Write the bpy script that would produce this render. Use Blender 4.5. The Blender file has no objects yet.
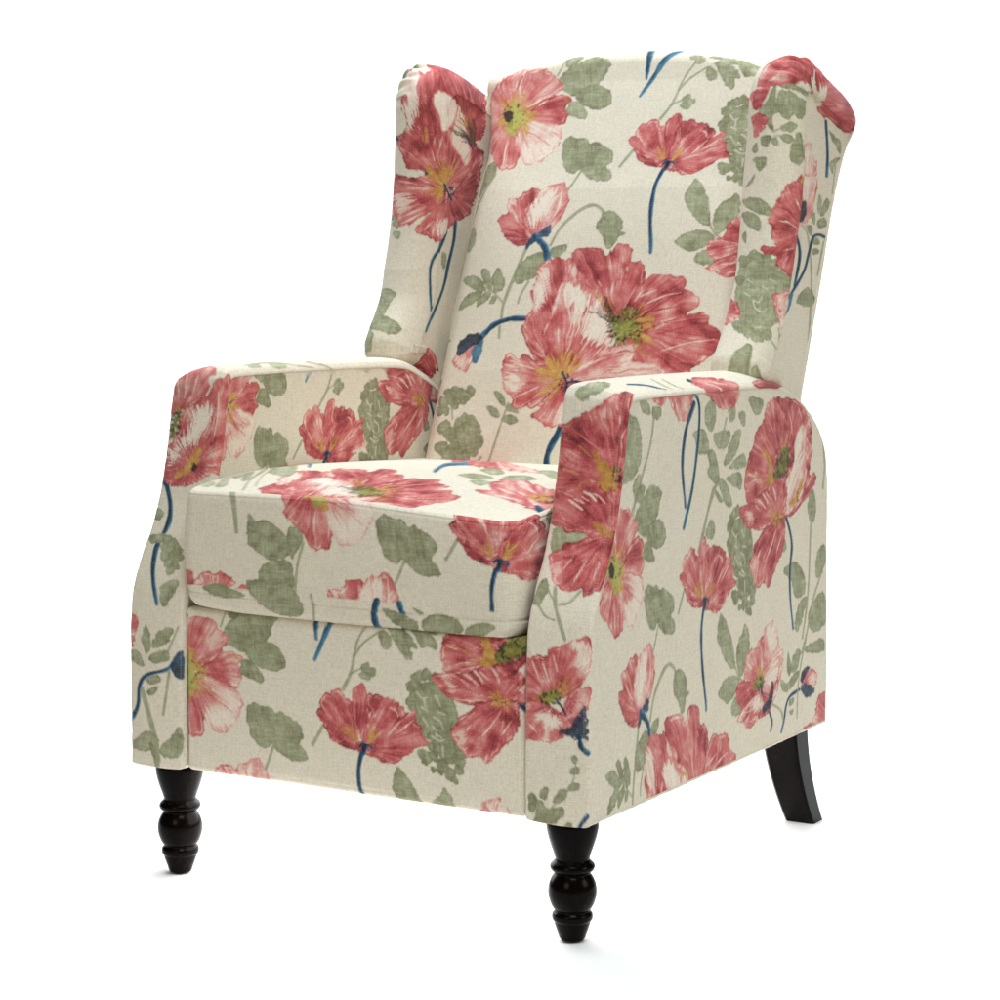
import bpy, math
import numpy as np
SPC = 1.0

# ======================================================================
# small numeric helpers
# ======================================================================
def hash2(ix, iy, seed):
    h = (ix.astype(np.int64)*374761393+iy.astype(np.int64)*668265263+int(seed)*1274126177) & 0xFFFFFFFF
    h = ((h ^ (h >> 13))*1274126177) & 0xFFFFFFFF
    h = ((h ^ (h >> 16))*2246822519) & 0xFFFFFFFF
    return ((h ^ (h >> 15)) & 0xFFFFFF)/float(0x1000000)
def vnoise(x, y, seed=0):
    xi, yi = np.floor(x), np.floor(y); fx, fy = x-xi, y-yi
    fx = fx*fx*(3-2*fx); fy = fy*fy*(3-2*fy)
    a, b = hash2(xi, yi, seed), hash2(xi+1, yi, seed); c, d = hash2(xi, yi+1, seed), hash2(xi+1, yi+1, seed)
    return (a+(b-a)*fx)*(1-fy)+(c+(d-c)*fx)*fy
def fbm(x, y, seed=0, n=3):
    r = 0; a = .5; t = 0
    for k in range(n): r = r+a*vnoise(x*2**k, y*2**k, seed+k*7); t += a; a *= .55
    return r/t
def sstep(a, b, x):
    t = np.clip((x-a)/(b-a), 0, 1); return t*t*(3-2*t)
# ======================================================================
# the printed cloth: motifs are painted (water-colour poppies, grey-green
# leaves, navy stems) into a raster per cloth panel, then read per vertex
# ======================================================================
def lin(r, g, b): return np.array([((c/255+.055)/1.055)**2.4 if c > 10 else c/255/12.92 for c in (r, g, b)])
CREAM = lin(233, 223, 203)
ROSE = [lin(112, 40, 45), lin(166, 66, 70), lin(204, 101, 101), lin(221, 142, 136), lin(236, 193, 180), lin(244, 225, 208), lin(246, 234, 218)]
LEAF = [lin(128, 128, 97), lin(153, 154, 120), lin(174, 175, 144), lin(196, 194, 166)]
NAVY = [lin(24, 36, 52), lin(38, 74, 102), lin(76, 132, 160)]
YEL = [lin(166, 102, 48), lin(204, 150, 76), lin(222, 186, 104)]
OLIVE = [lin(84, 80, 36), lin(142, 142, 66), lin(190, 188, 100)]
DARK = [lin(40, 24, 28), lin(60, 36, 40), lin(84, 50, 48)]
def ramp(cols, t):
    cols = np.array(cols); t = np.clip(t, 0, 1)*(len(cols)-1); i = np.minimum(t.astype(int), len(cols)-2); f = (t-i)[..., None]
    return cols[i]*(1-f)+cols[i+1]*f
def spline(pts, closed=True, n=5):
    p = np.asarray(pts, float)
    q = np.vstack([p[-1], p, p[0], p[1]]) if closed else np.vstack([2*p[0]-p[1], p, 2*p[-1]-p[-2]])
    out = []
    t = np.arange(n)/n
    for i in range(1, len(q)-2):
        a, b, c, d = q[i-1], q[i], q[i+1], q[i+2]
        out.append(.5*((2*b)+np.outer(t, c-a)+np.outer(t*t, 2*a-5*b+4*c-d)+np.outer(t**3, 3*b-a-3*c+d)))
    out = np.vstack(out)
    return out if closed else np.vstack([out, p[-1:]])
def sdf(Q, poly):
    """signed distance (negative inside) of the points Q to a closed polygon"""
    x, y = Q[..., 0], Q[..., 1]; d = np.full(x.shape, 1e9); ins = np.zeros(x.shape, bool)
    a = poly; b = np.roll(poly, -1, 0)
    for (ax, ay), (bx, by) in zip(a, b):
        ex, ey = bx-ax, by-ay; l2 = ex*ex+ey*ey
        if l2 < 1e-12: continue
        px, py = x-ax, y-ay; t = np.clip((px*ex+py*ey)/l2, 0, 1)
        d = np.minimum(d, (px-t*ex)**2+(py-t*ey)**2)
        c = (ay > y) != (by > y)
        if abs(ey) > 1e-12: ins ^= c & (x < ex*(y-ay)/ey+ax)
    d = np.sqrt(d); return np.where(ins, -d, d)
def line_d(Q, pts):
    x, y = Q[..., 0], Q[..., 1]; d = np.full(x.shape, 1e9); T = np.zeros(x.shape)
    seg = np.linalg.norm(np.diff(pts, axis=0), axis=1); tot = seg.sum(); s0 = 0; side = np.zeros(x.shape)
    for (a, b, l) in zip(pts[:-1], pts[1:], seg):
        if l < 1e-9: continue
        e = (b-a)/l; px, py = x-a[0], y-a[1]; t = np.clip(px*e[0]+py*e[1], 0, l)
        dd = np.hypot(px-t*e[0], py-t*e[1]); k = dd < d
        d = np.where(k, dd, d); T = np.where(k, (s0+t)/tot, T); side = np.where(k, px*e[1]-py*e[0], side); s0 += l
    return d, T, side

def op_petal(Q, o, seed):
    poly, base, tone, edge = o['poly'], o['base'], o['tone'], o.get('fray', 1.)
    rel = Q-base; r = np.hypot(rel[..., 0], rel[..., 1]); R = np.linalg.norm(poly-base, axis=1).max()
    ang = np.arctan2(rel[..., 1], rel[..., 0]); x, y = Q[..., 0], Q[..., 1]
    an = ang+(fbm(x*.05, y*.05, seed+5, 2)-.5)*.16
    k = R*.30
    streak = .5*vnoise(an*k*.55+9, r/R*1.3, seed)+.5*vnoise(an*k*1.3+3, r/R*1.8, seed+1)
    fine = .45*vnoise(an*R*.55, r*.05, seed+2)+.55*vnoise(an*R*1.05, r*.09, seed+12)
    hair = vnoise(an*R*.8+31, r*.045, seed+13)
    fr = (vnoise(an*R*.28, r*.04, seed+8)-.5)*2.6*edge+(vnoise(x*.34, y*.34, seed+9)-.5)*1.5*edge+(vnoise(x*.8, y*.8, seed+10)-.5)*.6
    d = sdf(Q, poly)+fr-.7-2.8*np.clip(1-r/R*1.5, 0, 1)
    a = 1-sstep(-.5, .5, d)
    blot = fbm(x*.075, y*.075, seed+3, 3)
    t = tone+.02+(streak-.5)*.32+(fine-.5)*.20+(blot-.5)*.60+o.get('grad', .08)*(r/R-.55)
    t = t+np.clip((hair-.76)*7, 0, 1)*np.clip((streak+blot-.98)*4, 0, 1)*.26              # pale bristle marks
    t = t-np.clip((.24-fine)*5, 0, 1)*.10
    rim = np.exp(-((d+.9)/.75)**2)
    t = t-.11*rim*(.2+1.3*vnoise(ang*7, r*.05, seed+4))+.26*np.exp(-((d+2.5)/.9)**2)*np.clip((vnoise(ang*8, r*.03, seed+6)-.5)*6, 0, 1)
    for h in o.get('hl', ()):
        dh = sdf(Q, h['poly'])+(streak-.5)*h.get('s', 10)+(fine-.5)*h.get('f', 15)
        w = (1-sstep(-1.6, 1.6, dh))*h.get('a', .9)
        ht = h.get('t', 1.0)-np.clip((.5-fine)*1.5, 0, 1)*.35-np.clip((.46-streak)*2, 0, 1)*.35
        t = t+(ht-t)*w
    for h in o.get('st', ()):        # thin light or dark brush strokes
        dl, T, _ = line_d(Q, h['pts']); wd = h.get('w', .75)*(1-.7*np.abs(2*T-1)**2)*(.6+.8*vnoise(T*7, T*0+3, seed+20))
        w = (1-sstep(wd-.45, wd+.45, dl))*h.get('a', .85)*(.5+.5*fine)
        t = t+(h.get('t', .92)-t)*w
    return ramp(ROSE, np.clip(t, .02, .99)), a*.985
def op_leaf(Q, o, seed):
    x, y = Q[..., 0], Q[..., 1]
    lobes = np.abs(vnoise(x*.16, y*.16, seed+7)-.5)*4.2-1.1+(vnoise(x*.42, y*.42, seed)-.5)*1.6
    d = sdf(Q, o['poly'])-.35
    d = d+lobes*np.clip((-d0min(o['poly'])-2.2)/4, 0, 1)*.75+(vnoise(x*.8, y*.8, seed+4)-.5)*.5
    a = 1-sstep(-.5, .5, d)
    t = o.get('tone', .42)+(fbm(x*.11, y*.11, seed+1, 3)-.5)*.85+(vnoise(x*.9, y*.10, seed+2)-.5)*.36+(vnoise(x*.10, y*.9, seed+3)-.5)*.34
    t = t-.20*np.exp(-((d+.9)/.8)**2)
    return ramp(LEAF, t), a*(.86+.14*np.clip(vnoise(x*.5, y*.5, seed+5)*2, 0, 1))
def d0min(poly):
    """minus a rough half-width of a leaf: small leaves keep their plain outline"""
    A = .5*abs(np.dot(poly[:, 0], np.roll(poly[:, 1], 1))-np.dot(poly[:, 1], np.roll(poly[:, 0], 1)))
    return -A/(np.linalg.norm(np.diff(np.vstack([poly, poly[:1]]), axis=0), axis=1).sum()/2+1e-9)
def op_line(Q, o, seed):
    d, T, side = line_d(Q, o['pts']); w0, w1 = o['w']; w = (w0+(w1-w0)*T)*.5
    w = w*(.9+.35*vnoise(T*9, T*0+1, seed))+.15
    a = 1-sstep(w-.5, w+.5, d)
    if o['c'] == 'y': return ramp(YEL, .3+.5*vnoise(T*9, T*0+2, seed)), (1-sstep(w*.55-.5, w*.55+.5, d))*.75*np.clip(4*(1-T), 0, 1)
    if o.get('pale'): return np.broadcast_to(CREAM, Q.shape[:2]+(3,)), a*.65
    if o['c'] == 'g':
        col = ramp(LEAF, .30+.35*vnoise(Q[..., 0]*.2, Q[..., 1]*.2, seed)+0*d); return col, a*.9
    s = np.clip(side/np.maximum(w, .1), -1, 1)*o.get('flip', 1)
    t = .33+.80*np.clip(s*.9, 0, 1)+(vnoise(T*14, s*1.5, seed)-.5)*.35+o.get('tone', 0)+.45*np.clip((T-.75)/.25, 0, 1)
    return ramp(NAVY, t), a
def op_patch(Q, o, seed):
    """a small brushed patch of one of the inks"""
    pal = dict(n=NAVY, y=YEL, o=OLIVE, d=DARK, r=ROSE, c=[CREAM, CREAM])[o['c']]
    d = sdf(Q, o['poly'])+(vnoise(Q[..., 0]*.4, Q[..., 1]*.4, seed)-.5)*o.get('fray', 1.4)
    a = 1-sstep(-.6, .6, d)
    t = o.get('tone', .5)+(fbm(Q[..., 0]*.2, Q[..., 1]*.2, seed+1, 2)-.5)*.9
    return ramp(pal, t), a*o.get('a', .95)
def op_burst(Q, o, seed):
    """bristle marks that radiate from a point: (r0, r1) lengths, (a0, a1) angles in degrees"""
    pal = dict(n=NAVY, y=YEL, o=OLIVE, d=DARK, r=ROSE)[o['c']]
    rel = Q-o['at']; sx, sy = o.get('sc', (1, 1)); x, y = rel[..., 0]/sx, rel[..., 1]/sy
    r = np.hypot(x, y); ang = np.degrees(np.arctan2(y, x)); a0, a1 = o['ang']; r0, r1 = o['r']
    da = (ang-a0+(vnoise(r*.2, ang*.05, seed+9)-.5)*8) % 360; span = a1-a0; ins = da <= span; u = da/span; n = o.get('n', 20)
    env = np.clip(np.minimum(u, 1-u)*8, .25, 1) if span < 359 else 1
    a = np.zeros(r.shape); t = np.full(r.shape, o.get('tone', .5))
    for k, (m, f) in enumerate(((.8, .80), (1.5, .95), (2.6, 1.1))):
        th = vnoise(u*n*m+7*k, r*.02, seed+k); L = r1*f*(.30+.75*vnoise(u*n*m*.5+3, u*0+k, seed+4+k))*env
        w = sstep(.42, .60, th)*(1-sstep(-1.2, .6, r-L)) if k else (1-sstep(-1.5, .8, r-L*.72))*sstep(.12, .4, th)
        t = np.where(w > a, o.get('tone', .5)+(th-.5)*.9-.12*(k == 2), t); a = np.maximum(a, w)
    a = a*ins*sstep(-.6, .6, r-r0)*o.get('a', .9); t = t+(vnoise(x*.5, y*.5, seed+2)-.5)*.5
    return ramp(pal, t), a
def op_dots(Q, o, seed):
    rng = np.random.RandomState(seed); cx, cy = o['at']; rx, ry = o['r']; a = np.zeros(Q.shape[:2])
    for k in range(o['n']):
        q = rng.uniform(0, 2*math.pi); f = math.sqrt(rng.uniform(o.get('in', .3), 1)); px, py = cx+rx*f*math.cos(q), cy+ry*f*math.sin(q)
        s = rng.uniform(.5, 1.1)*o.get('size', 1.2); a = np.maximum(a, 1-sstep(s-.5, s+.5, np.hypot(Q[..., 0]-px, (Q[..., 1]-py)*.8)))
    pal = dict(d=DARK, o=OLIVE, y=YEL)[o.get('c', 'd')]
    return np.broadcast_to(pal[o.get('k', 0)], Q.shape[:2]+(3,)), a*.9
OPS = dict(petal=op_petal, leaf=op_leaf, line=op_line, patch=op_patch, burst=op_burst, dots=op_dots)
def op_extent(o):
    k = o['op']
    if k in ('petal', 'leaf', 'patch'): p = o['poly']; m = 3
    elif k == 'line': p = o['pts']; m = max(o['w'])+2
    elif k == 'burst': s = max(o.get('sc', (1, 1))); p = np.array([o['at']]); m = o['r'][1]*s*1.15+2
    else: p = np.array([o['at']]); m = max(o['r'])+3
    return p.min(0)-m, p.max(0)+m

PX = .00075
class Chart:
    def __init__(s, u0, v0, u1, v1):
        s.u0, s.v0 = u0, v0; s.w = int((u1-u0)/PX)+3; s.h = int((v1-v0)/PX)+3
        s.img = np.empty((s.h, s.w, 3), np.float32); s.img[:] = CREAM
    def paint(s, ops, T, box, seed, grid=None):
        """T: 2 x 3 map from panel metres (around the middle of box = u0, v0, u1, v1) to tracing units;
        on curved panels the metres are first unrolled through a table"""
        if grid is not None: box = grid[0]
        e = .005 if grid is not None else 0
        i0, j0 = int((box[0]-e-s.u0)/PX), int((box[1]-s.v0)/PX); i1, j1 = int((box[2]+e-s.u0)/PX)+1, int((box[3]-s.v0)/PX)+1
        i0, j0, i1, j1 = max(i0, 0), max(j0, 0), min(i1, s.w), min(j1, s.h)
        if i1 <= i0 or j1 <= j0: return
        u, v = np.meshgrid(s.u0+np.arange(i0, i1)*PX, s.v0+np.arange(j0, j1)*PX); t = s.img[j0:j1, i0:i1]
        if grid is not None:
            g = grid[1]; fu = np.clip((u-box[0])/(box[2]-box[0])*(g.shape[1]-1), 0, g.shape[1]-1.001); fv = np.clip((v-box[1])/(box[3]-box[1])*(g.shape[0]-1), 0, g.shape[0]-1.001)
            a, b = fu.astype(int), fv.astype(int); fu, fv = (fu-a)[..., None], (fv-b)[..., None]
            q = (g[b, a]*(1-fu)+g[b, a+1]*fu)*(1-fv)+(g[b+1, a]*(1-fu)+g[b+1, a+1]*fu)*fv; x, y = q[..., 0], q[..., 1]
        else: x, y = (u-(box[0]+box[2])/2)/.1, (v-(box[1]+box[3])/2)/.1
        QQ = np.stack([T[0, 0]+T[0, 1]*x+T[0, 2]*y, T[1, 0]+T[1, 1]*x+T[1, 2]*y], -1)
        if grid is not None:      # only look at the rows and columns that this motif can reach
            E = [op_extent(o) for o in ops]; lo = np.min([e[0] for e in E], 0); hi = np.max([e[1] for e in E], 0)
            m = (QQ[..., 0] > lo[0]) & (QQ[..., 0] < hi[0]) & (QQ[..., 1] > lo[1]) & (QQ[..., 1] < hi[1]); r = np.flatnonzero(m.any(1)); c = np.flatnonzero(m.any(0))
            if not len(r): return
            sl = (slice(r[0], r[-1]+1), slice(c[0], c[-1]+1)); QQ = QQ[sl]; t = t[sl]
        for k, o in enumerate(ops):
            lo, hi = op_extent(o); m = (QQ[..., 0] > lo[0]) & (QQ[..., 0] < hi[0]) & (QQ[..., 1] > lo[1]) & (QQ[..., 1] < hi[1])
            r = np.flatnonzero(m.any(1)); c = np.flatnonzero(m.any(0))
            if not len(r): continue
            sl = (slice(r[0], r[-1]+1), slice(c[0], c[-1]+1))
            col, a = OPS[o['op']](QQ[sl], o, seed+k*37); a = (a*m[sl])[..., None].astype(np.float32)
            t[sl] += (col.astype(np.float32)-t[sl])*a
    def sample(s, uv):
        x = np.clip((uv[:, 0]-s.u0)/PX, 0, s.w-1.001); y = np.clip((uv[:, 1]-s.v0)/PX, 0, s.h-1.001)
        i, j = x.astype(int), y.astype(int); fx, fy = (x-i)[:, None], (y-j)[:, None]; g = s.img
        return (g[j, i]*(1-fx)+g[j, i+1]*fx)*(1-fy)+(g[j+1, i]*(1-fx)+g[j+1, i+1]*fx)*fy

    def stitches(s, u, v0=-9, v1=9):
        """a row of pale machine stitches along a seam"""
        i = int((u-s.u0)/PX); vv = s.v0+np.arange(s.h)*PX; on = (sstep(.12, .3, (vv/.0036) % 1)*(1-sstep(.75, .95, (vv/.0036) % 1)))*(vv > v0)*(vv < v1)
        for k in range(-2, 3):
            if 0 <= i+k < s.w:
                a = (on*.2*math.exp(-(k/1.1)**2))[:, None].astype(np.float32); s.img[:, i+k] += (np.array([.80, .73, .62], np.float32)-s.img[:, i+k])*a

# ---- motif tracing: coordinates are written in a 1000-unit window (x0, y0, size) of the cloth
MOTIFS = {}
class M:
    def __init__(s, name, x0, y0, S, sx=1.): s.sx = sx; s.ws = 1.0 if sx == 1 else 1.5; s.win(x0, y0, S); s.ops = []; s.under = []; MOTIFS[name] = s.ops
    def win(s, x0, y0, S): s.o = np.array([x0*s.sx, y0], float); s.k = S/1000.; s.kk = np.array([s.k*s.sx, s.k]); return s
    def p(s, pts): return s.o+np.asarray(pts, float).reshape(-1, 2)*s.kk
    def petal(s, pts, base, tone=.4, hl=(), st=(), **kw):
        H = []
        for h in hl:
            h = dict(h) if isinstance(h, dict) else dict(poly=h); h['poly'] = spline(s.p(h['poly'])); H.append(h)
        T = []
        for h in st:
            h = dict(h) if isinstance(h, dict) else dict(pts=h); h['pts'] = spline(s.p(h['pts']), False, 4); T.append(h)
        poly, b = spline(s.p(pts)), s.p(base)[0]
        if kw.pop('under', True):       # a slightly wider, shorter copy underneath closes the gaps between neighbours
            for q in (-.11, .11):
                c, n = math.cos(q), math.sin(q); s.under.append(dict(op='petal', poly=b+(poly-b)*.78@np.array([[c, n], [-n, c]]), base=b, tone=tone-.04, hl=(), st=(), fray=.5))
        s.ops.append(dict(op='petal', poly=poly, base=b, tone=tone, hl=H, st=T, **kw)); return s
    def lay(s):
        """put the underlays collected so far before the petals of this flower"""
        k = next(i for i, o in enumerate(s.ops) if o['op'] == 'petal'); s.ops[k:k] = s.under; s.under = []; return s
    def leaf(s, *polys, tone=.42):
        for q in polys: s.ops.append(dict(op='leaf', poly=spline(s.p(q)), tone=tone))
        return s
    def blob(s, *cr, tone=.42):
        """small round lobes: x, y, radius"""
        for (x, y, r) in cr:
            a = np.arange(9)/9*2*math.pi; rr = r*(1+.16*np.sin(a*3+x)); s.ops.append(dict(op='leaf', poly=spline(s.p(np.stack([x+rr*np.cos(a), y+rr*np.sin(a)], 1))), tone=tone))
        return s
    def stem(s, pts, w=14, w1=None, c='g', **kw):
        s.ops.append(dict(op='line', pts=spline(s.p(pts), False, 5), w=(w*s.k*s.ws, (w1 or w)*s.k*s.ws), c=c, **kw)); return s
    def patch(s, pts, c, **kw): s.ops.append(dict(op='patch', poly=spline(s.p(pts)), c=c, **kw)); return s
    def burst(s, at, r, ang, c='y', **kw):
        s.ops.append(dict(op='burst', at=s.p(at)[0], r=(r[0]*s.k, r[1]*s.k), ang=ang, c=c, **kw)); return s
    def dots(s, at, r, n, **kw):
        s.ops.append(dict(op='dots', at=s.p(at)[0], r=(r[0]*s.k, r[1]*s.k), n=n, **kw)); return s
# ---------------------------------------------------------------- motifs
m = M('side_poppy', 270, 610, 170)
m.stem([555,785, 530,870, 518,950, 526,1080, 548,1210, 580,1340, 590,1400], 26, 20, c='n')
m.petal([560,500, 590,498, 610,512, 640,500, 672,525, 712,530, 752,552, 782,580, 802,622, 760,660, 680,665, 600,600], [555,780], .20)
m.petal([262,590, 275,570, 302,568, 332,602, 380,652, 430,702, 520,780, 500,792, 440,778, 380,750, 345,720, 332,672, 290,632], [560,790], .22)
m.petal([300,502, 318,480, 338,482, 352,488, 365,464, 395,460, 422,476, 440,510, 462,548, 482,622, 512,702, 545,780, 500,772, 420,722, 360,652, 312,582, 290,532], [550,790], .34, st=[dict(pts=[300,515, 298,540, 318,580], t=.9, w=.6)])
m.petal([480,542, 484,482, 506,450, 532,440, 552,452, 572,500, 562,540, 582,590, 592,642, 562,722, 545,790, 520,722, 490,622], [548,790], .36)
m.petal([560,785, 570,702, 600,642, 640,592, 680,572, 722,562, 747,590, 762,632, 782,640, 850,602, 862,652, 842,660, 890,690, 892,742, 926,790, 862,812, 792,852, 750,880, 710,886, 680,862, 640,842, 590,832], [560,800], .33,
  st=[[700,575, 745,600, 762,640], [770,655, 730,700, 690,745], [800,600, 830,612, 800,640], [850,650, 800,690, 740,730]])
m.petal([500,792, 550,770, 600,800, 582,842, 540,822], [560,770], .2)
m.burst([530,775], [12,150], [205,262], 'y', n=14, tone=.45, a=.85); m.burst([570,785], [12,125], [275,335], 'y', n=14, tone=.5, a=.9)
m.stem([528,790, 545,775, 575,782, 600,800, 598,815], 14, 8, c='n', tone=-.2); m.stem([560,790, 552,830], 30, 24, c='n', tone=-.3)
m.lay()

m = M('double_poppy', 420, 230, 280)
m.stem([445,440, 446,475], 14, c='n'); m.stem([520,640, 500,710, 470,760, 452,800, 448,850, 450,930], 22, 18, c='n')
m.petal([555,72, 600,64, 658,70, 668,92, 690,80, 705,56, 740,50, 766,72, 760,112, 790,116, 806,142, 800,192, 770,242, 745,285, 715,310, 650,250, 600,192, 550,142], [715,350], .30, st=[[700,180, 690,230, 700,270], [640,180, 655,205], dict(pts=[735,140, 720,200], t=.7), [745,130, 748,150]])
m.petal([740,300, 775,232, 812,182, 846,157, 890,166, 940,170, 946,212, 985,240, 984,266, 940,300, 900,326, 870,352, 800,375, 735,345], [720,350], .31, st=[[790,240, 850,215], [800,270, 880,235, 930,225], [770,260, 800,215], dict(pts=[780,300, 860,285, 930,270], t=.1)])
m.petal([790,372, 880,332, 982,296, 1014,300, 1021,336, 1057,361, 1057,388, 1036,429, 996,462, 957,494, 929,530, 850,545, 760,505, 725,400], [725,350], .29, st=[[860,430, 950,400, 1040,385], dict(pts=[850,370, 960,340], t=.1)])
m.petal([372,330, 402,272, 396,222, 416,172, 421,132, 456,106, 500,100, 522,112, 540,100, 556,132, 602,182, 562,232, 522,332, 502,402, 470,462, 440,452, 402,432, 376,382, 360,352], [520,530], .29,
  hl=[dict(poly=[422,152, 452,140, 458,192, 438,262, 412,292, 404,232], a=.85), dict(poly=[548,120, 572,132, 562,165, 548,150], a=.7)])
m.petal([502,202, 545,180, 602,200, 642,226, 657,262, 682,342, 696,386, 662,424, 780,405, 770,442, 722,492, 642,520, 562,545, 502,500, 452,432, 442,372, 472,292], [520,545], .38,
  hl=[dict(poly=[518,206, 560,186, 592,218, 612,262, 588,292, 562,342, 545,270, 512,242], a=.95, s=16, f=14), dict(poly=[602,290, 642,236, 668,302, 690,372, 662,410, 622,402, 582,382, 590,330], a=.9, s=16, f=16), dict(poly=[650,440, 772,410, 745,450, 690,470], t=.8, a=.75)],
  st=[[560,330, 545,400, 525,450], [610,390, 580,440], [660,415, 620,460]])
m.petal([540,535, 622,472, 702,440, 770,436, 762,470, 850,480, 876,512, 802,548, 702,565, 602,585, 540,565], [520,545], .5, hl=[dict(poly=[662,512, 762,476, 842,492, 782,522, 690,532], a=.8, t=.85), dict(poly=[560,540, 640,500, 700,470, 640,530], a=.6, t=.8)])
m.petal([295,482, 300,456, 320,445, 362,470, 422,476, 472,482, 522,532, 502,562, 442,582, 402,612, 352,642, 332,632, 326,602, 300,572, 290,522], [545,545], .38, hl=[dict(poly=[298,512, 342,500, 368,540, 338,580, 312,562], a=.8)], st=[[330,480, 420,500], [340,600, 430,560]])
m.petal([395,660, 442,632, 482,572, 540,552, 562,602, 542,652, 512,682, 480,702, 442,692, 412,672], [545,545], .36, hl=[dict(poly=[480,650, 520,622, 536,650, 502,690], a=.8), dict(poly=[412,650, 440,650, 430,680], a=.5, t=.75)])
m.petal([560,560, 640,560, 700,575, 690,640, 640,690, 590,690, 560,640], [545,545], .4)
m.burst([518,528], [6,112], [95,345], 'y', n=26, tone=.5, a=.95)
m.burst([715,350], [70,165], [228,262], 'y', n=10, tone=.4, a=.8); m.burst([722,362], [8,125], [205,262], 'd', n=16, tone=.45, a=.8); m.burst([722,362], [4,95], [212,300], 'o', n=16, tone=.1, a=.7)
m.burst([735,340], [10,120], [285,415], 'y', n=20, tone=.45, a=.9); m.burst([745,375], [20,125], [5,75], 'y', n=16, tone=.15, a=.55)
m.burst([735,352], [0,80], [0,360], 'o', n=30, tone=.1, a=.9); m.burst([738,360], [0,56], [0,360], 'o', n=30, tone=.62, a=.65); m.dots([735,350], [66,50], 60, size=.95)
m.dots([532,545], [34,30], 16, size=1.2); m.stem([515,510, 530,545, 528,580], 8, c='n', tone=-.2); m.stem([530,545, 570,540, 590,550], 6, c='n', tone=-.3)
m.lay()

m = M('blue_bud', 420, 230, 280)
m.stem([380,316, 322,318, 270,336, 236,366, 220,384], 17, c='n', flip=-1)
m.petal([125,452, 150,440, 186,412, 192,442, 180,482, 166,506, 140,496, 118,482], [205,390], .52, hl=[dict(poly=[130,460, 160,450, 165,495, 140,490], a=.6)])
m.patch([188,425, 224,385, 226,422, 206,472, 190,472, 184,442], 'n', tone=.85); m.patch([129,442, 140,402, 170,376, 206,368, 228,380, 212,402, 180,420, 150,446], 'n', tone=.08, fray=2)

m = M('open_poppy', 480, 40, 160)
m.petal([45,420, 70,360, 110,300, 150,262, 172,342, 160,420, 150,480, 140,545, 62,592, 18,602, 24,500], [215,465], .46, hl=[dict(poly=[40,480, 80,400, 100,440, 60,540], t=.75, a=.7)])
m.petal([150,262, 186,216, 240,182, 302,174, 292,212, 256,262, 252,332, 232,400, 172,390, 142,332], [220,460], .40)
m.petal([248,340, 256,262, 292,200, 350,180, 430,190, 470,230, 512,270, 506,302, 470,332, 402,372, 322,410, 260,400], [220,460], .44, hl=[dict(poly=[382,322, 430,250, 462,236, 442,300, 402,352], a=.7, t=.82)], st=[[255,350, 258,280, 290,210]])
m.petal([320,480, 380,402, 440,366, 512,344, 566,376, 546,402, 532,440, 546,476, 502,532, 420,530, 330,510], [220,460], .33, st=[[370,410, 430,370]])
m.petal([20,622, 62,572, 132,532, 200,560, 240,610, 252,682, 242,740, 222,786, 160,802, 120,790, 80,722, 30,682, 4,652], [215,470], .36, st=[[150,790, 160,700, 180,620]])
m.petal([236,620, 262,550, 330,505, 420,522, 492,540, 512,592, 492,642, 452,692, 402,742, 342,772, 290,766, 262,722, 240,662], [225,470], .58,
  hl=[dict(poly=[268,702, 290,645, 352,655, 422,605, 482,580, 492,622, 442,692, 382,742, 302,762], a=.9, t=.95), dict(poly=[400,540, 470,550, 490,590, 420,570], a=.8)],
  st=[dict(pts=[262,560, 360,600, 440,665], t=.25, w=.9), dict(pts=[300,540, 400,580, 470,640], t=.9), dict(pts=[280,600, 310,680], t=.3), dict(pts=[350,590, 430,640], t=.95)])
m.patch([525,360, 566,376, 546,402], 'y', tone=.2, a=.5)
m.burst([235,465], [0,150], [0,360], 'y', n=40, tone=.55, a=.95); m.burst([218,468], [0,108], [0,360], 'o', n=34, tone=.95, a=.95); m.patch([170,520, 230,500, 240,560, 205,600, 175,580], 'o', tone=.95, a=.8, fray=3)
m.patch([160,450, 190,430, 215,460, 205,500, 170,510, 152,480], 'd', tone=.2, fray=3); m.dots([215,465], [80,65], 22, size=.9, **{'in': .4})
m.lay()

m = M('rose_leaves', 480, 40, 160)
m.stem([485,225, 520,165, 542,105], 8).leaf([490,262, 540,202, 620,152, 690,110, 752,110, 822,152, 792,202, 752,262, 702,290, 642,310, 590,346, 520,312], [600,346, 650,300, 722,285, 792,302, 822,352, 810,402, 742,430, 662,416, 620,382], [540,442, 570,392, 622,390, 662,452, 656,490, 602,482, 552,462], [540,130, 580,96, 642,96, 612,150, 560,175], tone=.40)
m = M('ivy_leaf', 480, 40, 160)
m.stem([635,815, 590,885, 540,955], 11).leaf([520,642, 562,604, 622,616, 670,620, 690,650, 732,640, 772,664, 826,702, 826,752, 792,790, 810,822, 822,862, 770,882, 702,872, 652,832, 630,806, 580,832, 530,802, 514,742], tone=.36)
m.stem([955,690, 872,790], 14)

m = M('tulip_poppy', 340, 30, 280)
m.petal([568,672, 600,652, 594,626, 606,604, 640,600, 662,575, 702,570, 714,592, 692,622, 667,672, 672,722, 690,745, 650,766, 610,756, 580,722], [700,750], .30, hl=[dict(poly=[600,612, 625,608, 615,630], a=.7)], st=[[615,640, 640,690], dict(pts=[640,620, 650,700], t=.6)])
m.petal([664,672, 690,622, 716,580, 760,556, 800,548, 816,602, 800,652, 770,692, 722,722, 690,740, 668,702], [700,750], .46, hl=[dict(poly=[678,642, 720,592, 772,566, 760,622, 722,672, 690,706], a=.92, s=14)], st=[[795,560, 780,640, 740,700]])
m.patch([678,748, 720,716, 756,700, 746,740, 722,742, 692,762, 664,786], 'n', tone=.45, fray=2); m.stem([700,740, 732,775, 742,826], 24, 20, c='n', tone=.1)

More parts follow.
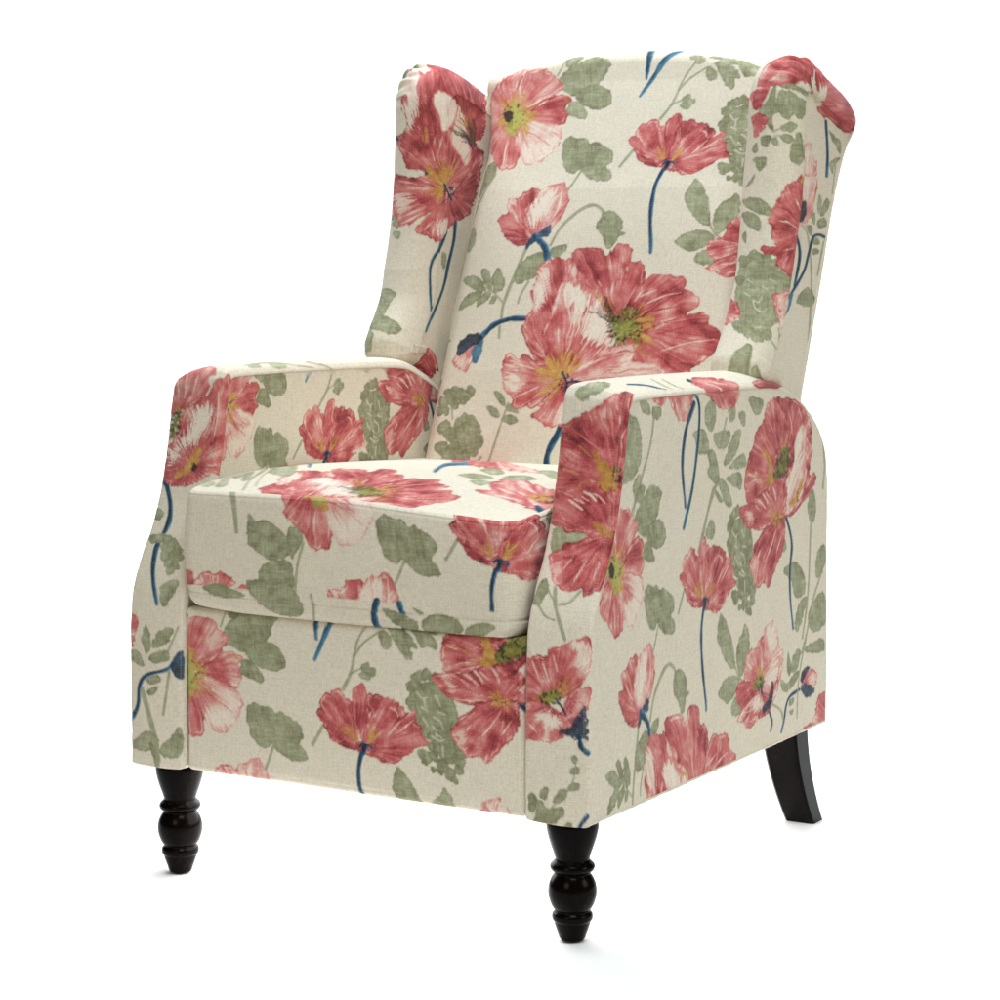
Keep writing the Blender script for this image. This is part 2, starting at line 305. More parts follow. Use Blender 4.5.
m = M('fern_twig', 420, 230, 280)
m.stem([382,66, 340,165, 302,262, 294,312], 10, 8).stem([298,258, 255,215, 205,195], 6).stem([345,180, 325,195, 305,250], 6).stem([390,185, 362,232, 352,262], 6).stem([288,345, 285,386], 7)
m.leaf([150,172, 200,164, 236,212, 190,212, 162,192], [220,150, 240,140, 258,180, 258,212, 236,192], [264,162, 280,138, 302,172, 296,212, 270,226, 262,192], [134,286, 160,242, 216,216, 216,242, 180,266], [204,276, 220,236, 252,218, 250,242], [250,262, 262,235, 276,240, 266,262])
m.leaf([344,182, 350,132, 400,92, 442,84, 442,142, 402,172, 360,190], [470,70, 522,54, 502,92, 470,96])
m = M('nodding_pod', 480, 190, 160)
m.stem([440,345, 500,242, 580,162, 662,106, 722,95, 762,122, 776,145], 14, 20).leaf([738,202, 780,142, 832,140, 872,170, 886,222, 866,282, 822,352, 790,356, 770,292, 734,242], [862,258, 906,270, 868,286], tone=.42)
m = M('blue_strokes', 620, 40, 160)
m.stem([190,40, 186,122, 165,242], 42, 16, c='n', tone=.1).stem([370,45, 282,132, 212,232, 124,352], 36, 14, c='n', tone=.35)
m = M('bell_flowers', 620, 40, 160)
m.stem([250,492, 330,392, 402,242, 492,130], 16, 8).stem([368,312, 440,242, 552,174], 12, 8).stem([312,412, 350,392, 388,376], 8)
m.leaf([440,105, 500,95, 542,130, 502,152, 460,130], [545,192, 570,170, 606,202, 600,242, 560,262, 544,222], [600,150, 662,140, 722,182, 752,242, 716,240, 712,302, 680,302, 642,242, 610,182], [742,150, 822,150, 872,202, 862,242, 822,226, 780,232, 752,182], [560,105, 642,100, 762,120, 880,165, 782,165, 640,130], [372,412, 420,432, 442,402, 402,388], [388,370, 440,340, 446,364, 476,370, 462,402, 420,402], tone=.5)
m = M('parsley', 620, 40, 160)
m.leaf([655,480, 690,440, 740,420, 800,410, 900,410, 900,500, 890,620, 840,700, 792,700, 762,662, 722,690, 690,690, 662,640, 650,560], [720,700, 800,700, 850,720, 840,800, 770,820, 730,780], tone=.32)
m.blob((664,440,26), (652,455,18), (702,400,28), (690,425,24), (735,385,26), (772,375,28), (800,390,24), (832,385,26), (860,400,26), (640,525,28), (660,500,24), (645,560,24), (655,600,26), (670,640,26), (690,680,28), (720,695,26), (790,662,32), (830,660,30), (742,745,34), (700,740,24), (655,800,34), (630,790,22), (640,825,18), (702,792,28), (742,842,34), (720,865,20), (778,882,34), (790,905,20), (680,862,16), (806,762,38), (850,720,40), (845,800,36), (830,850,26), (880,640,40), (875,760,30), tone=.30)
for q in ([690,470,715,500,745,490], [725,505,720,540], [760,590,790,610,800,650], [740,640,760,660], [690,600,715,640], [800,480,812,525], [720,690,760,710,792,700], [770,740,760,790], [700,545,730,560], [790,560,830,570]): m.ops.append(dict(op='line', pts=spline(m.p(q), False, 4), w=(1.6, .7), c='g', pale=1))
m = M('leaf_spray', 620, 190, 160)
m.stem([560,212, 602,282, 690,332, 740,360], 12, 9).leaf([408,42, 440,-30, 470,-70, 520,-20, 556,90, 562,212, 500,202, 430,112], [584,192, 620,102, 690,52, 722,18, 752,82, 722,192, 652,252, 610,272, 590,232], [344,326, 420,272, 512,254, 592,290, 522,352, 440,382, 402,362], [470,422, 522,374, 576,390, 582,452, 522,466, 480,452], [690,272, 722,202, 772,150, 772,222, 722,282], tone=.46)
m = M('leaf_clusters', 420, 330, 170)
m.blob((185,385,36),(215,370,34),(245,380,34),(285,380,30),(302,355,26),(140,430,34),(205,415,44),(115,480,26),(155,475,24),(260,410,26), (150,575,42),(180,610,40),(240,560,40),(285,530,42),(320,570,36),(330,640,38),(270,600,55),(250,660,60),(300,690,36),(130,690,40),(200,700,46),(250,740,40),(170,745,40), tone=.36)
m.leaf([440,364, 476,370, 496,412, 490,442, 460,412], [390,450, 430,450, 462,482, 456,506, 420,496], [480,512, 520,490, 562,522, 520,542, 480,526], [500,450, 540,430, 566,476, 520,472], [80,182, 100,102, 120,42, 140,30, 142,62, 172,66, 140,92, 110,172], [44,362, 80,312, 116,300, 90,352, 50,382], [28,442, 60,392, 92,412, 60,442])
m.stem([385,770, 430,652, 470,542, 515,425], 11, 8).stem([325,760, 352,728], 10).stem([190,450, 195,520], 8)
m.win(340, 30, 280)
m.leaf([455,602, 480,542, 502,472, 552,454, 542,502, 502,562, 470,602], [430,760, 440,720, 470,702, 486,730, 470,780, 450,792]).stem([548,500, 462,662, 430,790, 402,900], 8)

X = 1.8            # these were traced where the panel is seen at a slant
m = M('tall_poppy', 680, 400, 170, X)
m.stem([610,665, 640,762, 655,862, 645,1000, 647,1165, 665,1353], 15, 11, c='n')
m.petal([556,5, 622,-18, 692,-12, 742,50, 772,112, 777,202, 767,302, 757,402, 702,345, 660,285, 640,202, 600,82], [600,400], .29, st=[[640,60, 655,140, 660,200], [700,30, 720,100], [560,60, 590,130]])
m.petal([394,402, 410,332, 440,262, 445,202, 490,132, 514,42, 560,0, 602,62, 640,150, 632,222, 592,302, 556,402, 562,462, 502,525, 452,565, 402,605, 384,522, 388,452], [585,420], .28, st=[dict(pts=[420,300, 480,340], t=.6), dict(pts=[470,200, 540,280], t=.55), [400,440, 440,455], dict(pts=[510,100, 560,220], t=.6)])
m.petal([742,202, 777,262, 772,342, 756,402, 772,442, 786,414, 802,432, 796,472, 742,542, 690,622, 650,662, 616,655, 690,582, 732,482, 737,332], [610,665], .33, st=[[780,440, 740,510], [720,560, 670,640]])
m.petal([688,192, 724,130, 742,202, 734,302, 742,422, 722,522, 682,602, 622,655, 598,602, 618,482, 658,362, 668,272], [605,660], .52, hl=[dict(poly=[678,222, 718,180, 724,302, 686,422, 646,562, 612,612, 624,482, 664,362], a=.95, s=14)], st=[dict(pts=[735,300, 730,420, 700,540], t=.3)])
m.patch([636,605, 680,542, 700,472, 722,452, 712,522, 682,602, 650,618], 'y', tone=.6, fray=4); m.dots([690,560], [10,30], 8, size=1)
m.petal([500,752, 540,702, 592,682, 607,742, 602,832, 584,912, 543,1012, 512,1094, 491,1062, 452,1093, 423,1012, 408,952, 440,882], [575,690], .30, hl=[dict(poly=[420,960, 450,930, 460,1010, 440,1060], a=.75, t=.8), dict(poly=[480,960, 520,880, 510,960, 490,1040], t=.7, a=.55)], st=[[560,760, 530,860, 500,940], [590,800, 560,900], dict(pts=[570,720, 520,820], t=.1), [470,880, 455,930]])
m.petal([408,612, 460,582, 520,512, 592,482, 622,522, 612,602, 602,662, 542,722, 502,722, 470,752, 402,747, 358,662, 364,632], [565,690], .31, hl=[dict(poly=[395,660, 420,655, 425,690, 408,712], a=.75, t=.85)], st=[dict(pts=[480,548, 500,580, 512,615], w=1.3), dict(pts=[450,585, 475,605, 500,640], w=1.3), dict(pts=[540,515, 552,545, 560,590], w=1.3), dict(pts=[500,545, 530,590], w=1), dict(pts=[440,620, 470,650], w=.8), dict(pts=[570,500, 590,560], w=.8)])
m.burst([560,692], [0,62], [0,360], 'y', n=26, tone=.4, a=.85, sc=(1.3, 1)); m.patch([520,420, 560,320, 620,240, 668,270, 660,380, 615,480, 600,560, 540,500], 'r', tone=.28, a=1); m.dots([562,690], [30,20], 8, size=.8)
m.patch([487,300, 522,332, 548,432, 542,484, 512,486, 514,402], 'y', tone=.55, fray=4); m.burst([605,330], [0,140], [245,300], 'y', n=12, tone=.5, a=.85); m.patch([500,470, 545,455, 540,500, 505,510], 'y', tone=.35, fray=3)
m.stem([400,432, 440,445, 480,462], 9, c='y'); m.stem([470,520, 490,480, 520,470], 9, c='y'); m.stem([478,305, 490,345], 10, c='y')
m.patch([550,425, 580,332, 622,262, 644,292, 632,382, 584,452, 550,466], 'o', tone=.15, fray=5); m.dots([595,370], [70,90], 50, size=1.2); m.dots([600,350], [50,70], 34, size=1.1, c='o', k=1)
m.lay()

m = M('cup_poppy', 670, 550, 170, X)
m.stem([578,920, 592,980, 602,1015, 592,1070], 11, 9, c='n')
m.petal([552,462, 580,430, 605,408, 612,452, 632,472, 637,542, 642,592, 602,645, 540,670, 508,602, 520,542, 550,502], [535,760], .50, hl=[dict(poly=[566,472, 600,430, 626,482, 628,562, 590,592, 575,530], a=.8)], st=[[530,560, 540,620], dict(pts=[600,430, 590,500], t=.3)])
m.petal([448,642, 480,590, 520,588, 545,652, 548,722, 525,790, 480,802, 440,772, 440,702], [530,770], .40)
m.petal([556,702, 590,652, 640,602, 667,590, 662,682, 642,782, 622,862, 580,922, 548,882, 540,802], [535,770], .52, hl=[dict(poly=[580,690, 640,632, 630,742, 585,802, 560,780], a=.85)], st=[dict(pts=[650,620, 640,720, 615,820], t=.3)])
m.petal([394,800, 430,775, 472,790, 502,832, 470,882, 430,925, 404,902, 392,852], [530,780], .34)
m.petal([400,992, 432,932, 480,882, 530,848, 592,880, 582,942, 540,982, 506,1002, 490,1030, 456,1044, 430,1010, 406,1005], [540,830], .38, hl=[dict(poly=[484,892, 528,862, 552,922, 512,945, 490,930], a=.85)], st=[[440,960, 490,930], [470,1010, 520,970]])
m.burst([530,765], [5,110], [225,330], 'y', n=16, tone=.5, a=.9, sc=(1.2, 1)); m.burst([510,800], [5,60], [130,230], 'y', n=10, tone=.4, a=.8)
m.patch([488,802, 512,742, 550,738, 545,790, 510,830], 'o', tone=.55, fray=4); m.dots([525,785], [50,42], 26, size=1.1); m.stem([530,790, 545,850], 10, c='n', tone=-.3)
m.patch([602,768, 614,802, 604,882, 572,952, 540,948, 560,902, 586,852], 'n', tone=.25, fray=3)
m.lay()

m = M('pink_bud', 670, 550, 170, X)
m.stem([758,820, 702,862, 680,922, 670,1000, 655,1070], 12, 9, c='n')
m.petal([783,742, 830,700, 866,730, 858,790, 830,802, 788,784], [775,800], .42, hl=[dict(poly=[815,770, 845,730, 850,790], a=.7)])
m.patch([764,772, 770,722, 800,684, 822,690, 792,742, 776,784], 'n', tone=.1); m.patch([764,796, 800,786, 856,816, 832,852, 796,866, 770,832], 'n', tone=.4, fray=3)
m.leaf([690,640, 695,605, 708,680, 700,740, 688,700], [705,690, 740,590, 768,600, 745,690, 715,720], [690,780, 745,715, 755,730, 720,800, 690,820], [650,760, 680,790, 690,830, 660,820], [700,880, 725,870, 720,900, 700,915], [700,950, 722,938, 715,970], tone=.45).stem([800,520, 770,650, 750,800, 745,990], 7).stem([600,900, 650,940, 665,1000], 9)

m = M('long_stems', 560, 380, 280, X)
m.petal([325,35, 388,30, 382,80, 355,96, 335,70], [380,-20], .40); m.petal([388,30, 472,30, 466,92, 446,146, 420,142, 400,92], [430,-20], .42, hl=[dict(poly=[440,60, 462,60, 455,110, 440,110], a=.6)], st=[[410,70, 425,130]])
m.petal([508,15, 640,25, 628,80, 586,102, 540,62], [540,-20], .36)
m.stem([478,85, 448,182, 435,302, 446,452], 13, 8, c='n', tone=-.05).stem([470,35, 492,70, 497,120, 490,222, 470,382, 440,526], 10, 9, c='n', flip=-1, tone=.05)
m = M('columbine', 560, 380, 280, X)
m.leaf([470,192, 510,180, 526,252, 490,262, 480,222], [520,92, 550,60, 552,130, 536,182, 515,152], [545,192, 602,180, 592,232, 560,242], [590,262, 622,182, 646,180, 632,242, 602,292, 580,302], [600,312, 652,262, 667,300, 640,312], [590,352, 640,330, 646,392, 610,372], [560,352, 590,372, 612,442, 592,452, 570,402], [520,262, 545,252, 562,352, 546,372, 520,332, 530,302], [540,382, 576,432, 560,432], [515,542, 530,502, 546,522, 540,566, 520,562], [600,92, 620,72, 626,122, 606,142], [640,110, 666,110, 660,156, 645,140], [680,50, 736,55, 730,96, 706,112], [295,92, 320,96, 326,132, 300,122], [335,112, 360,112, 355,146, 335,142], [225,152, 265,140, 290,172, 296,262, 280,332, 250,366, 220,352], [270,372, 290,336, 296,402, 275,432], tone=.5)
m.stem([550,380, 520,472, 488,612], 7).stem([560,370, 535,402, 505,560], 6).stem([592,132, 575,202, 565,242], 6).stem([340,120, 325,232, 300,332, 262,482], 6)
m = M('seed_pods', 560, 380, 280, X)
m.leaf([884,442, 900,384, 914,442, 906,502, 890,492], [914,692, 920,622, 945,588, 952,642, 930,702], [800,682, 840,650, 872,702, 872,762, 840,772, 830,722], [858,792, 882,780, 850,892, 838,862], [888,832, 940,760, 952,862, 902,902], [870,962, 935,930, 942,976, 902,978], [950,260, 962,300, 955,330], [790,580,800,570,808,600,795,612], tone=.45)
m.stem([896,500, 886,752, 864,922], 6).stem([932,700, 905,782, 880,902, 862,975], 6).stem([940,200, 946,300, 940,380], 6)
m = M('corner_petal', 560, 580, 280, X)
m.petal([868,535, 908,492, 920,432, 940,400, 970,420, 975,500, 910,530], [1000,560], .36)
m = M('edge_leaves', 540, 580, 170, X)
m.leaf([310,360, 345,330, 378,355, 375,430, 345,520, 300,530, 270,500, 275,440, 320,450], [270,590, 300,555, 345,560, 335,620, 300,700, 270,720], [272,960, 310,895, 350,885, 375,920, 372,1000, 340,1040, 300,1020], tone=.42).stem([378,400, 345,640, 320,880], 11).stem([330,1000, 300,1200, 290,1330], 30, 26)

# ---- pieces that appear on one panel only
m = M('wing_stems', 340, 200, 160)
m.stem([660,200, 620,302, 572,392, 560,522, 566,690], 22, 10, c='n', flip=-1).stem([722,130, 712,252, 682,382, 642,562, 538,822], 18, 12, c='n')
m.leaf([262,552, 342,572, 302,662, 270,712, 200,732, 230,642], [190,792, 230,732, 290,735, 362,782, 382,832, 330,872, 270,852, 200,832], [150,922, 180,832, 222,862, 226,932], [640,330, 664,352, 654,432, 638,400], tone=.5); m.blob((350,150,22), (355,215,24), (340,110,18), tone=.55)
m.win(340, 40, 160).stem([425,252, 372,292, 350,330], 18, c='n').stem([428,350, 366,382, 340,425], 10, c='g').stem([330,616, 386,610], 26, c='n').leaf([370,280, 430,225, 500,205, 440,250], tone=.8)
m = M('wing_low_petal', 300, 340, 170)
m.petal([620,180, 700,132, 762,92, 790,102, 775,215, 722,222, 660,192], [840,260], .2)
m = M('left_arm_front', 110, 340, 280)
m.stem([200,505, 216,590, 205,662, 166,742, 154,832, 168,942], 17, 13, c='n')
m.blob((158,712,16),(180,706,17),(204,712,18),(226,728,18),(240,750,18),(246,776,16),(205,742,22),(225,775,22),(212,800,18),(232,806,16),(196,772,16),(215,825,14), tone=.5)
m.leaf([190,872, 246,860, 230,902, 196,952, 180,932], [150,622, 170,600, 190,615, 180,640, 150,636], tone=.5)
m.win(110, 560, 280).stem([65,600, 100,520, 105,452, 130,412, 200,392, 228,368], 12, c='n', flip=-1).patch([216,372, 240,330, 262,332, 262,420, 240,422, 225,402], 'n', tone=.3)
m.leaf([115,282, 130,235, 146,292, 130,332], [150,302, 180,252, 226,245, 206,292, 170,312], [75,322, 105,332, 120,376, 90,366], [140,342, 200,325, 212,352, 160,366], [130,426, 170,410, 176,432, 145,442], [135,466, 170,450, 160,476, 140,482], [84,656, 130,610, 172,642, 162,672, 120,676], [178,682, 210,642, 252,600, 256,682, 220,702], [140,650,170,680,185,720,160,700], tone=.38)
m.stem([115,460, 150,592, 182,725], 14).stem([212,400, 190,552], 9).stem([245,240, 205,330], 6)
m.petal([60,205, 95,210, 82,302, 60,310], [40,260], .4)
m = M('right_arm_twig', 420, 690, 170)
m.leaf([640,632, 660,605, 686,642, 680,702, 650,692], [705,612, 730,570, 756,592, 740,642, 715,636], [690,722, 702,652, 762,692, 832,690, 842,732, 752,772, 690,772], [790,642, 820,590, 862,592, 852,642, 800,666], [870,582, 900,545, 936,552, 930,582, 890,592], [890,402, 910,385, 926,412, 906,432], [885,472, 906,455, 936,462, 930,492, 890,492], [850,775,890,755,915,780], tone=.34).stem([765,700, 870,592, 910,502, 916,420], 7).stem([935,800, 985,730], 20, c='n')
m.win(420, 570, 170).stem([795,105, 800,222, 855,412], 22, 18).stem([700,210, 740,272, 792,296], 10).stem([820,205, 880,192, 945,125], 14).stem([745,90,770,150,800,190], 10).leaf([668,192, 690,122, 740,52, 752,122, 702,202])
m.win(540, 440, 170).leaf([85,525, 170,500, 240,520, 300,562, 202,622, 70,662], tone=.45)
m = M('right_arm_top', 560, 330, 170)
m.leaf([104,386, 150,352, 222,320, 292,325, 270,372, 202,392, 140,416], tone=.5).stem([395,320, 500,325, 620,352], 7, c='n').stem([750,294, 885,346], 15, c='n', tone=-.1).petal([790,298, 902,296, 1005,300, 1050,340, 1010,420, 962,465, 902,392, 850,342], [760,290], .4, st=[[850,310, 940,350, 990,420], [900,305, 980,330]])
m.stem([540,292, 660,352], 5).stem([600,290, 720,352], 5)
m.win(640, 280, 220).petal([520,470, 600,460, 640,455, 645,480, 600,500], [500,480], .3)
m = M('left_arm_top', 160, 340, 170)
m.leaf([640,138, 720,140, 740,165, 670,165], [520,150, 560,140, 600,160, 540,165], tone=.75).stem([500,150, 640,135, 800,150, 900,165], 5).stem([860,130, 960,150, 1010,172], 8, c='g')
m = M('wing_right_side', 730, 190, 160)
m.stem([440,210, 490,292, 510,562, 480,962], 9).stem([585,330, 545,542], 8)
m.leaf([545,92, 560,30, 572,92, 555,152], [570,122, 605,55, 622,92, 592,152, 565,162], [550,192, 590,180, 602,222, 560,242], [428,702, 450,642, 490,610, 522,692, 490,732], [520,762, 560,642, 596,570, 582,702, 545,832, 510,822], [480,230,515,230,510,290], [505,160,530,150,530,220], tone=.46); m.blob((540,325,22), (535,390,20), tone=.46)
m.stem([420,290, 440,362, 440,442, 412,595], 15, c='n', tone=-.2).stem([590,300, 560,285, 522,300, 496,402, 470,502, 410,612, 356,692], 15, c='n', tone=-.1).stem([392,650, 372,732, 344,776], 16, 6, c='n', tone=.6)
m.patch([598,285, 630,212, 660,220, 650,300, 612,302], 'n', tone=.05).patch([598,310, 625,300, 622,396, 605,372], 'n', tone=.25).patch([618,262,650,262,645,300,622,298],'r',tone=.6)
m.win(730, 40, 160).stem([600,500, 610,702, 604,850], 16, c='n', tone=-.05).leaf([622,560, 662,602, 692,622, 692,702, 662,652, 640,622], [622,772, 650,742, 692,730, 652,782, 640,832], tone=.5).stem([660,780, 640,960], 6)
m.petal([450,662, 470,645, 512,650, 502,702, 526,752, 520,852, 450,864], [470,900], .62, st=[[480,670, 480,780, 470,850]], hl=[dict(poly=[460,700, 500,700, 505,800, 470,830], a=.7)])
m.petal([440,866, 522,862, 545,905, 530,960, 522,1010, 492,1098, 458,1150, 440,1100], [450,1150], .5, hl=[dict(poly=[455,880, 500,880, 490,1000, 450,1040], a=.75)])
m.patch([425,1040, 470,1010, 475,1072, 455,1138, 425,1130], 'n', tone=.0, fray=2)
m = M('wing_right_front', 730, 190, 160)
m.leaf([84,62, 160,50, 232,82, 262,152, 202,152, 120,112], [80,142, 142,140, 192,212, 182,252, 130,232, 90,202], [78,290,100,260,98,330], tone=.5)
m.leaf([36,622, 60,482, 102,422, 160,390, 212,402, 242,442, 292,430, 302,482, 384,530, 372,642, 312,652, 270,672, 282,762, 302,822, 252,862, 252,922, 202,902, 162,952, 130,902, 92,872, 60,802, 26,762], tone=.42); m.blob((90,440,34), (150,405,30), (230,425,30), (60,850,42), (110,890,36), (170,920,38), (225,905,34), (60,560,30), tone=.40)
for q in ([150,690,180,700,200,660], [140,690,160,740,200,760,235,740], [200,600,230,620], [110,560,140,580], [170,860,200,850], [250,560,280,570], [90,640,120,660]): m.ops.append(dict(op='line', pts=spline(m.p(q), False, 4), w=(1.2, .6), c='g', pale=1))
m.petal([268,662, 312,652, 366,640, 352,702, 334,782, 318,860, 300,800], [400,600], .45, hl=[dict(poly=[290,670, 330,670, 320,740], a=.6)])
m.petal([-30,640, 12,690, 42,702, 62,782, 0,822, -40,830], [-80,760], .40)
m.petal([445,-70, 446,292, 384,530, 340,502, 300,472, 292,412, 212,392, 204,352, 290,352, 260,292, 265,222, 238,202, 264,122, 320,42, 350,-20, 402,-50], [460,250], .28, st=[[300,195, 360,200, 420,240], [410,60, 432,120], dict(pts=[300,100, 400,150], t=.1), [330,380, 400,360]], hl=[dict(poly=[320,440, 350,410, 356,450, 336,480], a=.55, t=.8)])
m.stem([300,860, 305,910, 298,965], 6).stem([250,930, 295,1000], 7)
m.win(730, 40, 160)
m.patch([440,872, 470,860, 480,890, 445,895], 'y', tone=.4)
m.leaf([190,432, 240,382, 302,290, 292,382, 302,432, 262,482, 272,562, 230,522], [322,322, 402,332, 472,392, 482,432, 442,492, 402,462, 362,492, 300,432, 300,372], [320,542, 370,515, 416,532, 392,572, 342,566], [310,602, 360,590, 402,622, 362,646], [260,622, 290,610, 302,662, 270,652], [378,742, 386,662, 430,580, 452,632, 447,762, 412,776], [150,742, 222,735, 216,782, 180,812], [200,602, 252,602, 232,662, 195,652], [100,922, 150,842, 142,882], [140,680,165,640,170,690,150,705], [300,270,400,280,480,330,500,380,440,330,340,300], tone=.42).stem([270,570, 330,545], 10).stem([280,600, 350,600], 6)
m.petal([160,470, 202,450, 232,502, 202,562, 160,602, 148,542], [130,480], .42); m.petal([135,350, 190,318, 188,392, 150,382], [190,400], .25)
m.win(640, 280, 220).leaf([420,442, 440,372, 495,300, 516,352, 510,422, 470,462, 435,460], [508,455, 540,388, 572,432, 582,462, 545,470], tone=.46)
m = M('wing_right_roll', 730, 40, 160)
m.petal([560,150, 642,200, 762,330, 812,440, 806,520, 765,570, 700,590, 620,560, 540,500, 548,420, 606,332, 566,312, 545,240], [480,320], .26, fray=.5)
m.patch([530,330, 560,310, 605,300, 600,345, 560,410, 520,400], 'c')
m = M('wing_right_top', 730, 40, 160)
m.petal([150,420, 170,330, 215,230, 300,150, 400,95, 500,85, 520,252, 452,272, 422,262, 292,282, 230,352, 190,412], [600,260], .36, st=[dict(pts=[300,220, 400,200, 470,230], t=.1), [250,270, 330,235]])
m.petal([490,105, 562,150, 642,212, 762,340, 815,452, 806,540, 716,572, 640,505, 556,440, 606,332, 566,312, 530,342, 520,240], [480,320], .24, st=[dict(pts=[600,380, 650,420], t=.6), [690,380, 720,420], [740,440, 735,500]])
m.patch([515,250, 545,200, 548,260, 530,340, 560,310, 605,300, 600,345, 560,410, 520,400], 'c')
m = M('flap_ground', 270, 470, 170)
m.patch([-600,690, -530,668, -300,690, -100,704, 200,732, 600,772, 1000,800, 1500,850, 1700,850, 1700,1300, -600,1300], 'c', fray=0, tone=.5)
m = M('flap', 270, 470, 170)
m.stem([240,735, 255,800, 262,890], 14).stem([628,770, 612,850, 645,950], 40, 34, c='n', tone=.1).stem([760,785, 785,870, 805,965], 30, 34, c='n', tone=.2)
m.leaf([-135,655, -60,650, 20,665, 120,680, 195,820, 150,860, 50,840, -40,800, -100,740], [665,820, 720,830, 800,860, 870,900, 860,950, 780,920, 700,870], [840,810, 900,840, 880,850], [900,890, 960,850, 1050,860, 1120,900, 1130,950, 1000,960, 920,950], [1150,940, 1250,900, 1330,920, 1280,960, 1180,985], tone=.36)
m.leaf([-390,690, -300,672, -150,735, -220,752, -320,735], tone=.4)
m = M('cushion_leaves', 120, 480, 170)
m.stem([662,50, 676,200, 686,305], 32, 20)
m.leaf([760,205, 790,240, 862,245, 932,290, 1000,372, 1000,442, 932,466, 862,462, 802,412, 756,372, 750,282], [818,572, 830,512, 882,482, 962,470, 1012,500, 1022,602, 982,652, 902,658, 832,642], tone=.38)
m.petal([355,532, 400,520, 432,542, 438,605, 365,605], [400,680], .3); m.petal([448,592, 480,552, 520,545, 552,562, 592,540, 632,562, 678,608, 602,628, 460,612], [560,720], .32, st=[[545,560, 550,610]], hl=[dict(poly=[450,600,480,570,490,600], a=.6)]); m.petal([690,640, 730,615, 758,645, 720,650], [730,700], .3); m.petal([758,642, 785,612, 802,648], [780,700], .3)
m.win(270, 470, 170).leaf([102,362, 130,330, 172,352, 192,412, 152,482, 130,522, 110,452], tone=.4).stem([195,430, 162,562, 146,730], 14)
m.win(120, 480, 170).stem([415,42, 372,102], 16, c='n', tone=.2).stem([395,38, 365,80], 8, c='n', tone=.5)
m = M('seat_leaves', 160, 340, 170)
m.leaf([230,852, 270,820, 322,845, 280,866], [328,862, 380,815, 412,810, 390,852], [270,800, 330,778, 402,790, 350,812], [408,772, 470,754, 492,790, 440,816], [480,822, 530,760, 552,770, 520,822], [640,772, 720,730, 802,740, 770,792, 680,792], tone=.72).stem([490,882, 530,822, 622,762, 690,718], 10).stem([560,860, 600,800, 680,750], 6)
m = M('seat_poppy', 420, 440, 170)
m.petal([140,108, 300,114, 500,138, 705,186, 560,178, 350,146], [400,60], .42).stem([88,182, 150,146, 275,138], 18, c='n', tone=.3)
m.leaf([228,205, 330,198, 432,225, 330,228], [298,240, 360,235, 412,250, 350,266], [358,176, 430,165, 492,190, 440,206], [488,220, 600,208, 692,232, 560,238], [700,185, 800,185, 840,240, 760,215], tone=.6)
m.petal([328,300, 420,300, 408,262, 470,240, 560,250, 660,330, 720,390, 700,402, 600,372, 500,342], [740,380], .38, st=[[450,280, 560,320]])
m.petal([556,252, 640,250, 740,290, 806,320, 830,420, 770,442, 700,400, 640,340], [740,400], .42, hl=[dict(poly=[580,330, 640,345, 700,390, 640,370], a=.8)], st=[[600,270, 700,320]])
m.burst([730,360], [5,110], [180,360], 'y', n=16, tone=.4, a=.85, sc=(1.2,.6)); m.dots([740,350], [60,22], 22, size=1.0); m.stem([690,395, 730,430, 765,480], 34, c='n', tone=-.1)
m.win(160, 340, 170).petal([655,706, 800,688, 1010,690, 1000,700, 850,715, 700,716], [800,640], .4).stem([830,706, 885,716, 880,740], 20, c='n', tone=.3)

m = M('right_arm_poppy', 540, 440, 170)
m.petal([90,-60, 172,-100, 250,-150, 357,-207, 447,-242, 540,-255, 545,0, 520,200, 490,310, 380,320, 280,330, 210,330, 60,330, 80,150], [440,240], .26, st=[dict(pts=[200,-60, 300,20, 380,80], t=.55), dict(pts=[330,-150, 390,0], t=.5), dict(pts=[420,-200, 430,-40, 440,60], t=.5), dict(pts=[130,40, 250,60], t=.1)])
m.petal([70,490, 90,300, 210,322, 258,295, 300,312, 400,310, 470,310, 470,402, 450,560, 300,558, 245,522, 172,502], [420,560], .30, st=[dict(pts=[168,348, 220,388, 252,412], w=1.4, a=1), dict(pts=[255,305, 292,318, 332,362], w=1.5, a=1), dict(pts=[310,312, 350,335, 385,372], w=1.2), dict(pts=[200,345, 262,372], w=1), [240,330, 290,360], dict(pts=[120,440, 150,470], t=.7), dict(pts=[400,320, 440,380], t=.6)])
m.petal([55,702, 68,662, 170,640, 260,592, 320,552, 450,560, 430,642, 400,742, 352,882, 330,890, 262,916, 246,872, 172,892, 100,852, 60,772], [440,560], .29, hl=[dict(poly=[58,742, 112,715, 132,762, 90,805], a=.6, t=.8)], st=[[200,680, 120,780], [280,700, 220,800, 190,860], dict(pts=[330,640, 260,760], t=.1), [350,720, 300,850]])
m.patch([318,90, 330,60, 362,112, 420,150, 447,200, 452,292, 402,302, 340,262, 362,212, 315,150], 'y', tone=.3, fray=6); m.burst([430,230], [20,120], [170,260], 'y', n=12, tone=.45, a=.8)
m.stem([230,30, 265,65, 305,105], 11, c='y'); m.stem([138,165, 190,190, 245,212], 10, c='y'); m.stem([212,292, 260,242, 335,225], 11, c='y'); m.patch([315,490, 360,500, 425,552, 415,575, 350,548], 'y', tone=.3, fray=4); m.burst([430,560], [10,110], [150,250], 'y', n=10, tone=.3, a=.6)
m.dots([452,210], [22,55], 26, size=1.3); m.dots([455,190], [16,40], 8, size=1.2, c='o', k=1)
m.lay()

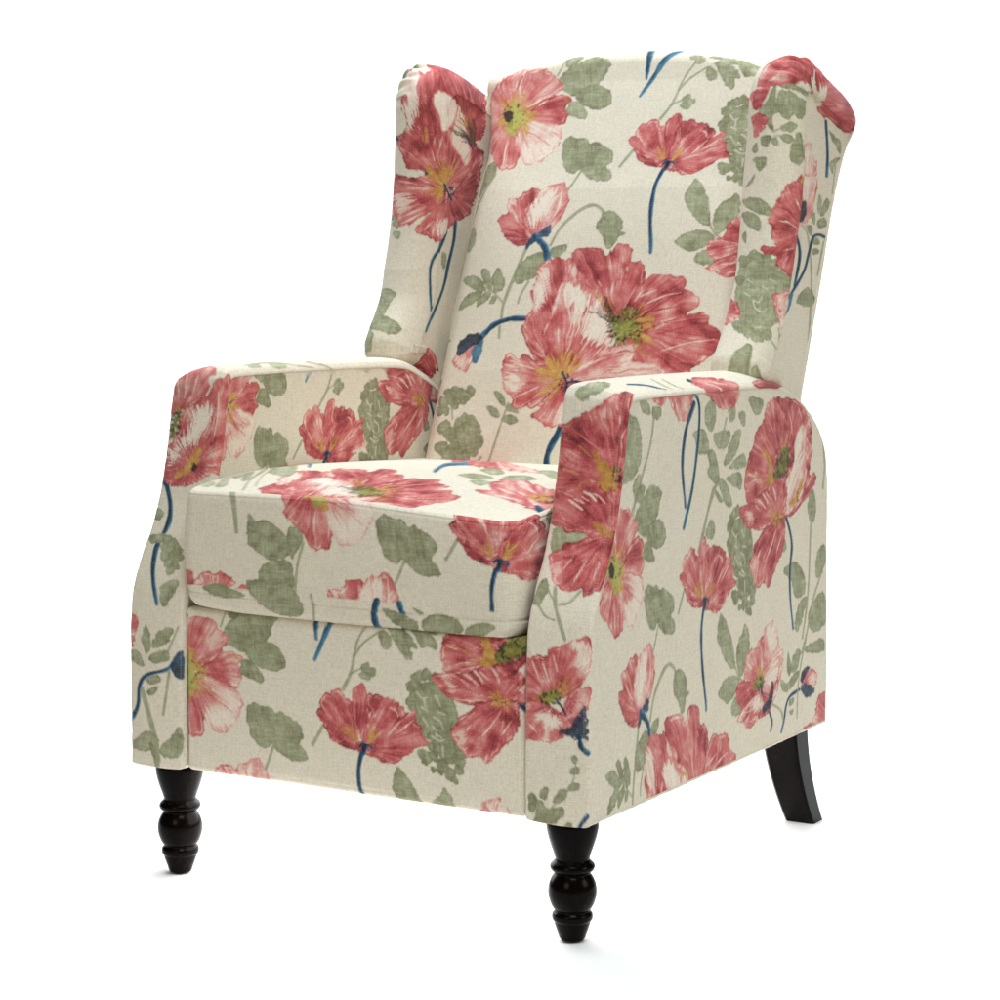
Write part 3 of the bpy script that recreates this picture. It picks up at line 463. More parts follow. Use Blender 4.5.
m = M('right_arm_cup', 420, 570, 170)
m.petal([610,530, 640,518, 690,505, 742,512, 768,466, 830,448, 870,430, 932,408, 1000,405, 1000,562, 942,662, 862,722, 760,745, 620,805, 615,700], [790,760], .40, hl=[dict(poly=[890,440, 965,420, 985,560, 925,560, 930,490], a=.8)], st=[[660,530, 700,640], [720,540, 760,660], [780,490, 810,600], dict(pts=[640,600, 720,700], t=.15)])
m.petal([615,742, 700,760, 742,812, 700,860, 640,880, 612,850], [770,770], .36)
m.petal([612,862, 682,830, 742,820, 792,852, 850,862, 902,762, 962,690, 1000,695, 985,802, 932,902, 900,932, 840,982, 770,1010, 700,1000, 640,992, 612,985], [790,790], .40, hl=[dict(poly=[690,850, 740,830, 800,872, 822,902, 762,935, 716,900], a=.9), dict(poly=[900,800, 960,720, 975,780, 910,860], a=.6, t=.8)], st=[[640,900, 690,960], [850,880, 900,850]])
m.burst([800,750], [5,150], [270,350], 'y', n=14, tone=.35, a=.8); m.burst([760,770], [5,110], [170,215], 'y', n=8, tone=.3, a=.7); m.patch([712,742, 740,718, 802,708, 832,742, 790,782, 740,792], 'o', tone=.45, fray=5); m.dots([775,752], [70,45], 34, size=1.1); m.stem([800,760, 830,800, 860,850], 10, c='n', tone=-.4)
m.patch([808,952, 870,930, 932,852, 968,800, 985,985, 942,995, 880,985], 'n', tone=.25, fray=4); m.stem([938,980, 948,1040, 985,1075], 26, c='n', tone=-.1)
m.lay()

m = M('left_arm_poppy', 160, 340, 170)
m.petal([70,420, 85,372, 88,272, 108,208, 200,176, 320,178, 342,216, 302,230, 292,290, 252,332, 182,382, 122,395], [100,440], .36, st=[[120,240, 115,340], [180,200, 150,330], [240,220, 190,330]], hl=[dict(poly=[95,280, 130,240, 130,340, 100,360], a=.5, t=.8)])
m.petal([420,225, 382,235, 332,250, 302,300, 252,346, 182,392, 130,442, 120,522, 82,602, 52,652, 30,760, 20,815, 100,846, 182,832, 300,776, 400,760, 400,500], [190,740], .33, hl=[dict(poly=[190,412, 250,386, 312,402, 300,472, 240,562, 152,622, 72,722, 62,652, 140,562, 182,492], a=1, s=16, f=18), dict(poly=[330,270, 380,250, 372,420, 340,480], a=.45, t=.75)], st=[[350,300, 340,450, 310,600], dict(pts=[320,420, 290,560, 240,640], t=.2)])
m.patch([90,792, 150,742, 200,652, 242,650, 230,702, 190,762, 120,802], 'y', tone=.55, fray=5); m.patch([188,740, 205,725, 214,750, 200,772, 186,762], 'd', tone=.1); m.dots([200,745], [20,26], 6, size=.8)
m.burst([90,440], [0,70], [250,360], 'y', n=10, tone=.4, a=.85); m.patch([72,482, 98,440, 112,418, 122,442, 92,542, 66,600], 'o', tone=.25, fray=5); m.dots([92,490], [24,70], 30, size=1.0)
m = M('left_wing_poppy', 340, 40, 160)
m.stem([545,800, 540,880], 24, c='n')
m.petal([548,185, 620,175, 690,180, 760,220, 850,290, 900,350, 905,430, 890,560, 860,620, 800,600, 740,440, 650,330, 580,215], [800,560], .22, st=[[560,200, 610,240, 640,285], dict(pts=[720,220, 780,330, 800,430], t=.5), dict(pts=[800,290, 840,420], t=.55)], under=False)
m.petal([470,235, 545,245, 600,225, 660,300, 740,420, 800,560, 850,680, 830,800, 790,920, 700,900, 640,860, 590,820, 510,800, 430,790, 400,730, 365,650, 380,600, 415,560, 420,480, 395,420, 400,370, 430,340, 440,280], [660,900], .26,
  hl=[dict(poly=[440,250, 490,240, 500,300, 490,420, 450,520, 425,560, 415,470, 410,380, 430,320], a=.9), dict(poly=[600,345, 650,335, 720,380, 730,440, 690,540, 640,570, 625,490, 595,400], a=1, s=2, f=3), dict(poly=[740,410, 775,460, 790,560, 815,700, 790,780, 750,720, 700,640, 720,520], a=.85, s=2, f=4)],
  st=[[600,590, 580,680, 590,760], [640,600, 610,720], dict(pts=[520,300, 510,520, 540,740], t=.15, w=2), dict(pts=[560,320, 560,560, 600,760], t=.12, w=2)], under=False)
m.petal([340,860, 380,850, 440,865, 520,862, 580,850, 640,880, 680,960, 640,1060, 560,1070, 520,1100, 430,1145, 380,1160, 360,1110, 335,1070], [670,940], .34, hl=[dict(poly=[340,960, 420,965, 470,1000, 420,1060, 345,1050], a=.7)], st=[[360,880, 480,900], [380,1150, 520,1080], [400,1100, 540,1040]], under=False)
m.petal([470,1190, 530,1110, 600,1050, 690,1000, 760,1000, 730,1110, 680,1180, 630,1250, 580,1245, 520,1210], [670,950], .30, hl=[dict(poly=[600,1150, 660,1120, 670,1180, 630,1240], a=.85)], st=[[520,1190, 580,1130]], under=False)
m.petal([760,900, 800,840, 850,700, 900,700, 860,900, 800,1080, 740,1110, 700,1020], [690,960], .18, under=False)
m.burst([655,915], [6,165], [95,330], 'y', n=28, tone=.42, a=.95, sc=(.85, 1.1)); m.stem([535,555, 542,600, 530,660], 22, c='y').stem([515,590, 520,640], 12, c='y')
m.burst([800,560], [10,150], [215,290], 'y', n=10, tone=.25, a=.7); m.burst([845,640], [5,190], [195,275], 'o', n=18, tone=-.05, a=.85); m.burst([845,660], [5,150], [190,280], 'd', n=14, tone=.2, a=.6)
m.dots([680,950], [30,45], 18, size=1.2); m.stem([650,900, 680,960, 700,1000], 10, c='n', tone=-.3); m.stem([790,600, 830,680], 8, c='n', tone=-.4)
# ======================================================================
# geometry: every upholstered panel is a fine grid that carries a cloth
# chart (name, u, v in metres) so that the printed linen can be laid on it
# ======================================================================
def resample(pts, d, closed=True):
    p = np.asarray(pts, float)
    if closed: p = np.vstack([p, p[:1]])
    seg = np.linalg.norm(np.diff(p, axis=0), axis=1); s = np.r_[0, np.cumsum(seg)]
    n = max(int(math.ceil(s[-1]/d)), 8)
    t = np.linspace(0, s[-1], n + 1)
    if closed: t = t[:-1]
    return np.stack([np.interp(t, s, p[:, 0]), np.interp(t, s, p[:, 1])], 1), t

def round_corners(pts, radii, n=10):
    # polygon with a fillet of the given radius at each corner (0 = keep the point)
    p = np.asarray(pts, float); N = len(p); out = []
    for i in range(N):
        a, b, c = p[i-1], p[i], p[(i+1) % N]; r = radii[i]
        if r <= 0: out.append(b); continue
        u = (a-b)/np.linalg.norm(a-b); v = (c-b)/np.linalg.norm(c-b)
        ang = math.acos(max(-1, min(1, float(u@v)))); d = r/math.tan(ang/2)
        q0, q1 = b+u*d, b+v*d; o = b+(u+v)/np.linalg.norm(u+v)*(r/math.sin(ang/2))
        a0 = math.atan2(*(q0-o)[::-1]); a1 = math.atan2(*(q1-o)[::-1]); da = (a1-a0+math.pi) % (2*math.pi)-math.pi
        for k in range(n+1):
            t = a0+da*k/n; out.append(o+r*np.array([math.cos(t), math.sin(t)]))
    return np.array(out)

def smooth_curve(pts, n=12):
    p = np.asarray(pts, float); q = np.vstack([2*p[0]-p[1], p, 2*p[-1]-p[-2]]); out = []
    for i in range(1, len(q)-2):
        for k in range(n):
            t = k/n; a, b, c, d = q[i-1:i+3]
            out.append(.5*((2*b)+(c-a)*t+(2*a-5*b+4*c-d)*t*t+(3*b-a-3*c+d)*t**3))
    out.append(p[-1]); return np.array(out)

def normals2(p):
    t = np.roll(p, -1, 0)-np.roll(p, 1, 0); t /= np.linalg.norm(t, axis=1)[:, None]+1e-12
    return np.stack([t[:, 1], -t[:, 0]], 1)          # outward for a counter-clockwise outline

def grid_faces(nr, nc, off=0, wrap=False):
    i = np.arange(nr if wrap else nr-1)[:, None]; j = np.arange(nc-1)[None, :]; i2 = (i+1) % nr
    return (np.stack([i*nc+j, i*nc+j+1, i2*nc+j+1, i2*nc+j], -1)+off).reshape(-1, 4)

class Patch:
    """a stack of grids that becomes ONE mesh object"""
    def __init__(s): s.v = []; s.f = []; s.uv = []; s.ch = []; s.n = 0
    def add(s, v, f, uv, chart):
        s.v.append(v); s.f.append(f+s.n); s.uv.append(uv); s.ch += [(chart, s.n, s.n+len(v))]; s.n += len(v)

def slab(profile, c0, c1, r0, r1, axes, d, charts, bulge=None, tuck0=.0008, tuck1=.0008, dp0=None, dp1=None,
         panel_bulge=(0, 0), groove=.0006, stitch=.0055, over=None, planar=False, seams=()):
    """a padded panel: an outline (counter-clockwise in the plane of axes[0], axes[1]) with the thickness c0..c1 along axes[2];
    a border strip follows the outline (fillets r0, r1: numbers or functions of the outline point), two flat panels close it.
    charts = (strip, panel at c0, panel at c1); over(q) = (overhang at c0, at c1) of the strip beyond the panels"""
    P = Patch(); path, s = resample(profile, d); nrm = normals2(path); n = len(path)
    for _ in range(3): nrm = (np.roll(nrm, 1, 0)+2*nrm+np.roll(nrm, -1, 0)); nrm /= np.linalg.norm(nrm, axis=1)[:, None]
    def along(f): return np.array([f(q) for q in path]) if callable(f) else np.full(n, float(f))
    def calm(a):
        k = max(int(.012/d), 1)
        for _ in range(3): a = sum(np.roll(a, i, 0) for i in range(-k, k+1))/(2*k+1)
        return a
    R0, R1 = calm(along(r0)), calm(along(r1)); b = np.zeros(n) if bulge is None else calm(np.array([bulge(q, ss) for q, ss in zip(path, s)]))
    ov = np.zeros((n, 2)) if over is None else calm(np.array([over(q) for q in path]))
    C0, C1 = c0-ov[:, 0], c1+ov[:, 1]; W = C1-C0
    na = max(12, int(max(R0.max(), R1.max())*1.57/d)); a = np.arange(na)/na*math.pi/2; nf = max(int((c1-c0-R0.min()-R1.min())/d), 6); fl = np.linspace(0, 1, nf)
    x0 = R0[:, None]*(1-np.cos(a))[None]; d0 = R0[:, None]*(1-np.sin(a))[None]
    x1 = W[:, None]-R1[:, None]*(1-np.cos(a))[None, ::-1]; d1 = R1[:, None]*(1-np.sin(a))[None, ::-1]
    xf = R0[:, None]+(W-R0-R1)[:, None]*fl[None]
    X = np.concatenate([x0, xf, x1], 1); D = np.concatenate([d0, 0*xf, d1], 1)
    t = X/W[:, None]; al = np.concatenate([np.zeros((n, 1)), np.cumsum(np.hypot(np.diff(X, axis=1), np.diff(D, axis=1)), 1)], 1); tot = al[:, -1:]
    off = b[:, None]*(1-np.abs(2*t-1)**2.2)-D
    for e in (stitch, tot-stitch): off = off-groove*np.exp(-((al-e)/.0013)**2)
    if groove:          # tiny puckers along the seams
        pk = (vnoise(s*95, s*0+.3, 5)-.5)+.6*(vnoise(s*210, s*0+.7, 6)-.5)
        for e in (stitch, tot-stitch): off = off+.0011*pk[:, None]*np.exp(-((al-e)/.007)**2)
    for e in seams: off = off-.0014*np.exp(-((al-e)/.0016)**2)
    # lips that tuck the strip in behind the panels
    X = np.concatenate([ov[:, :1]+.003, X, W[:, None]-ov[:, 1:]-.003], 1); off = np.concatenate([off[:, :1]-.001, off, off[:, -1:]-.001], 1)
    al = np.concatenate([al[:, :1]-.003, al, al[:, -1:]+.003], 1)-tot/2
    V = np.zeros(X.shape+(3,))
    V[..., axes[0]] = path[:, None, 0]+nrm[:, None, 0]*off; V[..., axes[1]] = path[:, None, 1]+nrm[:, None, 1]*off; V[..., axes[2]] = C0[:, None]+X
    uv = V[..., [axes[0], axes[1]]].copy() if planar else np.stack([al, np.broadcast_to(s[:, None], al.shape)], -1)
    P.add(V.reshape(-1, 3), grid_faces(n, X.shape[1], 0, True), uv.reshape(-1, 2), charts[0])
    for side, (c, r, tk, ch, dp) in enumerate(((c0, R0, tuck0, charts[1], dp0), (c1, R1, tuck1, charts[2], dp1))):
        if ch is None: continue
        dp = dp or d
        ip = path-nrm*(r-.0006)[:, None]
        ip = np.vstack([ip, ip[:1]])
        lo, hi = ip[:, 1].min(), ip[:, 1].max(); nr = max(int((hi-lo)/dp), 6); m = max(int((ip[:, 0].max()-ip[:, 0].min())/dp), 6)
        bs = lo+(hi-lo)*np.linspace(1e-4, 1-1e-4, nr)
        ex = np.array([.0004, .001, .002, .0035])         # extra rows near both ends keep round corners round
        bs = np.unique(np.r_[bs, lo+ex, hi-ex]); rows = []
        for z in bs:
            y0, y1 = ip[:-1, 1], ip[1:, 1]; k = (y0-z)*(y1-z) <= 0; dd = np.where(np.abs(y1-y0) < 1e-12, 1, y1-y0)
            x = (ip[:-1, 0]+(ip[1:, 0]-ip[:-1, 0])*(z-y0)/dd)[k]; rows.append((x.min(), x.max()))
        rows = np.array(rows); tt = np.linspace(0, 1, m)
        A = rows[:, :1]+(rows[:, 1:]-rows[:, :1])*tt[None, :]; B = np.broadcast_to(bs[:, None], A.shape)
        pb = panel_bulge[side]*(1-np.abs(2*tt-1)**3)[None, :]*(1-np.abs(2*np.linspace(0, 1, len(bs))-1)**3)[:, None]
        V = np.zeros(A.shape+(3,)); V[..., axes[0]] = A; V[..., axes[1]] = B
        V[..., axes[2]] = (c+tk-pb) if side == 0 else (c-tk+pb)
        P.add(V.reshape(-1, 3), grid_faces(len(bs), m), np.stack([A, B], -1).reshape(-1, 2), ch)
    return P

# ---------- the outlines, in metres (y goes back, z up, x to the viewer's right) ----------
INX, OUTX = .255, .345
def arm_outline():
    f = [(0, .151), (0, .31), (.001, .345), (.006, .385), (.024, .427), (.046, .467), (.063, .51), (.077, .562), (.087, .612), (.093, .636)]
    f = smooth_curve(f, 8)
    top = [(.0995, .6445), (.113, .6475), (.16, .6485), (.30, .6485), (.50, .645), (.567, .633), (.619, .612), (.665, .581), (.694, .546), (.7045, .50)]
    top = smooth_curve(top, 8)
    pts = np.vstack([f, top, [(.7055, .46), (.7055, .151)]])
    return pts[::-1]          # counter-clockwise
def wing_outline():
    f = smooth_curve([(.496, .672), (.512, .69), (.535, .722), (.556, .758), (.574, .80), (.590, .86), (.600, .92), (.606, .98), (.609, 1.02)], 8)
    top = smooth_curve([(.611, 1.036), (.620, 1.056), (.638, 1.070), (.662, 1.075), (.70, 1.068), (.75, 1.053), (.785, 1.042), (.803, 1.034)], 8)
    rear = smooth_curve([(.814, 1.026), (.820, 1.014), (.818, 1.000), (.806, .986), (.782, .962), (.746, .898), (.693, .77), (.640, .66), (.612, .592)], 8)
    low = np.array([(.600, .588), (.58, .590)])
    bot = smooth_curve([(.556, .626), (.548, .642), (.53, .648), (.505, .651), (.494, .660)], 6)
    p = np.vstack([f, top, rear, low, bot])
    return np.roll(p, -(len(f)+len(top)+len(rear)), axis=0)[::-1]      # the outline starts under the wing, out of sight

def noise_push(P, amp, scale, seed):
    """slack in the padding: push the vertices about by a smooth noise"""
    for k, v in enumerate(P.v):
        q = v*scale
        for ax in range(3):
            v[:, ax] += amp*(vnoise(q[:, 0]+q[:, 2]*.7+seed*3.1+ax*17, q[:, 1]-q[:, 2]*.6+seed*1.7+ax*5, seed)-.5)*2*(.35 if ax == 2 else 1)
    return P

FINE, MID, COARSE = .0016*SPC, .0026*SPC, .007*SPC

def build_arm(side):
    vis_in, vis_out = (COARSE, FINE) if side > 0 else (FINE, COARSE)
    nm = 'right' if side > 0 else 'left'
    def bulge(q, s):
        top = np.clip((q[1]-.60)/.045, 0, 1)*np.clip((.69-q[0])/.1, 0, 1)
        return .0025+.008*top if q[0] < .70 else .001
    c0, c1 = (INX, OUTX) if side > 0 else (-OUTX, -INX)
    ro, ri = .0045, .0090
    P = slab(arm_outline(), c0, c1, ri if side > 0 else ro, ro if side > 0 else ri, (1, 2, 0), FINE,
             ('arm_front_'+nm, ('arm_inner_' if side > 0 else 'arm_outer_')+nm, ('arm_outer_' if side > 0 else 'arm_inner_')+nm),
             bulge, dp0=vis_in if side > 0 else vis_out, dp1=vis_out if side > 0 else vis_in,
             panel_bulge=((.002, .004) if side > 0 else (.004, .002)))
    for v in P.v:        # the top of the arm slopes up towards the seat
        inner = np.clip((OUTX-np.abs(v[:, 0]))/(OUTX-INX), 0, 1)
        v[:, 2] += (.012*inner+(.006 if side < 0 else 0))*np.clip((v[:, 2]-.50)/.14, 0, 1)*np.clip((.72-v[:, 1])/.2, 0, 1)
    return noise_push(P, .0011, 9, 3+side)

def build_wing(side):
    nm = 'right' if side > 0 else 'left'
    dy = -.004 if side > 0 else .008
    def topness(q): return np.clip((q[1]-1.0)/.045, 0, 1)*np.clip((q[0]-.615)/.04, 0, 1)*np.clip((.835-q[0])/.02, 0, 1)*np.clip((q[1]-1.0)/.02, 0, 1)
    def bulge(q, s):
        rear = q[0]-dy > .622+.45*(q[1]-.65)+.03 and q[1] < 1.0
        if rear: return .003
        front = .024*(1-np.clip((.68-q[1])/.03, 0, 1)*.4)*np.clip((.72-q[0])/.08, 0, 1)
        return max(front, (.0175 if side > 0 else .021)*np.clip((q[1]-1.01)/.03, 0, 1)*np.clip((.835-q[0])/.03, .3, 1))
    xi, xo = .252, .340
    c0, c1 = (xi, xo) if side > 0 else (-xo, -xi-.004)
    out = wing_outline()+np.array([[dy, 0]]); out[:, 0] += .005*np.clip((.66-out[:, 0])/.05, 0, 1)
    def ri(q): return .024
    def ro(q): return .014+.020*topness(q)
    def over(q): o = .0115*topness(q); return (0, o) if side > 0 else (o, 0)
    P = slab(out, c0, c1, ri if side > 0 else ro, ro if side > 0 else ri, (1, 2, 0), FINE,
             ('wing_front_'+nm, ('wing_inner_' if side > 0 else 'wing_outer_')+nm, ('wing_outer_' if side > 0 else 'wing_inner_')+nm),
             bulge, tuck0=.0015, tuck1=.0015, dp0=COARSE, dp1=FINE, over=over)
    # gathers where the border strip turns over the top corner
    v = P.v[0]
    ax = np.abs(v[:, 0]); dx = np.clip((ax-.285)/.04, 0, 1)
    ang = np.arctan2(v[:, 2]-1.02, v[:, 1]-(.665+dy))
    wgt = dx*np.exp(-((ang-1.75)/.75)**2)*np.clip((v[:, 2]-1.0)/.03, 0, 1)
    puck = .0052*wgt*(np.sin(ang*21+(ax-.3)*60)+.6*np.sin(ang*34+1.3-(ax-.3)*30))
    v[:, 1] += puck*np.cos(ang); v[:, 2] += puck*np.sin(ang)
    if side < 0:
        for v in P.v: v[:, 2] += .017*np.clip((v[:, 2]-.80)/.28, 0, 1)+.013*np.clip((.76-v[:, 2])/.06, 0, 1)*np.clip((.60-v[:, 1])/.02, 0, 1)
        for v in P.v: v[:, 1] += .024*np.clip((.80-v[:, 2])/.12, 0, 1)*np.clip((.66-v[:, 1])/.06, 0, 1)
    return noise_push(P, .0016, 11, 11+side)

def build_cushion():
    x1, y0, y1 = .2515, -.002, .585
    x2 = .245
    out = round_corners([(-x1, y0), (x2, y0), (x2, y1), (-x1, y1)], [.020, .024, .03, .03], 16)
    out = np.roll(out, -2*17-9, axis=0)          # the wall's own seam lies at the back
    def bulge(q, s): return .007*np.clip((.1-q[1])/.08, 0, 1)
    P = slab(out, .362, .515, .016, .0060, (0, 1, 2), FINE, ('cushion_wall', None, 'cushion_top'), bulge, dp1=MID, tuck1=.0006, stitch=.0085, groove=.0009, seams=(.032,))
    ky = np.array([-.01, 0, .03, .06, .12, .18, .26, .38, .5, .6]); kz = np.array([0, .001, .009, .0155, .0225, .0255, .0235, .016, .007, 0])
    for v in P.v:
        top = np.clip((v[:, 2]-.455)/.055, 0, 1); cx = np.clip(1-(np.abs(v[:, 0])/.256)**3, 0, 1)
        right = np.clip(v[:, 0]/.22, 0, 1)
        edge = np.clip((.262-np.abs(v[:, 0]))/.02, 0, 1)**.5
        v[:, 2] += top*np.interp(v[:, 1], ky, kz)*(.62+.38*cx)*(1-.30*right)*(.55+.45*edge)*(1-.55*np.clip((v[:, 0]-.17)/.07, 0, 1)*np.clip((.16-v[:, 1])/.06, 0, 1))
        v[:, 2] -= top*.0135*right*np.clip((.20-v[:, 1])/.18, 0, 1)
        low = np.clip((.40-v[:, 2])/.035, 0, 1); v[:, 2] -= low*(.003*cx-.004*np.clip((-v[:, 0]-.17)/.08, 0, 1)**1.5)
    return noise_push(P, .0014, 8, 21)

def build_footrest():
    out = round_corners([(-.2535, .151), (.2535, .151), (.2535, .3635), (-.2535, .3635)], [.006, .006, .006, .006], 6)
    # outline in (x, z), thickness along y from the front backwards
    P = slab(out, .0015, .06, .0085, .004, (0, 2, 1), MID, ('footrest_front', 'footrest_front', None), lambda q, s: .001,
             dp0=FINE, panel_bulge=(.006, 0), tuck0=.0001, planar=True, groove=0)
    return noise_push(P, .001, 8, 31)

BACK_Z = np.array([.40, .53, .662, .845, .97, 1.09, 1.2]); BACK_Y = np.array([.505, .546, .598, .668, .724, .772, .816])
def back_top(x): return 1.1335-.35*(x+.03)**2-5.0*(x+.03)**4
def build_back():
    P = Patch(); X = .266; R = .030
    xs = np.linspace(-X, X, int(2*X/FINE)); cols = []; L = []
    zc = smooth_curve(np.stack([BACK_Y, BACK_Z], 1), 20)
    nf = int(.66/FINE); na = 26; nb = int(.55/COARSE)
    V = np.zeros((nf+na+nb, len(xs), 3)); UV = np.zeros((nf+na+nb, len(xs), 2))
    for j, x in enumerate(xs):
        zt = back_top(x)-R+.0105
        z = np.linspace(.47, zt, nf); y = np.interp(z, zc[:, 1], zc[:, 0])
        e = 1-abs(x/X)**2.4
        hgt = np.clip((z-.45)/.2, .3, 1)*np.clip((1.14-z)/.22, .25, 1)
        y = y-.020*e*hgt+.060*np.clip((abs(x)-.217)/.049, 0, 1)**2.0*np.clip((1.09-z)/.12, 0, 1)
        slope = (y[-1]-y[-4])/(z[-1]-z[-4]); a0 = math.atan(slope)      # lean angle at the top
        # arc from the front face over the top to the rear face
        o = np.array([y[-1]+R*math.cos(a0), z[-1]-R*math.sin(a0)])
        th = np.linspace(math.pi-a0, -a0, na+1)[1:]
        ya, za = o[0]+R*np.cos(th), o[1]+R*np.sin(th)
        zb = np.linspace(za[-1], .50, nb+1)[1:]; yb = np.interp(zb, zc[:, 1], zc[:, 0])+2*R
        yb += (ya[-1]-yb[0])*np.clip((zb-.5)/.55, 0, 1)
        yy = np.r_[y, ya, yb]; zz = np.r_[z, za, zb]
        V[:, j, 0] = x; V[:, j, 1] = yy; V[:, j, 2] = zz
        s = np.r_[0, np.cumsum(np.hypot(np.diff(yy), np.diff(zz)))]
        UV[:, j, 0] = x; UV[:, j, 1] = s
    P.add(V.reshape(-1, 3), grid_faces(V.shape[0], V.shape[1]), UV.reshape(-1, 2), 'back')
    return noise_push(P, .0013, 7, 41)
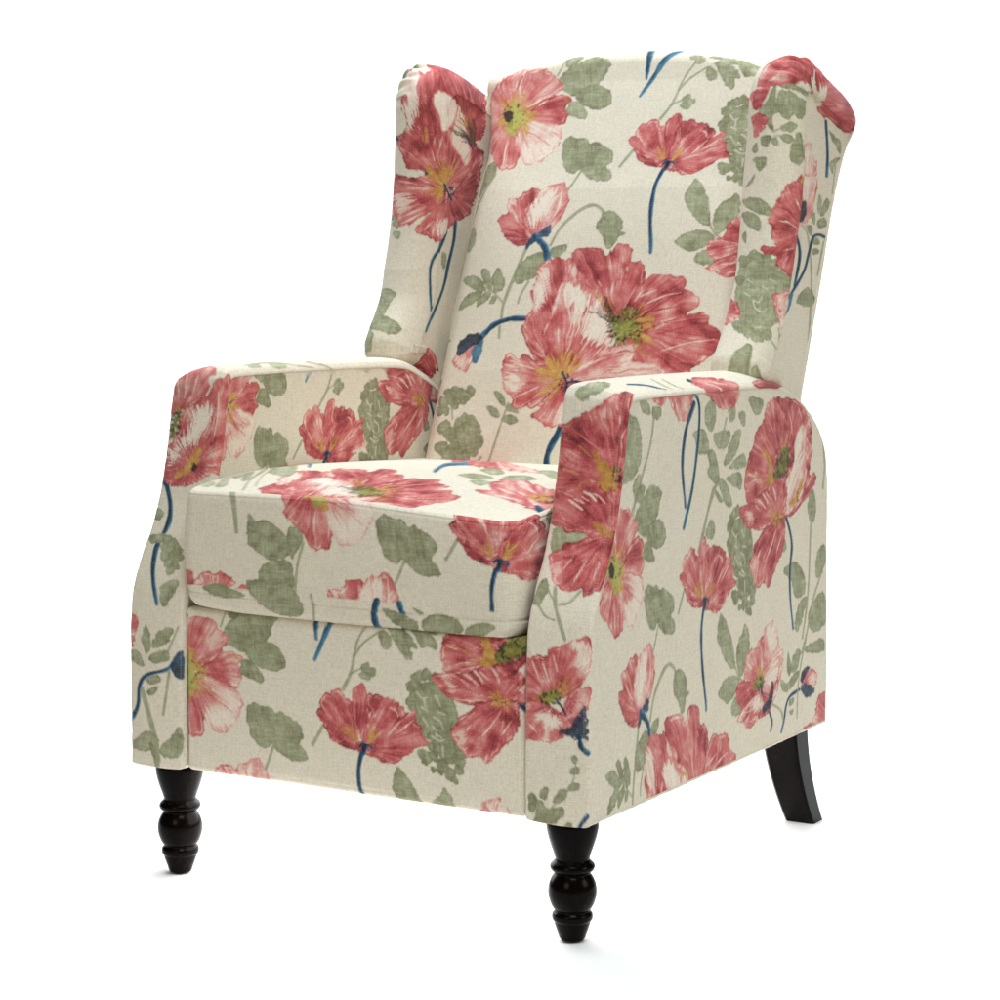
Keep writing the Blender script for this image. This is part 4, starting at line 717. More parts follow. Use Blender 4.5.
# curved panels: how the cloth unrolls, as a table over (u, v): {panel: (area in metres, rows, columns, quarter units)}
UNROLL = {
  'arm_front_left': ((-0.0488, 0.4843, 0.0488, 1.568), 79, 10, '1582 1585 1604 1572 1628 1568 1652 1566 1676 1565 1700 1564 1724 1564 1747 1566 1770 1570 1776 1591 1565 1568 1587 1554 1611 1549 1635 1546 1659 1544 1683 1544 1707 1544 1730 1545 1753 1550 1760 1572 1547 1553 1569 1537 1594 1531 1618 1527 1642 1525 1666 1524 1690 1524 1713 1526 1736 1531 1743 1555 1529 1539 1551 1521 1576 1514 1600 1509 1625 1506 1648 1505 1672 1505 1695 1508 1718 1514 1725 1540 1511 1527 1532 1507 1557 1499 1582 1493 1606 1490 1630 1488 1654 1488 1677 1491 1699 1498 1707 1525 1491 1516 1513 1495 1538 1485 1563 1479 1587 1475 1611 1473 1635 1473 1658 1476 1680 1484 1689 1512 1472 1506 1493 1484 1518 1473 1543 1466 1567 1462 1591 1459 1615 1460 1638 1463 1661 1471 1670 1499 1452 1498 1473 1475 1497 1463 1522 1455 1546 1451 1570 1448 1594 1448 1617 1451 1640 1459 1650 1488 1432 1492 1452 1468 1476 1456 1500 1447 1524 1442 1548 1439 1572 1439 1596 1442 1619 1451 1630 1480 1411 1488 1430 1464 1454 1451 1478 1442 1502 1437 1526 1434 1550 1434 1574 1437 1598 1446 1610 1476 1390 1486 1409 1462 1433 1449 1457 1440 1481 1434 1504 1431 1528 1431 1552 1434 1576 1443 1589 1473 1369 1486 1387 1461 1411 1448 1435 1439 1459 1433 1483 1430 1507 1430 1531 1433 1555 1442 1568 1472 1347 1486 1365 1461 1389 1448 1413 1439 1437 1433 1461 1430 1485 1430 1509 1433 1533 1442 1546 1472 1325 1486 1344 1461 1368 1448 1391 1439 1415 1433 1439 1430 1463 1430 1488 1433 1512 1443 1525 1472 1304 1487 1322 1462 1346 1449 1370 1439 1394 1434 1418 1430 1442 1430 1466 1434 1491 1443 1504 1472 1281 1487 1300 1463 1324 1449 1348 1440 1372 1434 1396 1431 1420 1431 1445 1434 1469 1443 1482 1473 1259 1488 1278 1464 1302 1450 1326 1441 1350 1435 1374 1432 1399 1432 1423 1435 1448 1444 1461 1473 1237 1490 1255 1465 1279 1451 1304 1442 1328 1436 1352 1433 1377 1432 1401 1436 1426 1445 1439 1474 1214 1491 1233 1466 1257 1452 1281 1443 1306 1437 1330 1434 1355 1433 1379 1437 1404 1446 1417 1475 1191 1492 1210 1467 1234 1454 1259 1444 1283 1438 1308 1434 1332 1434 1357 1438 1382 1447 1395 1476 1169 1494 1187 1468 1212 1455 1236 1445 1261 1439 1285 1435 1310 1435 1335 1439 1359 1448 1373 1477 1146 1495 1164 1469 1189 1456 1213 1446 1238 1440 1262 1436 1287 1436 1312 1440 1337 1449 1350 1479 1122 1496 1141 1471 1166 1457 1190 1447 1215 1441 1239 1438 1264 1437 1289 1441 1314 1450 1328 1480 1099 1498 1118 1472 1142 1458 1167 1448 1191 1442 1216 1439 1241 1438 1266 1442 1291 1451 1305 1481 1075 1499 1094 1473 1119 1459 1143 1449 1168 1443 1193 1440 1218 1439 1243 1443 1268 1452 1281 1482 1052 1500 1070 1474 1095 1460 1120 1450 1144 1444 1169 1441 1194 1440 1219 1444 1244 1454 1258 1484 1028 1501 1046 1475 1071 1461 1096 1451 1120 1445 1145 1442 1170 1442 1195 1445 1220 1455 1234 1485 1004 1502 1022 1476 1047 1462 1072 1452 1096 1446 1121 1443 1146 1443 1172 1447 1197 1456 1211 1486 979 1503 998 1477 1023 1463 1047 1454 1072 1448 1097 1444 1122 1444 1148 1448 1173 1457 1187 1488 955 1505 973 1478 998 1465 1023 1455 1048 1449 1073 1446 1098 1446 1123 1449 1149 1459 1163 1489 930 1506 949 1480 974 1466 998 1457 1023 1450 1048 1447 1074 1447 1099 1451 1124 1460 1138 1491 905 1508 924 1482 949 1468 974 1458 999 1452 1024 1449 1049 1449 1075 1452 1100 1462 1114 1493 880 1510 899 1484 924 1470 949 1460 974 1454 999 1450 1024 1450 1050 1454 1075 1464 1090 1495 854 1512 873 1485 898 1471 923 1461 949 1455 974 1452 1000 1452 1025 1456 1051 1466 1065 1496 829 1514 848 1487 873 1473 898 1463 923 1457 949 1454 974 1454 1000 1457 1026 1467 1040 1498 803 1515 822 1489 847 1475 872 1465 898 1459 923 1456 949 1455 975 1459 1001 1469 1015 1500 777 1518 796 1491 821 1477 846 1467 872 1461 898 1458 923 1458 949 1461 975 1471 990 1503 752 1521 770 1495 794 1481 819 1472 845 1466 871 1462 897 1462 923 1466 949 1475 966 1506 729 1529 744 1505 767 1493 792 1484 817 1478 843 1475 869 1475 897 1477 925 1485 945 1513 711 1545 722 1528 744 1518 767 1511 792 1506 818 1503 845 1502 874 1503 904 1507 930 1527 700 1574 708 1563 729 1557 752 1551 777 1548 803 1545 830 1543 859 1542 890 1543 921 1555 692 1611 700 1605 722 1601 745 1597 770 1594 796 1592 823 1590 852 1588 883 1588 914 1594 687 1653 695 1648 718 1646 742 1643 767 1641 793 1639 820 1637 848 1635 878 1634 909 1638 682 1696 691 1692 714 1690 739 1688 764 1686 790 1684 816 1683 844 1682 873 1681 904 1685 678 1739 687 1735 710 1733 735 1732 760 1731 786 1730 812 1729 839 1728 868 1728 899 1732 673 1782 682 1778 705 1777 730 1776 755 1775 780 1775 807 1774 834 1774 863 1774 894 1779 668 1825 677 1822 700 1821 724 1820 749 1820 775 1820 801 1820 828 1820 857 1821 888 1826 662 1868 671 1865 694 1864 718 1864 743 1864 769 1864 795 1865 822 1866 851 1867 881 1873 655 1911 664 1908 688 1908 712 1908 736 1908 762 1909 788 1910 815 1911 844 1913 874 1920 648 1953 657 1950 681 1951 705 1951 729 1952 755 1953 781 1955 808 1956 836 1959 867 1967 640 1995 649 1992 673 1992 697 1993 721 1995 747 1996 773 1998 799 2000 828 2002 858 2011 630 2036 640 2032 664 2033 688 2034 712 2036 738 2037 764 2039 790 2041 819 2044 849 2054 620 2076 630 2072 653 2073 677 2074 702 2075 728 2077 753 2079 780 2081 808 2085 838 2095 608 2116 618 2111 642 2112 666 2113 691 2115 716 2116 742 2118 769 2121 797 2125 827 2136 595 2155 605 2150 629 2151 654 2152 679 2154 704 2156 730 2158 757 2160 785 2164 814 2176 582 2193 592 2189 616 2190 641 2191 666 2193 692 2195 718 2197 744 2200 773 2203 802 2215 569 2232 580 2228 604 2229 629 2231 654 2233 680 2235 706 2237 733 2240 761 2244 791 2254 558 2271 568 2268 592 2270 618 2271 643 2274 669 2276 695 2278 722 2281 750 2284 780 2294 547 2310 558 2309 582 2311 607 2313 633 2315 659 2317 685 2320 712 2322 741 2326 771 2333 539 2350 549 2350 574 2353 599 2355 625 2357 651 2360 677 2362 705 2365 733 2368 764 2372 534 2391 543 2392 568 2395 593 2398 619 2400 645 2403 672 2405 699 2408 728 2411 759 2413 530 2432 540 2435 564 2438 590 2440 616 2443 642 2446 669 2449 696 2451 725 2454 756 2454 528 2473 538 2477 562 2480 587 2483 613 2486 640 2489 666 2492 694 2494 723 2497 754 2496 527 2515 537 2519 561 2522 586 2525 612 2528 638 2531 665 2534 692 2537 722 2539 753 2538 527 2556 536 2561 560 2564 585 2567 611 2571 637 2574 664 2577 692 2579 721 2582 752 2580 527 2598 536 2603 560 2606 585 2609 611 2613 637 2616 664 2619 691 2622 721 2624 752 2622 528 2640 537 2645 561 2648 585 2651 611 2655 637 2658 664 2661 691 2664 720 2667 752 2664 528 2682 537 2687 561 2690 586 2693 611 2697 637 2700 664 2703 691 2706 720 2709 752 2706 529 2724 538 2729 561 2732 586 2735 611 2739 637 2742 664 2745 692 2748 721 2751 753 2749 530 2766 538 2771 562 2774 587 2778 612 2781 638 2784 664 2787 692 2791 721 2793 753 2791 530 2808 539 2813 563 2816 587 2820 612 2823 638 2826 665 2830 692 2833 722 2836 754 2833 531 2850 539 2855 563 2858 588 2862 613 2865 639 2869 666 2872 693 2875 722 2878 754 2875 531 2892 540 2897 564 2901 589 2904 614 2908 640 2911 666 2914 694 2917 723 2920 755 2917 532 2934 540 2939 564 2943 589 2946 614 2950 640 2953 667 2957 694 2960 723 2962 756 2959 532 2974 542 2980 566 2984 590 2988 616 2992 642 2995 669 2998 696 3001 725 3004 756 2999 534 3005 546 3015 571 3020 596 3024 621 3028 647 3032 674 3035 701 3038 730 3039 757 3028 543 3021 559 3036 584 3042 609 3047 635 3051 661 3054 688 3057 715 3059 742 3059 763 3040 562 3022 581 3040 606 3047 632 3052 658 3056 684 3059 710 3062 737 3064 763 3062 780 3038 587 3015 607 3034 633 3041 659 3046 685 3050 711 3054 737 3057 764 3058 790 3056 804 3031'),
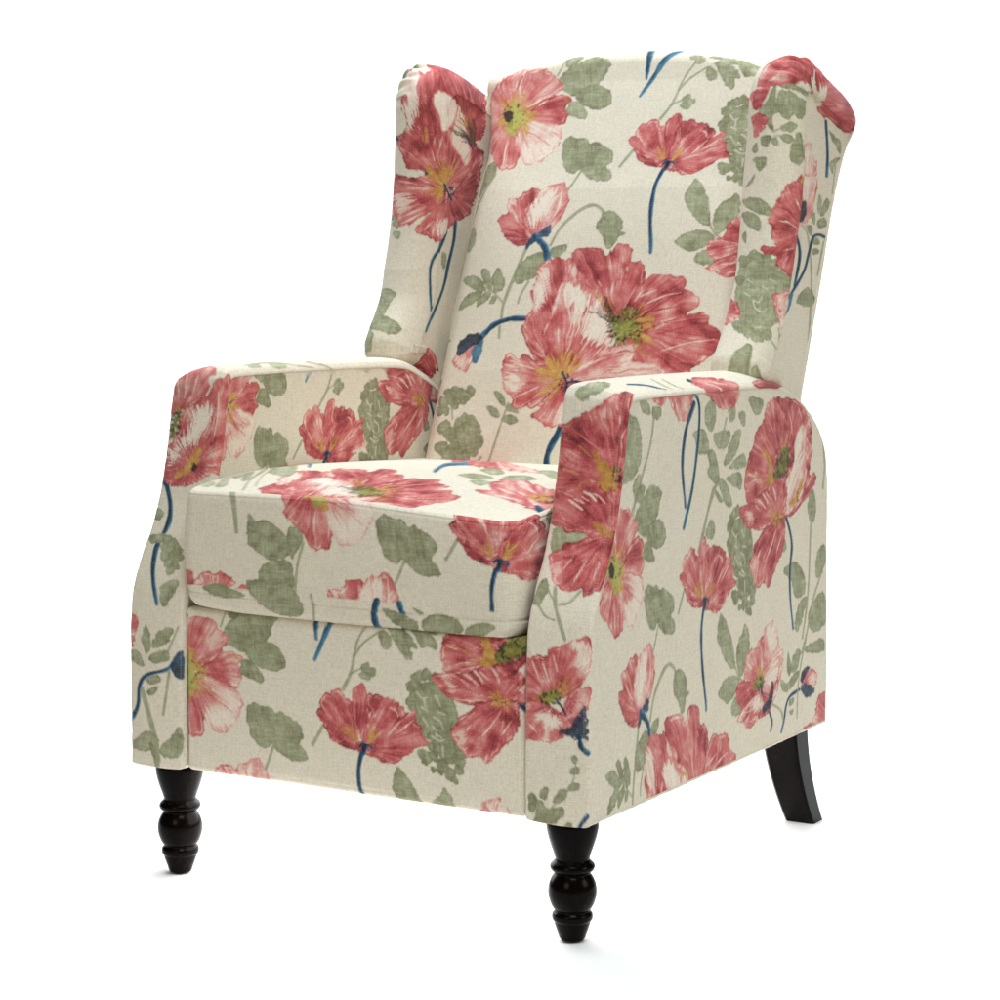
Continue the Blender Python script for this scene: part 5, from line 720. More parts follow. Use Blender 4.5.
  'arm_front_right': ((-0.0488, 0, 0.0488, 2.2379), 161, 10, '3069 2850 3091 2865 3119 2870 3146 2874 3174 2877 3202 2880 3230 2883 3258 2886 3286 2888 3304 2883 3067 2823 3090 2827 3118 2831 3146 2834 3174 2837 3202 2840 3230 2843 3258 2846 3286 2849 3303 2850 3065 2791 3090 2790 3118 2792 3146 2795 3174 2798 3202 2801 3230 2804 3259 2807 3287 2810 3304 2814 3065 2754 3090 2752 3118 2754 3146 2757 3175 2760 3203 2762 3231 2765 3259 2768 3287 2771 3304 2776 3065 2716 3090 2713 3119 2716 3147 2718 3175 2721 3203 2724 3232 2727 3260 2730 3288 2733 3305 2737 3066 2677 3090 2675 3119 2678 3147 2680 3176 2683 3204 2686 3232 2688 3261 2691 3289 2694 3305 2698 3066 2639 3091 2637 3120 2639 3148 2642 3177 2644 3205 2647 3233 2650 3261 2653 3289 2655 3306 2660 3067 2601 3092 2599 3121 2601 3149 2603 3177 2606 3206 2609 3234 2611 3262 2614 3290 2617 3306 2621 3068 2562 3092 2561 3121 2563 3150 2565 3178 2568 3206 2570 3234 2573 3262 2575 3290 2578 3306 2582 3069 2524 3093 2522 3122 2524 3151 2527 3179 2529 3207 2532 3235 2534 3263 2537 3290 2539 3306 2543 3069 2486 3094 2484 3123 2486 3151 2488 3179 2491 3207 2493 3235 2495 3263 2498 3290 2501 3306 2504 3070 2447 3095 2445 3124 2447 3152 2450 3180 2452 3208 2454 3235 2457 3263 2459 3290 2462 3307 2465 3071 2409 3095 2407 3124 2409 3152 2411 3180 2413 3208 2416 3235 2418 3263 2420 3290 2423 3306 2426 3071 2371 3096 2369 3124 2371 3152 2373 3180 2375 3208 2377 3235 2379 3263 2381 3290 2384 3306 2387 3072 2332 3096 2330 3125 2332 3153 2334 3180 2336 3208 2338 3235 2340 3263 2343 3290 2345 3306 2348 3072 2294 3097 2292 3125 2294 3153 2296 3180 2298 3208 2300 3235 2302 3263 2304 3290 2306 3306 2309 3072 2255 3097 2254 3125 2255 3153 2257 3180 2259 3208 2261 3235 2263 3262 2265 3290 2267 3306 2270 3072 2217 3097 2215 3125 2217 3152 2218 3180 2220 3207 2222 3235 2224 3262 2226 3290 2228 3306 2231 3072 2178 3097 2177 3125 2178 3152 2180 3180 2181 3207 2183 3235 2185 3262 2187 3290 2189 3306 2192 3072 2139 3097 2138 3125 2139 3152 2141 3180 2143 3207 2144 3235 2146 3262 2148 3290 2150 3307 2153 3072 2101 3096 2099 3124 2101 3152 2102 3179 2104 3207 2106 3235 2107 3263 2109 3291 2111 3307 2114 3071 2062 3096 2061 3124 2062 3152 2064 3179 2065 3207 2067 3235 2069 3263 2070 3291 2072 3308 2075 3071 2024 3096 2022 3124 2023 3152 2025 3179 2026 3207 2028 3235 2030 3263 2031 3291 2033 3308 2036 3071 1986 3095 1984 3124 1985 3151 1986 3179 1988 3207 1989 3235 1991 3263 1992 3291 1994 3308 1997 3070 1948 3095 1945 3123 1946 3151 1948 3179 1949 3207 1951 3235 1952 3263 1954 3291 1955 3308 1958 3069 1911 3094 1907 3122 1908 3150 1909 3178 1910 3207 1912 3235 1913 3263 1915 3291 1917 3308 1920 3067 1874 3092 1869 3120 1870 3149 1871 3177 1872 3205 1874 3233 1875 3262 1877 3290 1878 3306 1883 3064 1838 3089 1831 3118 1832 3146 1833 3175 1834 3203 1835 3231 1837 3259 1839 3287 1841 3304 1847 3060 1805 3084 1795 3114 1795 3142 1796 3171 1797 3199 1798 3227 1800 3255 1802 3283 1805 3300 1812 3054 1775 3078 1762 3107 1761 3136 1761 3164 1762 3193 1764 3221 1766 3249 1768 3277 1771 3293 1781 3046 1747 3069 1731 3098 1730 3127 1730 3155 1731 3184 1733 3212 1735 3240 1737 3268 1740 3285 1752 3036 1721 3059 1703 3088 1701 3116 1702 3145 1703 3173 1705 3202 1707 3230 1710 3257 1713 3275 1726 3025 1696 3047 1677 3076 1676 3105 1676 3133 1677 3161 1679 3190 1681 3218 1684 3246 1688 3264 1702 3013 1673 3034 1653 3063 1652 3092 1652 3121 1654 3149 1655 3177 1658 3205 1661 3233 1665 3252 1680 3000 1652 3021 1631 3050 1629 3079 1629 3107 1631 3136 1633 3164 1636 3192 1639 3220 1644 3239 1660 2987 1632 3007 1610 3037 1607 3065 1607 3094 1609 3122 1611 3151 1614 3179 1619 3207 1624 3226 1641 2973 1614 2993 1590 3022 1586 3051 1586 3080 1588 3108 1590 3137 1594 3165 1599 3193 1606 3212 1624 2958 1597 2978 1571 3008 1567 3037 1566 3066 1567 3094 1570 3122 1575 3151 1581 3178 1589 3197 1609 2943 1581 2963 1555 2993 1549 3022 1548 3051 1549 3079 1552 3108 1557 3136 1564 3164 1574 3183 1596 2927 1567 2947 1540 2977 1533 3006 1531 3035 1533 3064 1536 3092 1542 3120 1550 3148 1561 3168 1585 2912 1555 2931 1526 2961 1519 2990 1517 3019 1518 3048 1522 3077 1528 3105 1537 3133 1550 3152 1575 2896 1543 2915 1514 2945 1506 2974 1504 3003 1506 3032 1510 3060 1517 3088 1526 3117 1540 3137 1566 2880 1534 2898 1504 2928 1496 2957 1494 2986 1496 3015 1500 3043 1507 3072 1518 3100 1532 3121 1559 2863 1529 2881 1498 2910 1490 2939 1488 2968 1489 2997 1494 3026 1502 3055 1512 3083 1528 3104 1555 2846 1526 2863 1495 2892 1487 2921 1485 2950 1486 2979 1491 3008 1498 3037 1510 3066 1525 3088 1553 2829 1524 2845 1494 2874 1485 2904 1483 2933 1485 2962 1489 2991 1497 3020 1509 3049 1524 3071 1553 2811 1524 2827 1494 2856 1485 2886 1483 2915 1484 2944 1489 2974 1497 3003 1508 3032 1524 3054 1553 2793 1525 2809 1494 2838 1486 2868 1483 2897 1485 2927 1489 2956 1497 2985 1509 3015 1525 3037 1553 2775 1526 2791 1495 2820 1486 2850 1484 2879 1485 2909 1490 2938 1498 2968 1509 2998 1525 3020 1554 2756 1526 2773 1496 2802 1487 2831 1485 2861 1486 2891 1491 2921 1499 2950 1510 2980 1526 3003 1555 2738 1527 2754 1497 2783 1488 2813 1486 2843 1487 2873 1492 2902 1500 2932 1511 2962 1527 2985 1556 2719 1529 2735 1498 2765 1489 2794 1487 2824 1488 2854 1493 2884 1501 2914 1512 2944 1528 2967 1558 2700 1530 2716 1499 2746 1490 2775 1488 2805 1489 2835 1494 2866 1502 2896 1514 2926 1530 2949 1559 2681 1531 2697 1500 2727 1491 2756 1489 2786 1490 2816 1495 2847 1503 2877 1515 2907 1531 2931 1561 2661 1532 2678 1501 2707 1492 2737 1490 2767 1492 2797 1496 2828 1504 2858 1516 2888 1532 2912 1562 2642 1534 2658 1502 2687 1494 2717 1491 2748 1493 2778 1498 2808 1506 2839 1518 2869 1534 2893 1564 2622 1535 2638 1504 2668 1495 2698 1492 2728 1494 2758 1499 2789 1507 2819 1519 2850 1536 2874 1566 2602 1536 2618 1505 2648 1496 2678 1494 2708 1495 2739 1500 2769 1509 2800 1521 2831 1537 2854 1567 2582 1538 2598 1506 2628 1497 2658 1495 2689 1497 2719 1502 2750 1510 2781 1522 2811 1539 2835 1569 2562 1539 2578 1508 2608 1499 2639 1496 2669 1498 2700 1503 2730 1511 2761 1524 2792 1540 2815 1571 2542 1541 2558 1509 2588 1500 2619 1498 2649 1500 2680 1505 2710 1513 2741 1525 2772 1542 2796 1573 2522 1542 2538 1511 2568 1502 2599 1499 2629 1501 2660 1506 2691 1514 2721 1527 2752 1544 2776 1574 2501 1544 2518 1512 2548 1503 2579 1501 2609 1503 2640 1508 2670 1516 2701 1528 2732 1545 2756 1576 2481 1546 2497 1514 2528 1505 2558 1502 2589 1504 2619 1509 2650 1518 2681 1530 2712 1547 2736 1578 2460 1548 2477 1515 2507 1507 2538 1504 2568 1506 2599 1511 2630 1520 2661 1532 2692 1549 2716 1580 2439 1550 2456 1517 2486 1509 2517 1506 2548 1508 2578 1513 2609 1522 2640 1534 2671 1551 2695 1582 2418 1552 2435 1520 2465 1511 2496 1508 2527 1510 2557 1515 2588 1524 2619 1536 2650 1554 2675 1585 2396 1554 2413 1522 2444 1513 2475 1510 2505 1512 2536 1517 2567 1526 2598 1539 2630 1556 2654 1587 2375 1557 2391 1524 2422 1515 2453 1512 2484 1514 2515 1519 2546 1528 2577 1541 2609 1558 2633 1590 2353 1559 2369 1526 2400 1517 2431 1515 2462 1517 2493 1522 2525 1531 2556 1543 2588 1561 2612 1592 2330 1562 2347 1529 2378 1520 2409 1517 2440 1519 2471 1524 2503 1533 2534 1546 2566 1564 2591 1595 2308 1566 2324 1533 2355 1524 2386 1521 2417 1523 2449 1528 2480 1537 2512 1550 2544 1568 2570 1599 2289 1571 2302 1540 2331 1532 2362 1531 2393 1533 2425 1538 2457 1547 2489 1559 2523 1576 2550 1606 2273 1583 2282 1559 2310 1554 2340 1554 2370 1557 2402 1563 2435 1571 2468 1582 2503 1596 2533 1620 2263 1608 2267 1593 2294 1592 2323 1594 2354 1599 2386 1604 2419 1611 2453 1620 2488 1630 2522 1647 2257 1645 2259 1638 2285 1641 2315 1644 2346 1649 2377 1654 2410 1660 2444 1667 2480 1675 2514 1685 2252 1691 2254 1688 2281 1691 2311 1695 2342 1700 2374 1705 2407 1711 2440 1716 2475 1722 2509 1730 2247 1739 2250 1738 2278 1741 2308 1745 2339 1750 2371 1755 2404 1759 2437 1764 2471 1770 2505 1776 2243 1789 2245 1787 2274 1791 2305 1795 2336 1799 2368 1803 2401 1808 2434 1812 2468 1817 2501 1823 2238 1840 2240 1837 2269 1840 2300 1844 2332 1847 2364 1851 2396 1855 2429 1860 2463 1864 2497 1870 2232 1890 2235 1886 2264 1889 2295 1892 2326 1896 2358 1899 2391 1903 2424 1907 2458 1911 2491 1917 2226 1940 2229 1936 2258 1938 2289 1941 2321 1944 2353 1947 2385 1951 2419 1954 2452 1958 2486 1963 2220 1990 2223 1985 2252 1987 2283 1989 2314 1992 2347 1995 2379 1998 2413 2001 2446 2005 2480 2010 2213 2040 2216 2034 2245 2035 2276 2037 2307 2040 2340 2042 2372 2045 2406 2048 2440 2051 2473 2057 2205 2088 2208 2082 2237 2083 2268 2085 2300 2087 2332 2089 2365 2092 2398 2094 2432 2097 2466 2104 2197 2136 2200 2128 2229 2129 2260 2131 2292 2133 2324 2135 2356 2137 2390 2140 2424 2143 2457 2150 2188 2182 2191 2173 2220 2174 2251 2175 2282 2177 2315 2180 2347 2182 2381 2185 2415 2189 2448 2196 2178 2227 2182 2218 2210 2218 2241 2220 2272 2222 2304 2224 2337 2227 2370 2230 2405 2233 2438 2242 2167 2272 2171 2262 2199 2262 2230 2263 2261 2265 2293 2268 2326 2271 2359 2274 2394 2278 2426 2287 2156 2315 2160 2306 2188 2306 2219 2308 2250 2310 2282 2312 2315 2315 2348 2318 2382 2322 2415 2331 2146 2359 2149 2350 2178 2351 2208 2352 2240 2354 2272 2357 2304 2360 2337 2363 2371 2367 2404 2375 2136 2402 2139 2395 2168 2396 2199 2398 2230 2400 2262 2403 2294 2406 2327 2409 2361 2413 2394 2420 2128 2446 2130 2441 2159 2442 2190 2444 2221 2447 2253 2450 2285 2453 2318 2456 2352 2459 2385 2466 2121 2490 2123 2487 2152 2489 2183 2492 2214 2495 2246 2498 2278 2500 2311 2503 2345 2507 2378 2511 2116 2534 2118 2535 2147 2537 2178 2540 2209 2543 2241 2546 2273 2549 2306 2552 2340 2555 2374 2558 2113 2579 2115 2582 2144 2586 2175 2589 2206 2592 2238 2595 2270 2598 2303 2601 2337 2604 2371 2605 2111 2625 2113 2630 2142 2633 2173 2637 2204 2640 2236 2643 2269 2646 2302 2649 2335 2652 2369 2653 2110 2672 2112 2677 2141 2681 2172 2685 2203 2688 2235 2692 2268 2695 2301 2698 2335 2701 2368 2701 2109 2718 2111 2724 2140 2729 2171 2732 2203 2736 2235 2739 2268 2743 2301 2746 2334 2749 2368 2749 2108 2765 2111 2771 2140 2776 2171 2780 2203 2784 2235 2787 2268 2791 2301 2794 2335 2797 2368 2796 2108 2811 2110 2819 2139 2823 2171 2827 2202 2831 2235 2835 2267 2838 2301 2842 2335 2845 2368 2844 2108 2858 2110 2866 2139 2870 2170 2874 2202 2878 2234 2882 2267 2886 2301 2889 2335 2893 2368 2892 2107 2905 2109 2913 2138 2917 2170 2921 2202 2926 2234 2929 2267 2933 2300 2937 2334 2940 2368 2940 2107 2952 2109 2959 2138 2964 2169 2969 2201 2973 2233 2977 2266 2981 2300 2984 2334 2988 2368 2987 2107 2999 2109 3006 2138 3011 2169 3016 2201 3020 2233 3024 2266 3028 2299 3032 2334 3035 2368 3035 2106 3045 2108 3053 2137 3058 2168 3063 2200 3067 2233 3071 2266 3075 2299 3079 2333 3083 2367 3083 2106 3092 2108 3100 2137 3105 2168 3110 2200 3114 2232 3119 2265 3123 2299 3127 2333 3131 2367 3130 2106 3139 2108 3147 2137 3152 2168 3157 2200 3162 2232 3166 2265 3170 2298 3174 2332 3178 2366 3178 2106 3183 2109 3193 2137 3199 2168 3204 2200 3208 2232 3213 2265 3217 2298 3221 2332 3225 2366 3224 2107 3217 2112 3233 2141 3240 2171 3245 2203 3250 2235 3255 2268 3259 2301 3263 2335 3266 2367 3261 2111 3233 2121 3257 2151 3266 2182 3272 2214 3277 2246 3282 2278 3286 2311 3290 2345 3292 2374 3282 2124 3231 2139 3262 2170 3272 2201 3278 2233 3284 2265 3289 2297 3293 2329 3296 2362 3297 2389 3283 2145 3223 2162 3255 2193 3265 2224 3272 2256 3277 2288 3282 2320 3286 2352 3289 2384 3290 2409 3275 2168 3213 2186 3245 2216 3255 2248 3262 2279 3267 2311 3272 2343 3276 2375 3279 2407 3280 2432 3265 2192 3204 2209 3236 2240 3246 2271 3252 2303 3258 2335 3262 2367 3266 2398 3269 2430 3270 2455 3255 2216 3194 2233 3226 2264 3236 2295 3242 2326 3248 2358 3252 2390 3256 2421 3259 2453 3260 2477 3245 2239 3185 2256 3216 2287 3226 2318 3233 2349 3238 2381 3243 2412 3246 2444 3249 2475 3250 2499 3236 2262 3176 2279 3207 2310 3217 2341 3223 2372 3228 2403 3233 2435 3237 2466 3239 2497 3240 2521 3226 2285 3166 2302 3198 2332 3207 2363 3214 2394 3219 2426 3223 2457 3227 2488 3230 2519 3231 2543 3217 2307 3157 2324 3188 2354 3198 2385 3204 2416 3209 2448 3214 2479 3217 2510 3220 2541 3221 2565 3207 2329 3148 2346 3179 2376 3189 2407 3195 2438 3200 2470 3204 2501 3208 2532 3210 2563 3212 2586 3198 2351 3139 2368 3170 2398 3179 2429 3185 2460 3190 2491 3195 2522 3198 2553 3201 2584 3203 2608 3189 2373 3130 2390 3161 2420 3170 2451 3176 2482 3181 2513 3185 2544 3189 2575 3191 2605 3193 2629 3179 2395 3121 2411 3152 2442 3161 2473 3167 2504 3172 2534 3176 2565 3179 2596 3182 2627 3183 2650 3170 2416 3112 2433 3143 2463 3151 2494 3157 2525 3162 2556 3167 2586 3170 2617 3173 2648 3174 2671 3161 2437 3104 2454 3134 2484 3142 2515 3148 2546 3153 2577 3157 2607 3161 2638 3164 2668 3165 2692 3152 2458 3095 2474 3125 2505 3134 2536 3140 2566 3144 2597 3149 2628 3152 2658 3155 2689 3157 2712 3143 2479 3087 2495 3117 2525 3125 2556 3131 2587 3136 2617 3140 2648 3143 2678 3146 2709 3148 2732 3134 2499 3078 2515 3108 2546 3117 2576 3122 2607 3127 2637 3131 2668 3135 2698 3137 2728 3139 2752 3125 2520 3070 2536 3100 2566 3108 2596 3114 2627 3119 2657 3123 2687 3126 2718 3129 2748 3130 2771 3116 2540 3062 2556 3091 2586 3100 2616 3106 2646 3111 2677 3115 2707 3118 2737 3120 2768 3121 2791 3107 2560 3054 2576 3083 2605 3092 2636 3098 2666 3103 2696 3107 2726 3110 2756 3112 2787 3113 2810 3099 2579 3046 2595 3075 2625 3084 2655 3090 2685 3095 2715 3098 2746 3102 2776 3104 2806 3104 2829 3090 2599 3038 2615 3067 2645 3076 2675 3082 2705 3086 2735 3090 2765 3093 2795 3095 2825 3096 2848 3082 2618 3030 2634 3059 2664 3068 2694 3073 2724 3078 2754 3082 2784 3085 2814 3087 2844 3087 2867 3074 2638 3022 2654 3051 2683 3059 2713 3065 2743 3070 2773 3074 2802 3077 2832 3079 2862 3079 2885 3065 2657 3014 2673 3043 2702 3051 2732 3057 2762 3061 2791 3065 2821 3068 2851 3070 2881 3071 2904 3057 2676 3006 2692 3035 2721 3043 2751 3048 2780 3053 2810 3057 2839 3060 2869 3062 2899 3063 2922 3049 2695 2998 2711 3026 2740 3035 2769 3040 2799 3044 2828 3048 2858 3051 2887 3053 2917 3054 2940 3041 2714 2990 2729 3018 2758 3026 2788 3032 2817 3036 2846 3040 2876 3043 2905 3045 2935 3046 2957 3033 2732 2982 2748 3010 2777 3018 2806 3023 2835 3028 2865 3031 2894 3035 2923 3037 2953 3038 2975 3025 2751 2974 2766 3002 2795 3010 2824 3015 2853 3020 2883 3023 2912 3027 2941 3029 2970 3030 2993 3017 2769 2966 2784 2994 2813 3002 2842 3008 2871 3012 2900 3016 2930 3019 2959 3021 2988 3022 3010 3009 2787 2959 2802 2987 2831 2995 2860 3000 2889 3004 2918 3008 2947 3011 2976 3013 3005 3014 3028 3001 2805 2952 2820 2979 2849 2987 2878 2992 2907 2997 2936 3000 2965 3003 2994 3005 3023 3007 3045 2994 2823 2945 2838 2972 2867 2980 2895 2985 2924 2989 2953 2993 2982 2996 3011 2998 3040 2999 3063 2986 2841 2937 2856 2965 2884 2973 2913 2978 2942 2982 2971 2985 3000 2988 3029 2990 3058 2992 3080 2979 2858 2930 2874 2958 2902 2965 2930 2970 2959 2975 2988 2978 3017 2981 3046 2983 3075 2984 3097 2971 2876 2923 2891 2951 2919 2958 2948 2963 2976 2967 3005 2971 3034 2974 3063 2976 3092 2977 3114 2964 2893 2916 2908 2943 2936 2951 2965 2956 2993 2960 3022 2964 3051 2966 3079 2968 3109 2969 3131 2957 2910 2909 2925 2936 2953 2944 2981 2949 3010 2953 3039 2956 3067 2959 3096 2961 3125 2962 3147 2949 2927 2902 2942 2929 2970 2937 2998 2942 3026 2946 3055 2949 3084 2952 3112 2954 3141 2955 3164 2942 2944 2895 2958 2922 2986 2929 3014 2935 3043 2939 3071 2942 3100 2945 3128 2946 3157 2947 3180 2935 2960 2888 2975 2915 3002 2922 3030 2927 3058 2932 3087 2935 3115 2938 3144 2939 3173 2940 3195 2927 2976 2881 2991 2908 3018 2916 3046 2921 3074 2925 3102 2928 3131 2931 3160 2932 3188 2933 3211 2920 2992 2874 3007 2901 3034 2909 3062 2914 3090 2918 3118 2921 3146 2924 3175 2925 3204 2926 3227 2913 3008 2868 3023 2894 3050 2902 3077 2907 3105 2911 3133 2914 3162 2917 3190 2918 3219 2919 3242 2907 3024 2861 3039 2887 3066 2895 3093 2900 3121 2904 3149 2907 3177 2910 3206 2911 3235 2912 3257 2900 3040 2854 3055 2880 3082 2888 3109 2893 3137 2897 3165 2900 3193 2902 3222 2904 3250 2905 3273 2893 3055 2848 3071 2873 3098 2880 3126 2885 3153 2889 3181 2892 3209 2895 3238 2896 3266 2897 3288 2886 3069 2843 3087 2866 3115 2872 3142 2877 3170 2880 3198 2883 3226 2886 3254 2888 3282 2890 3302 2880'),
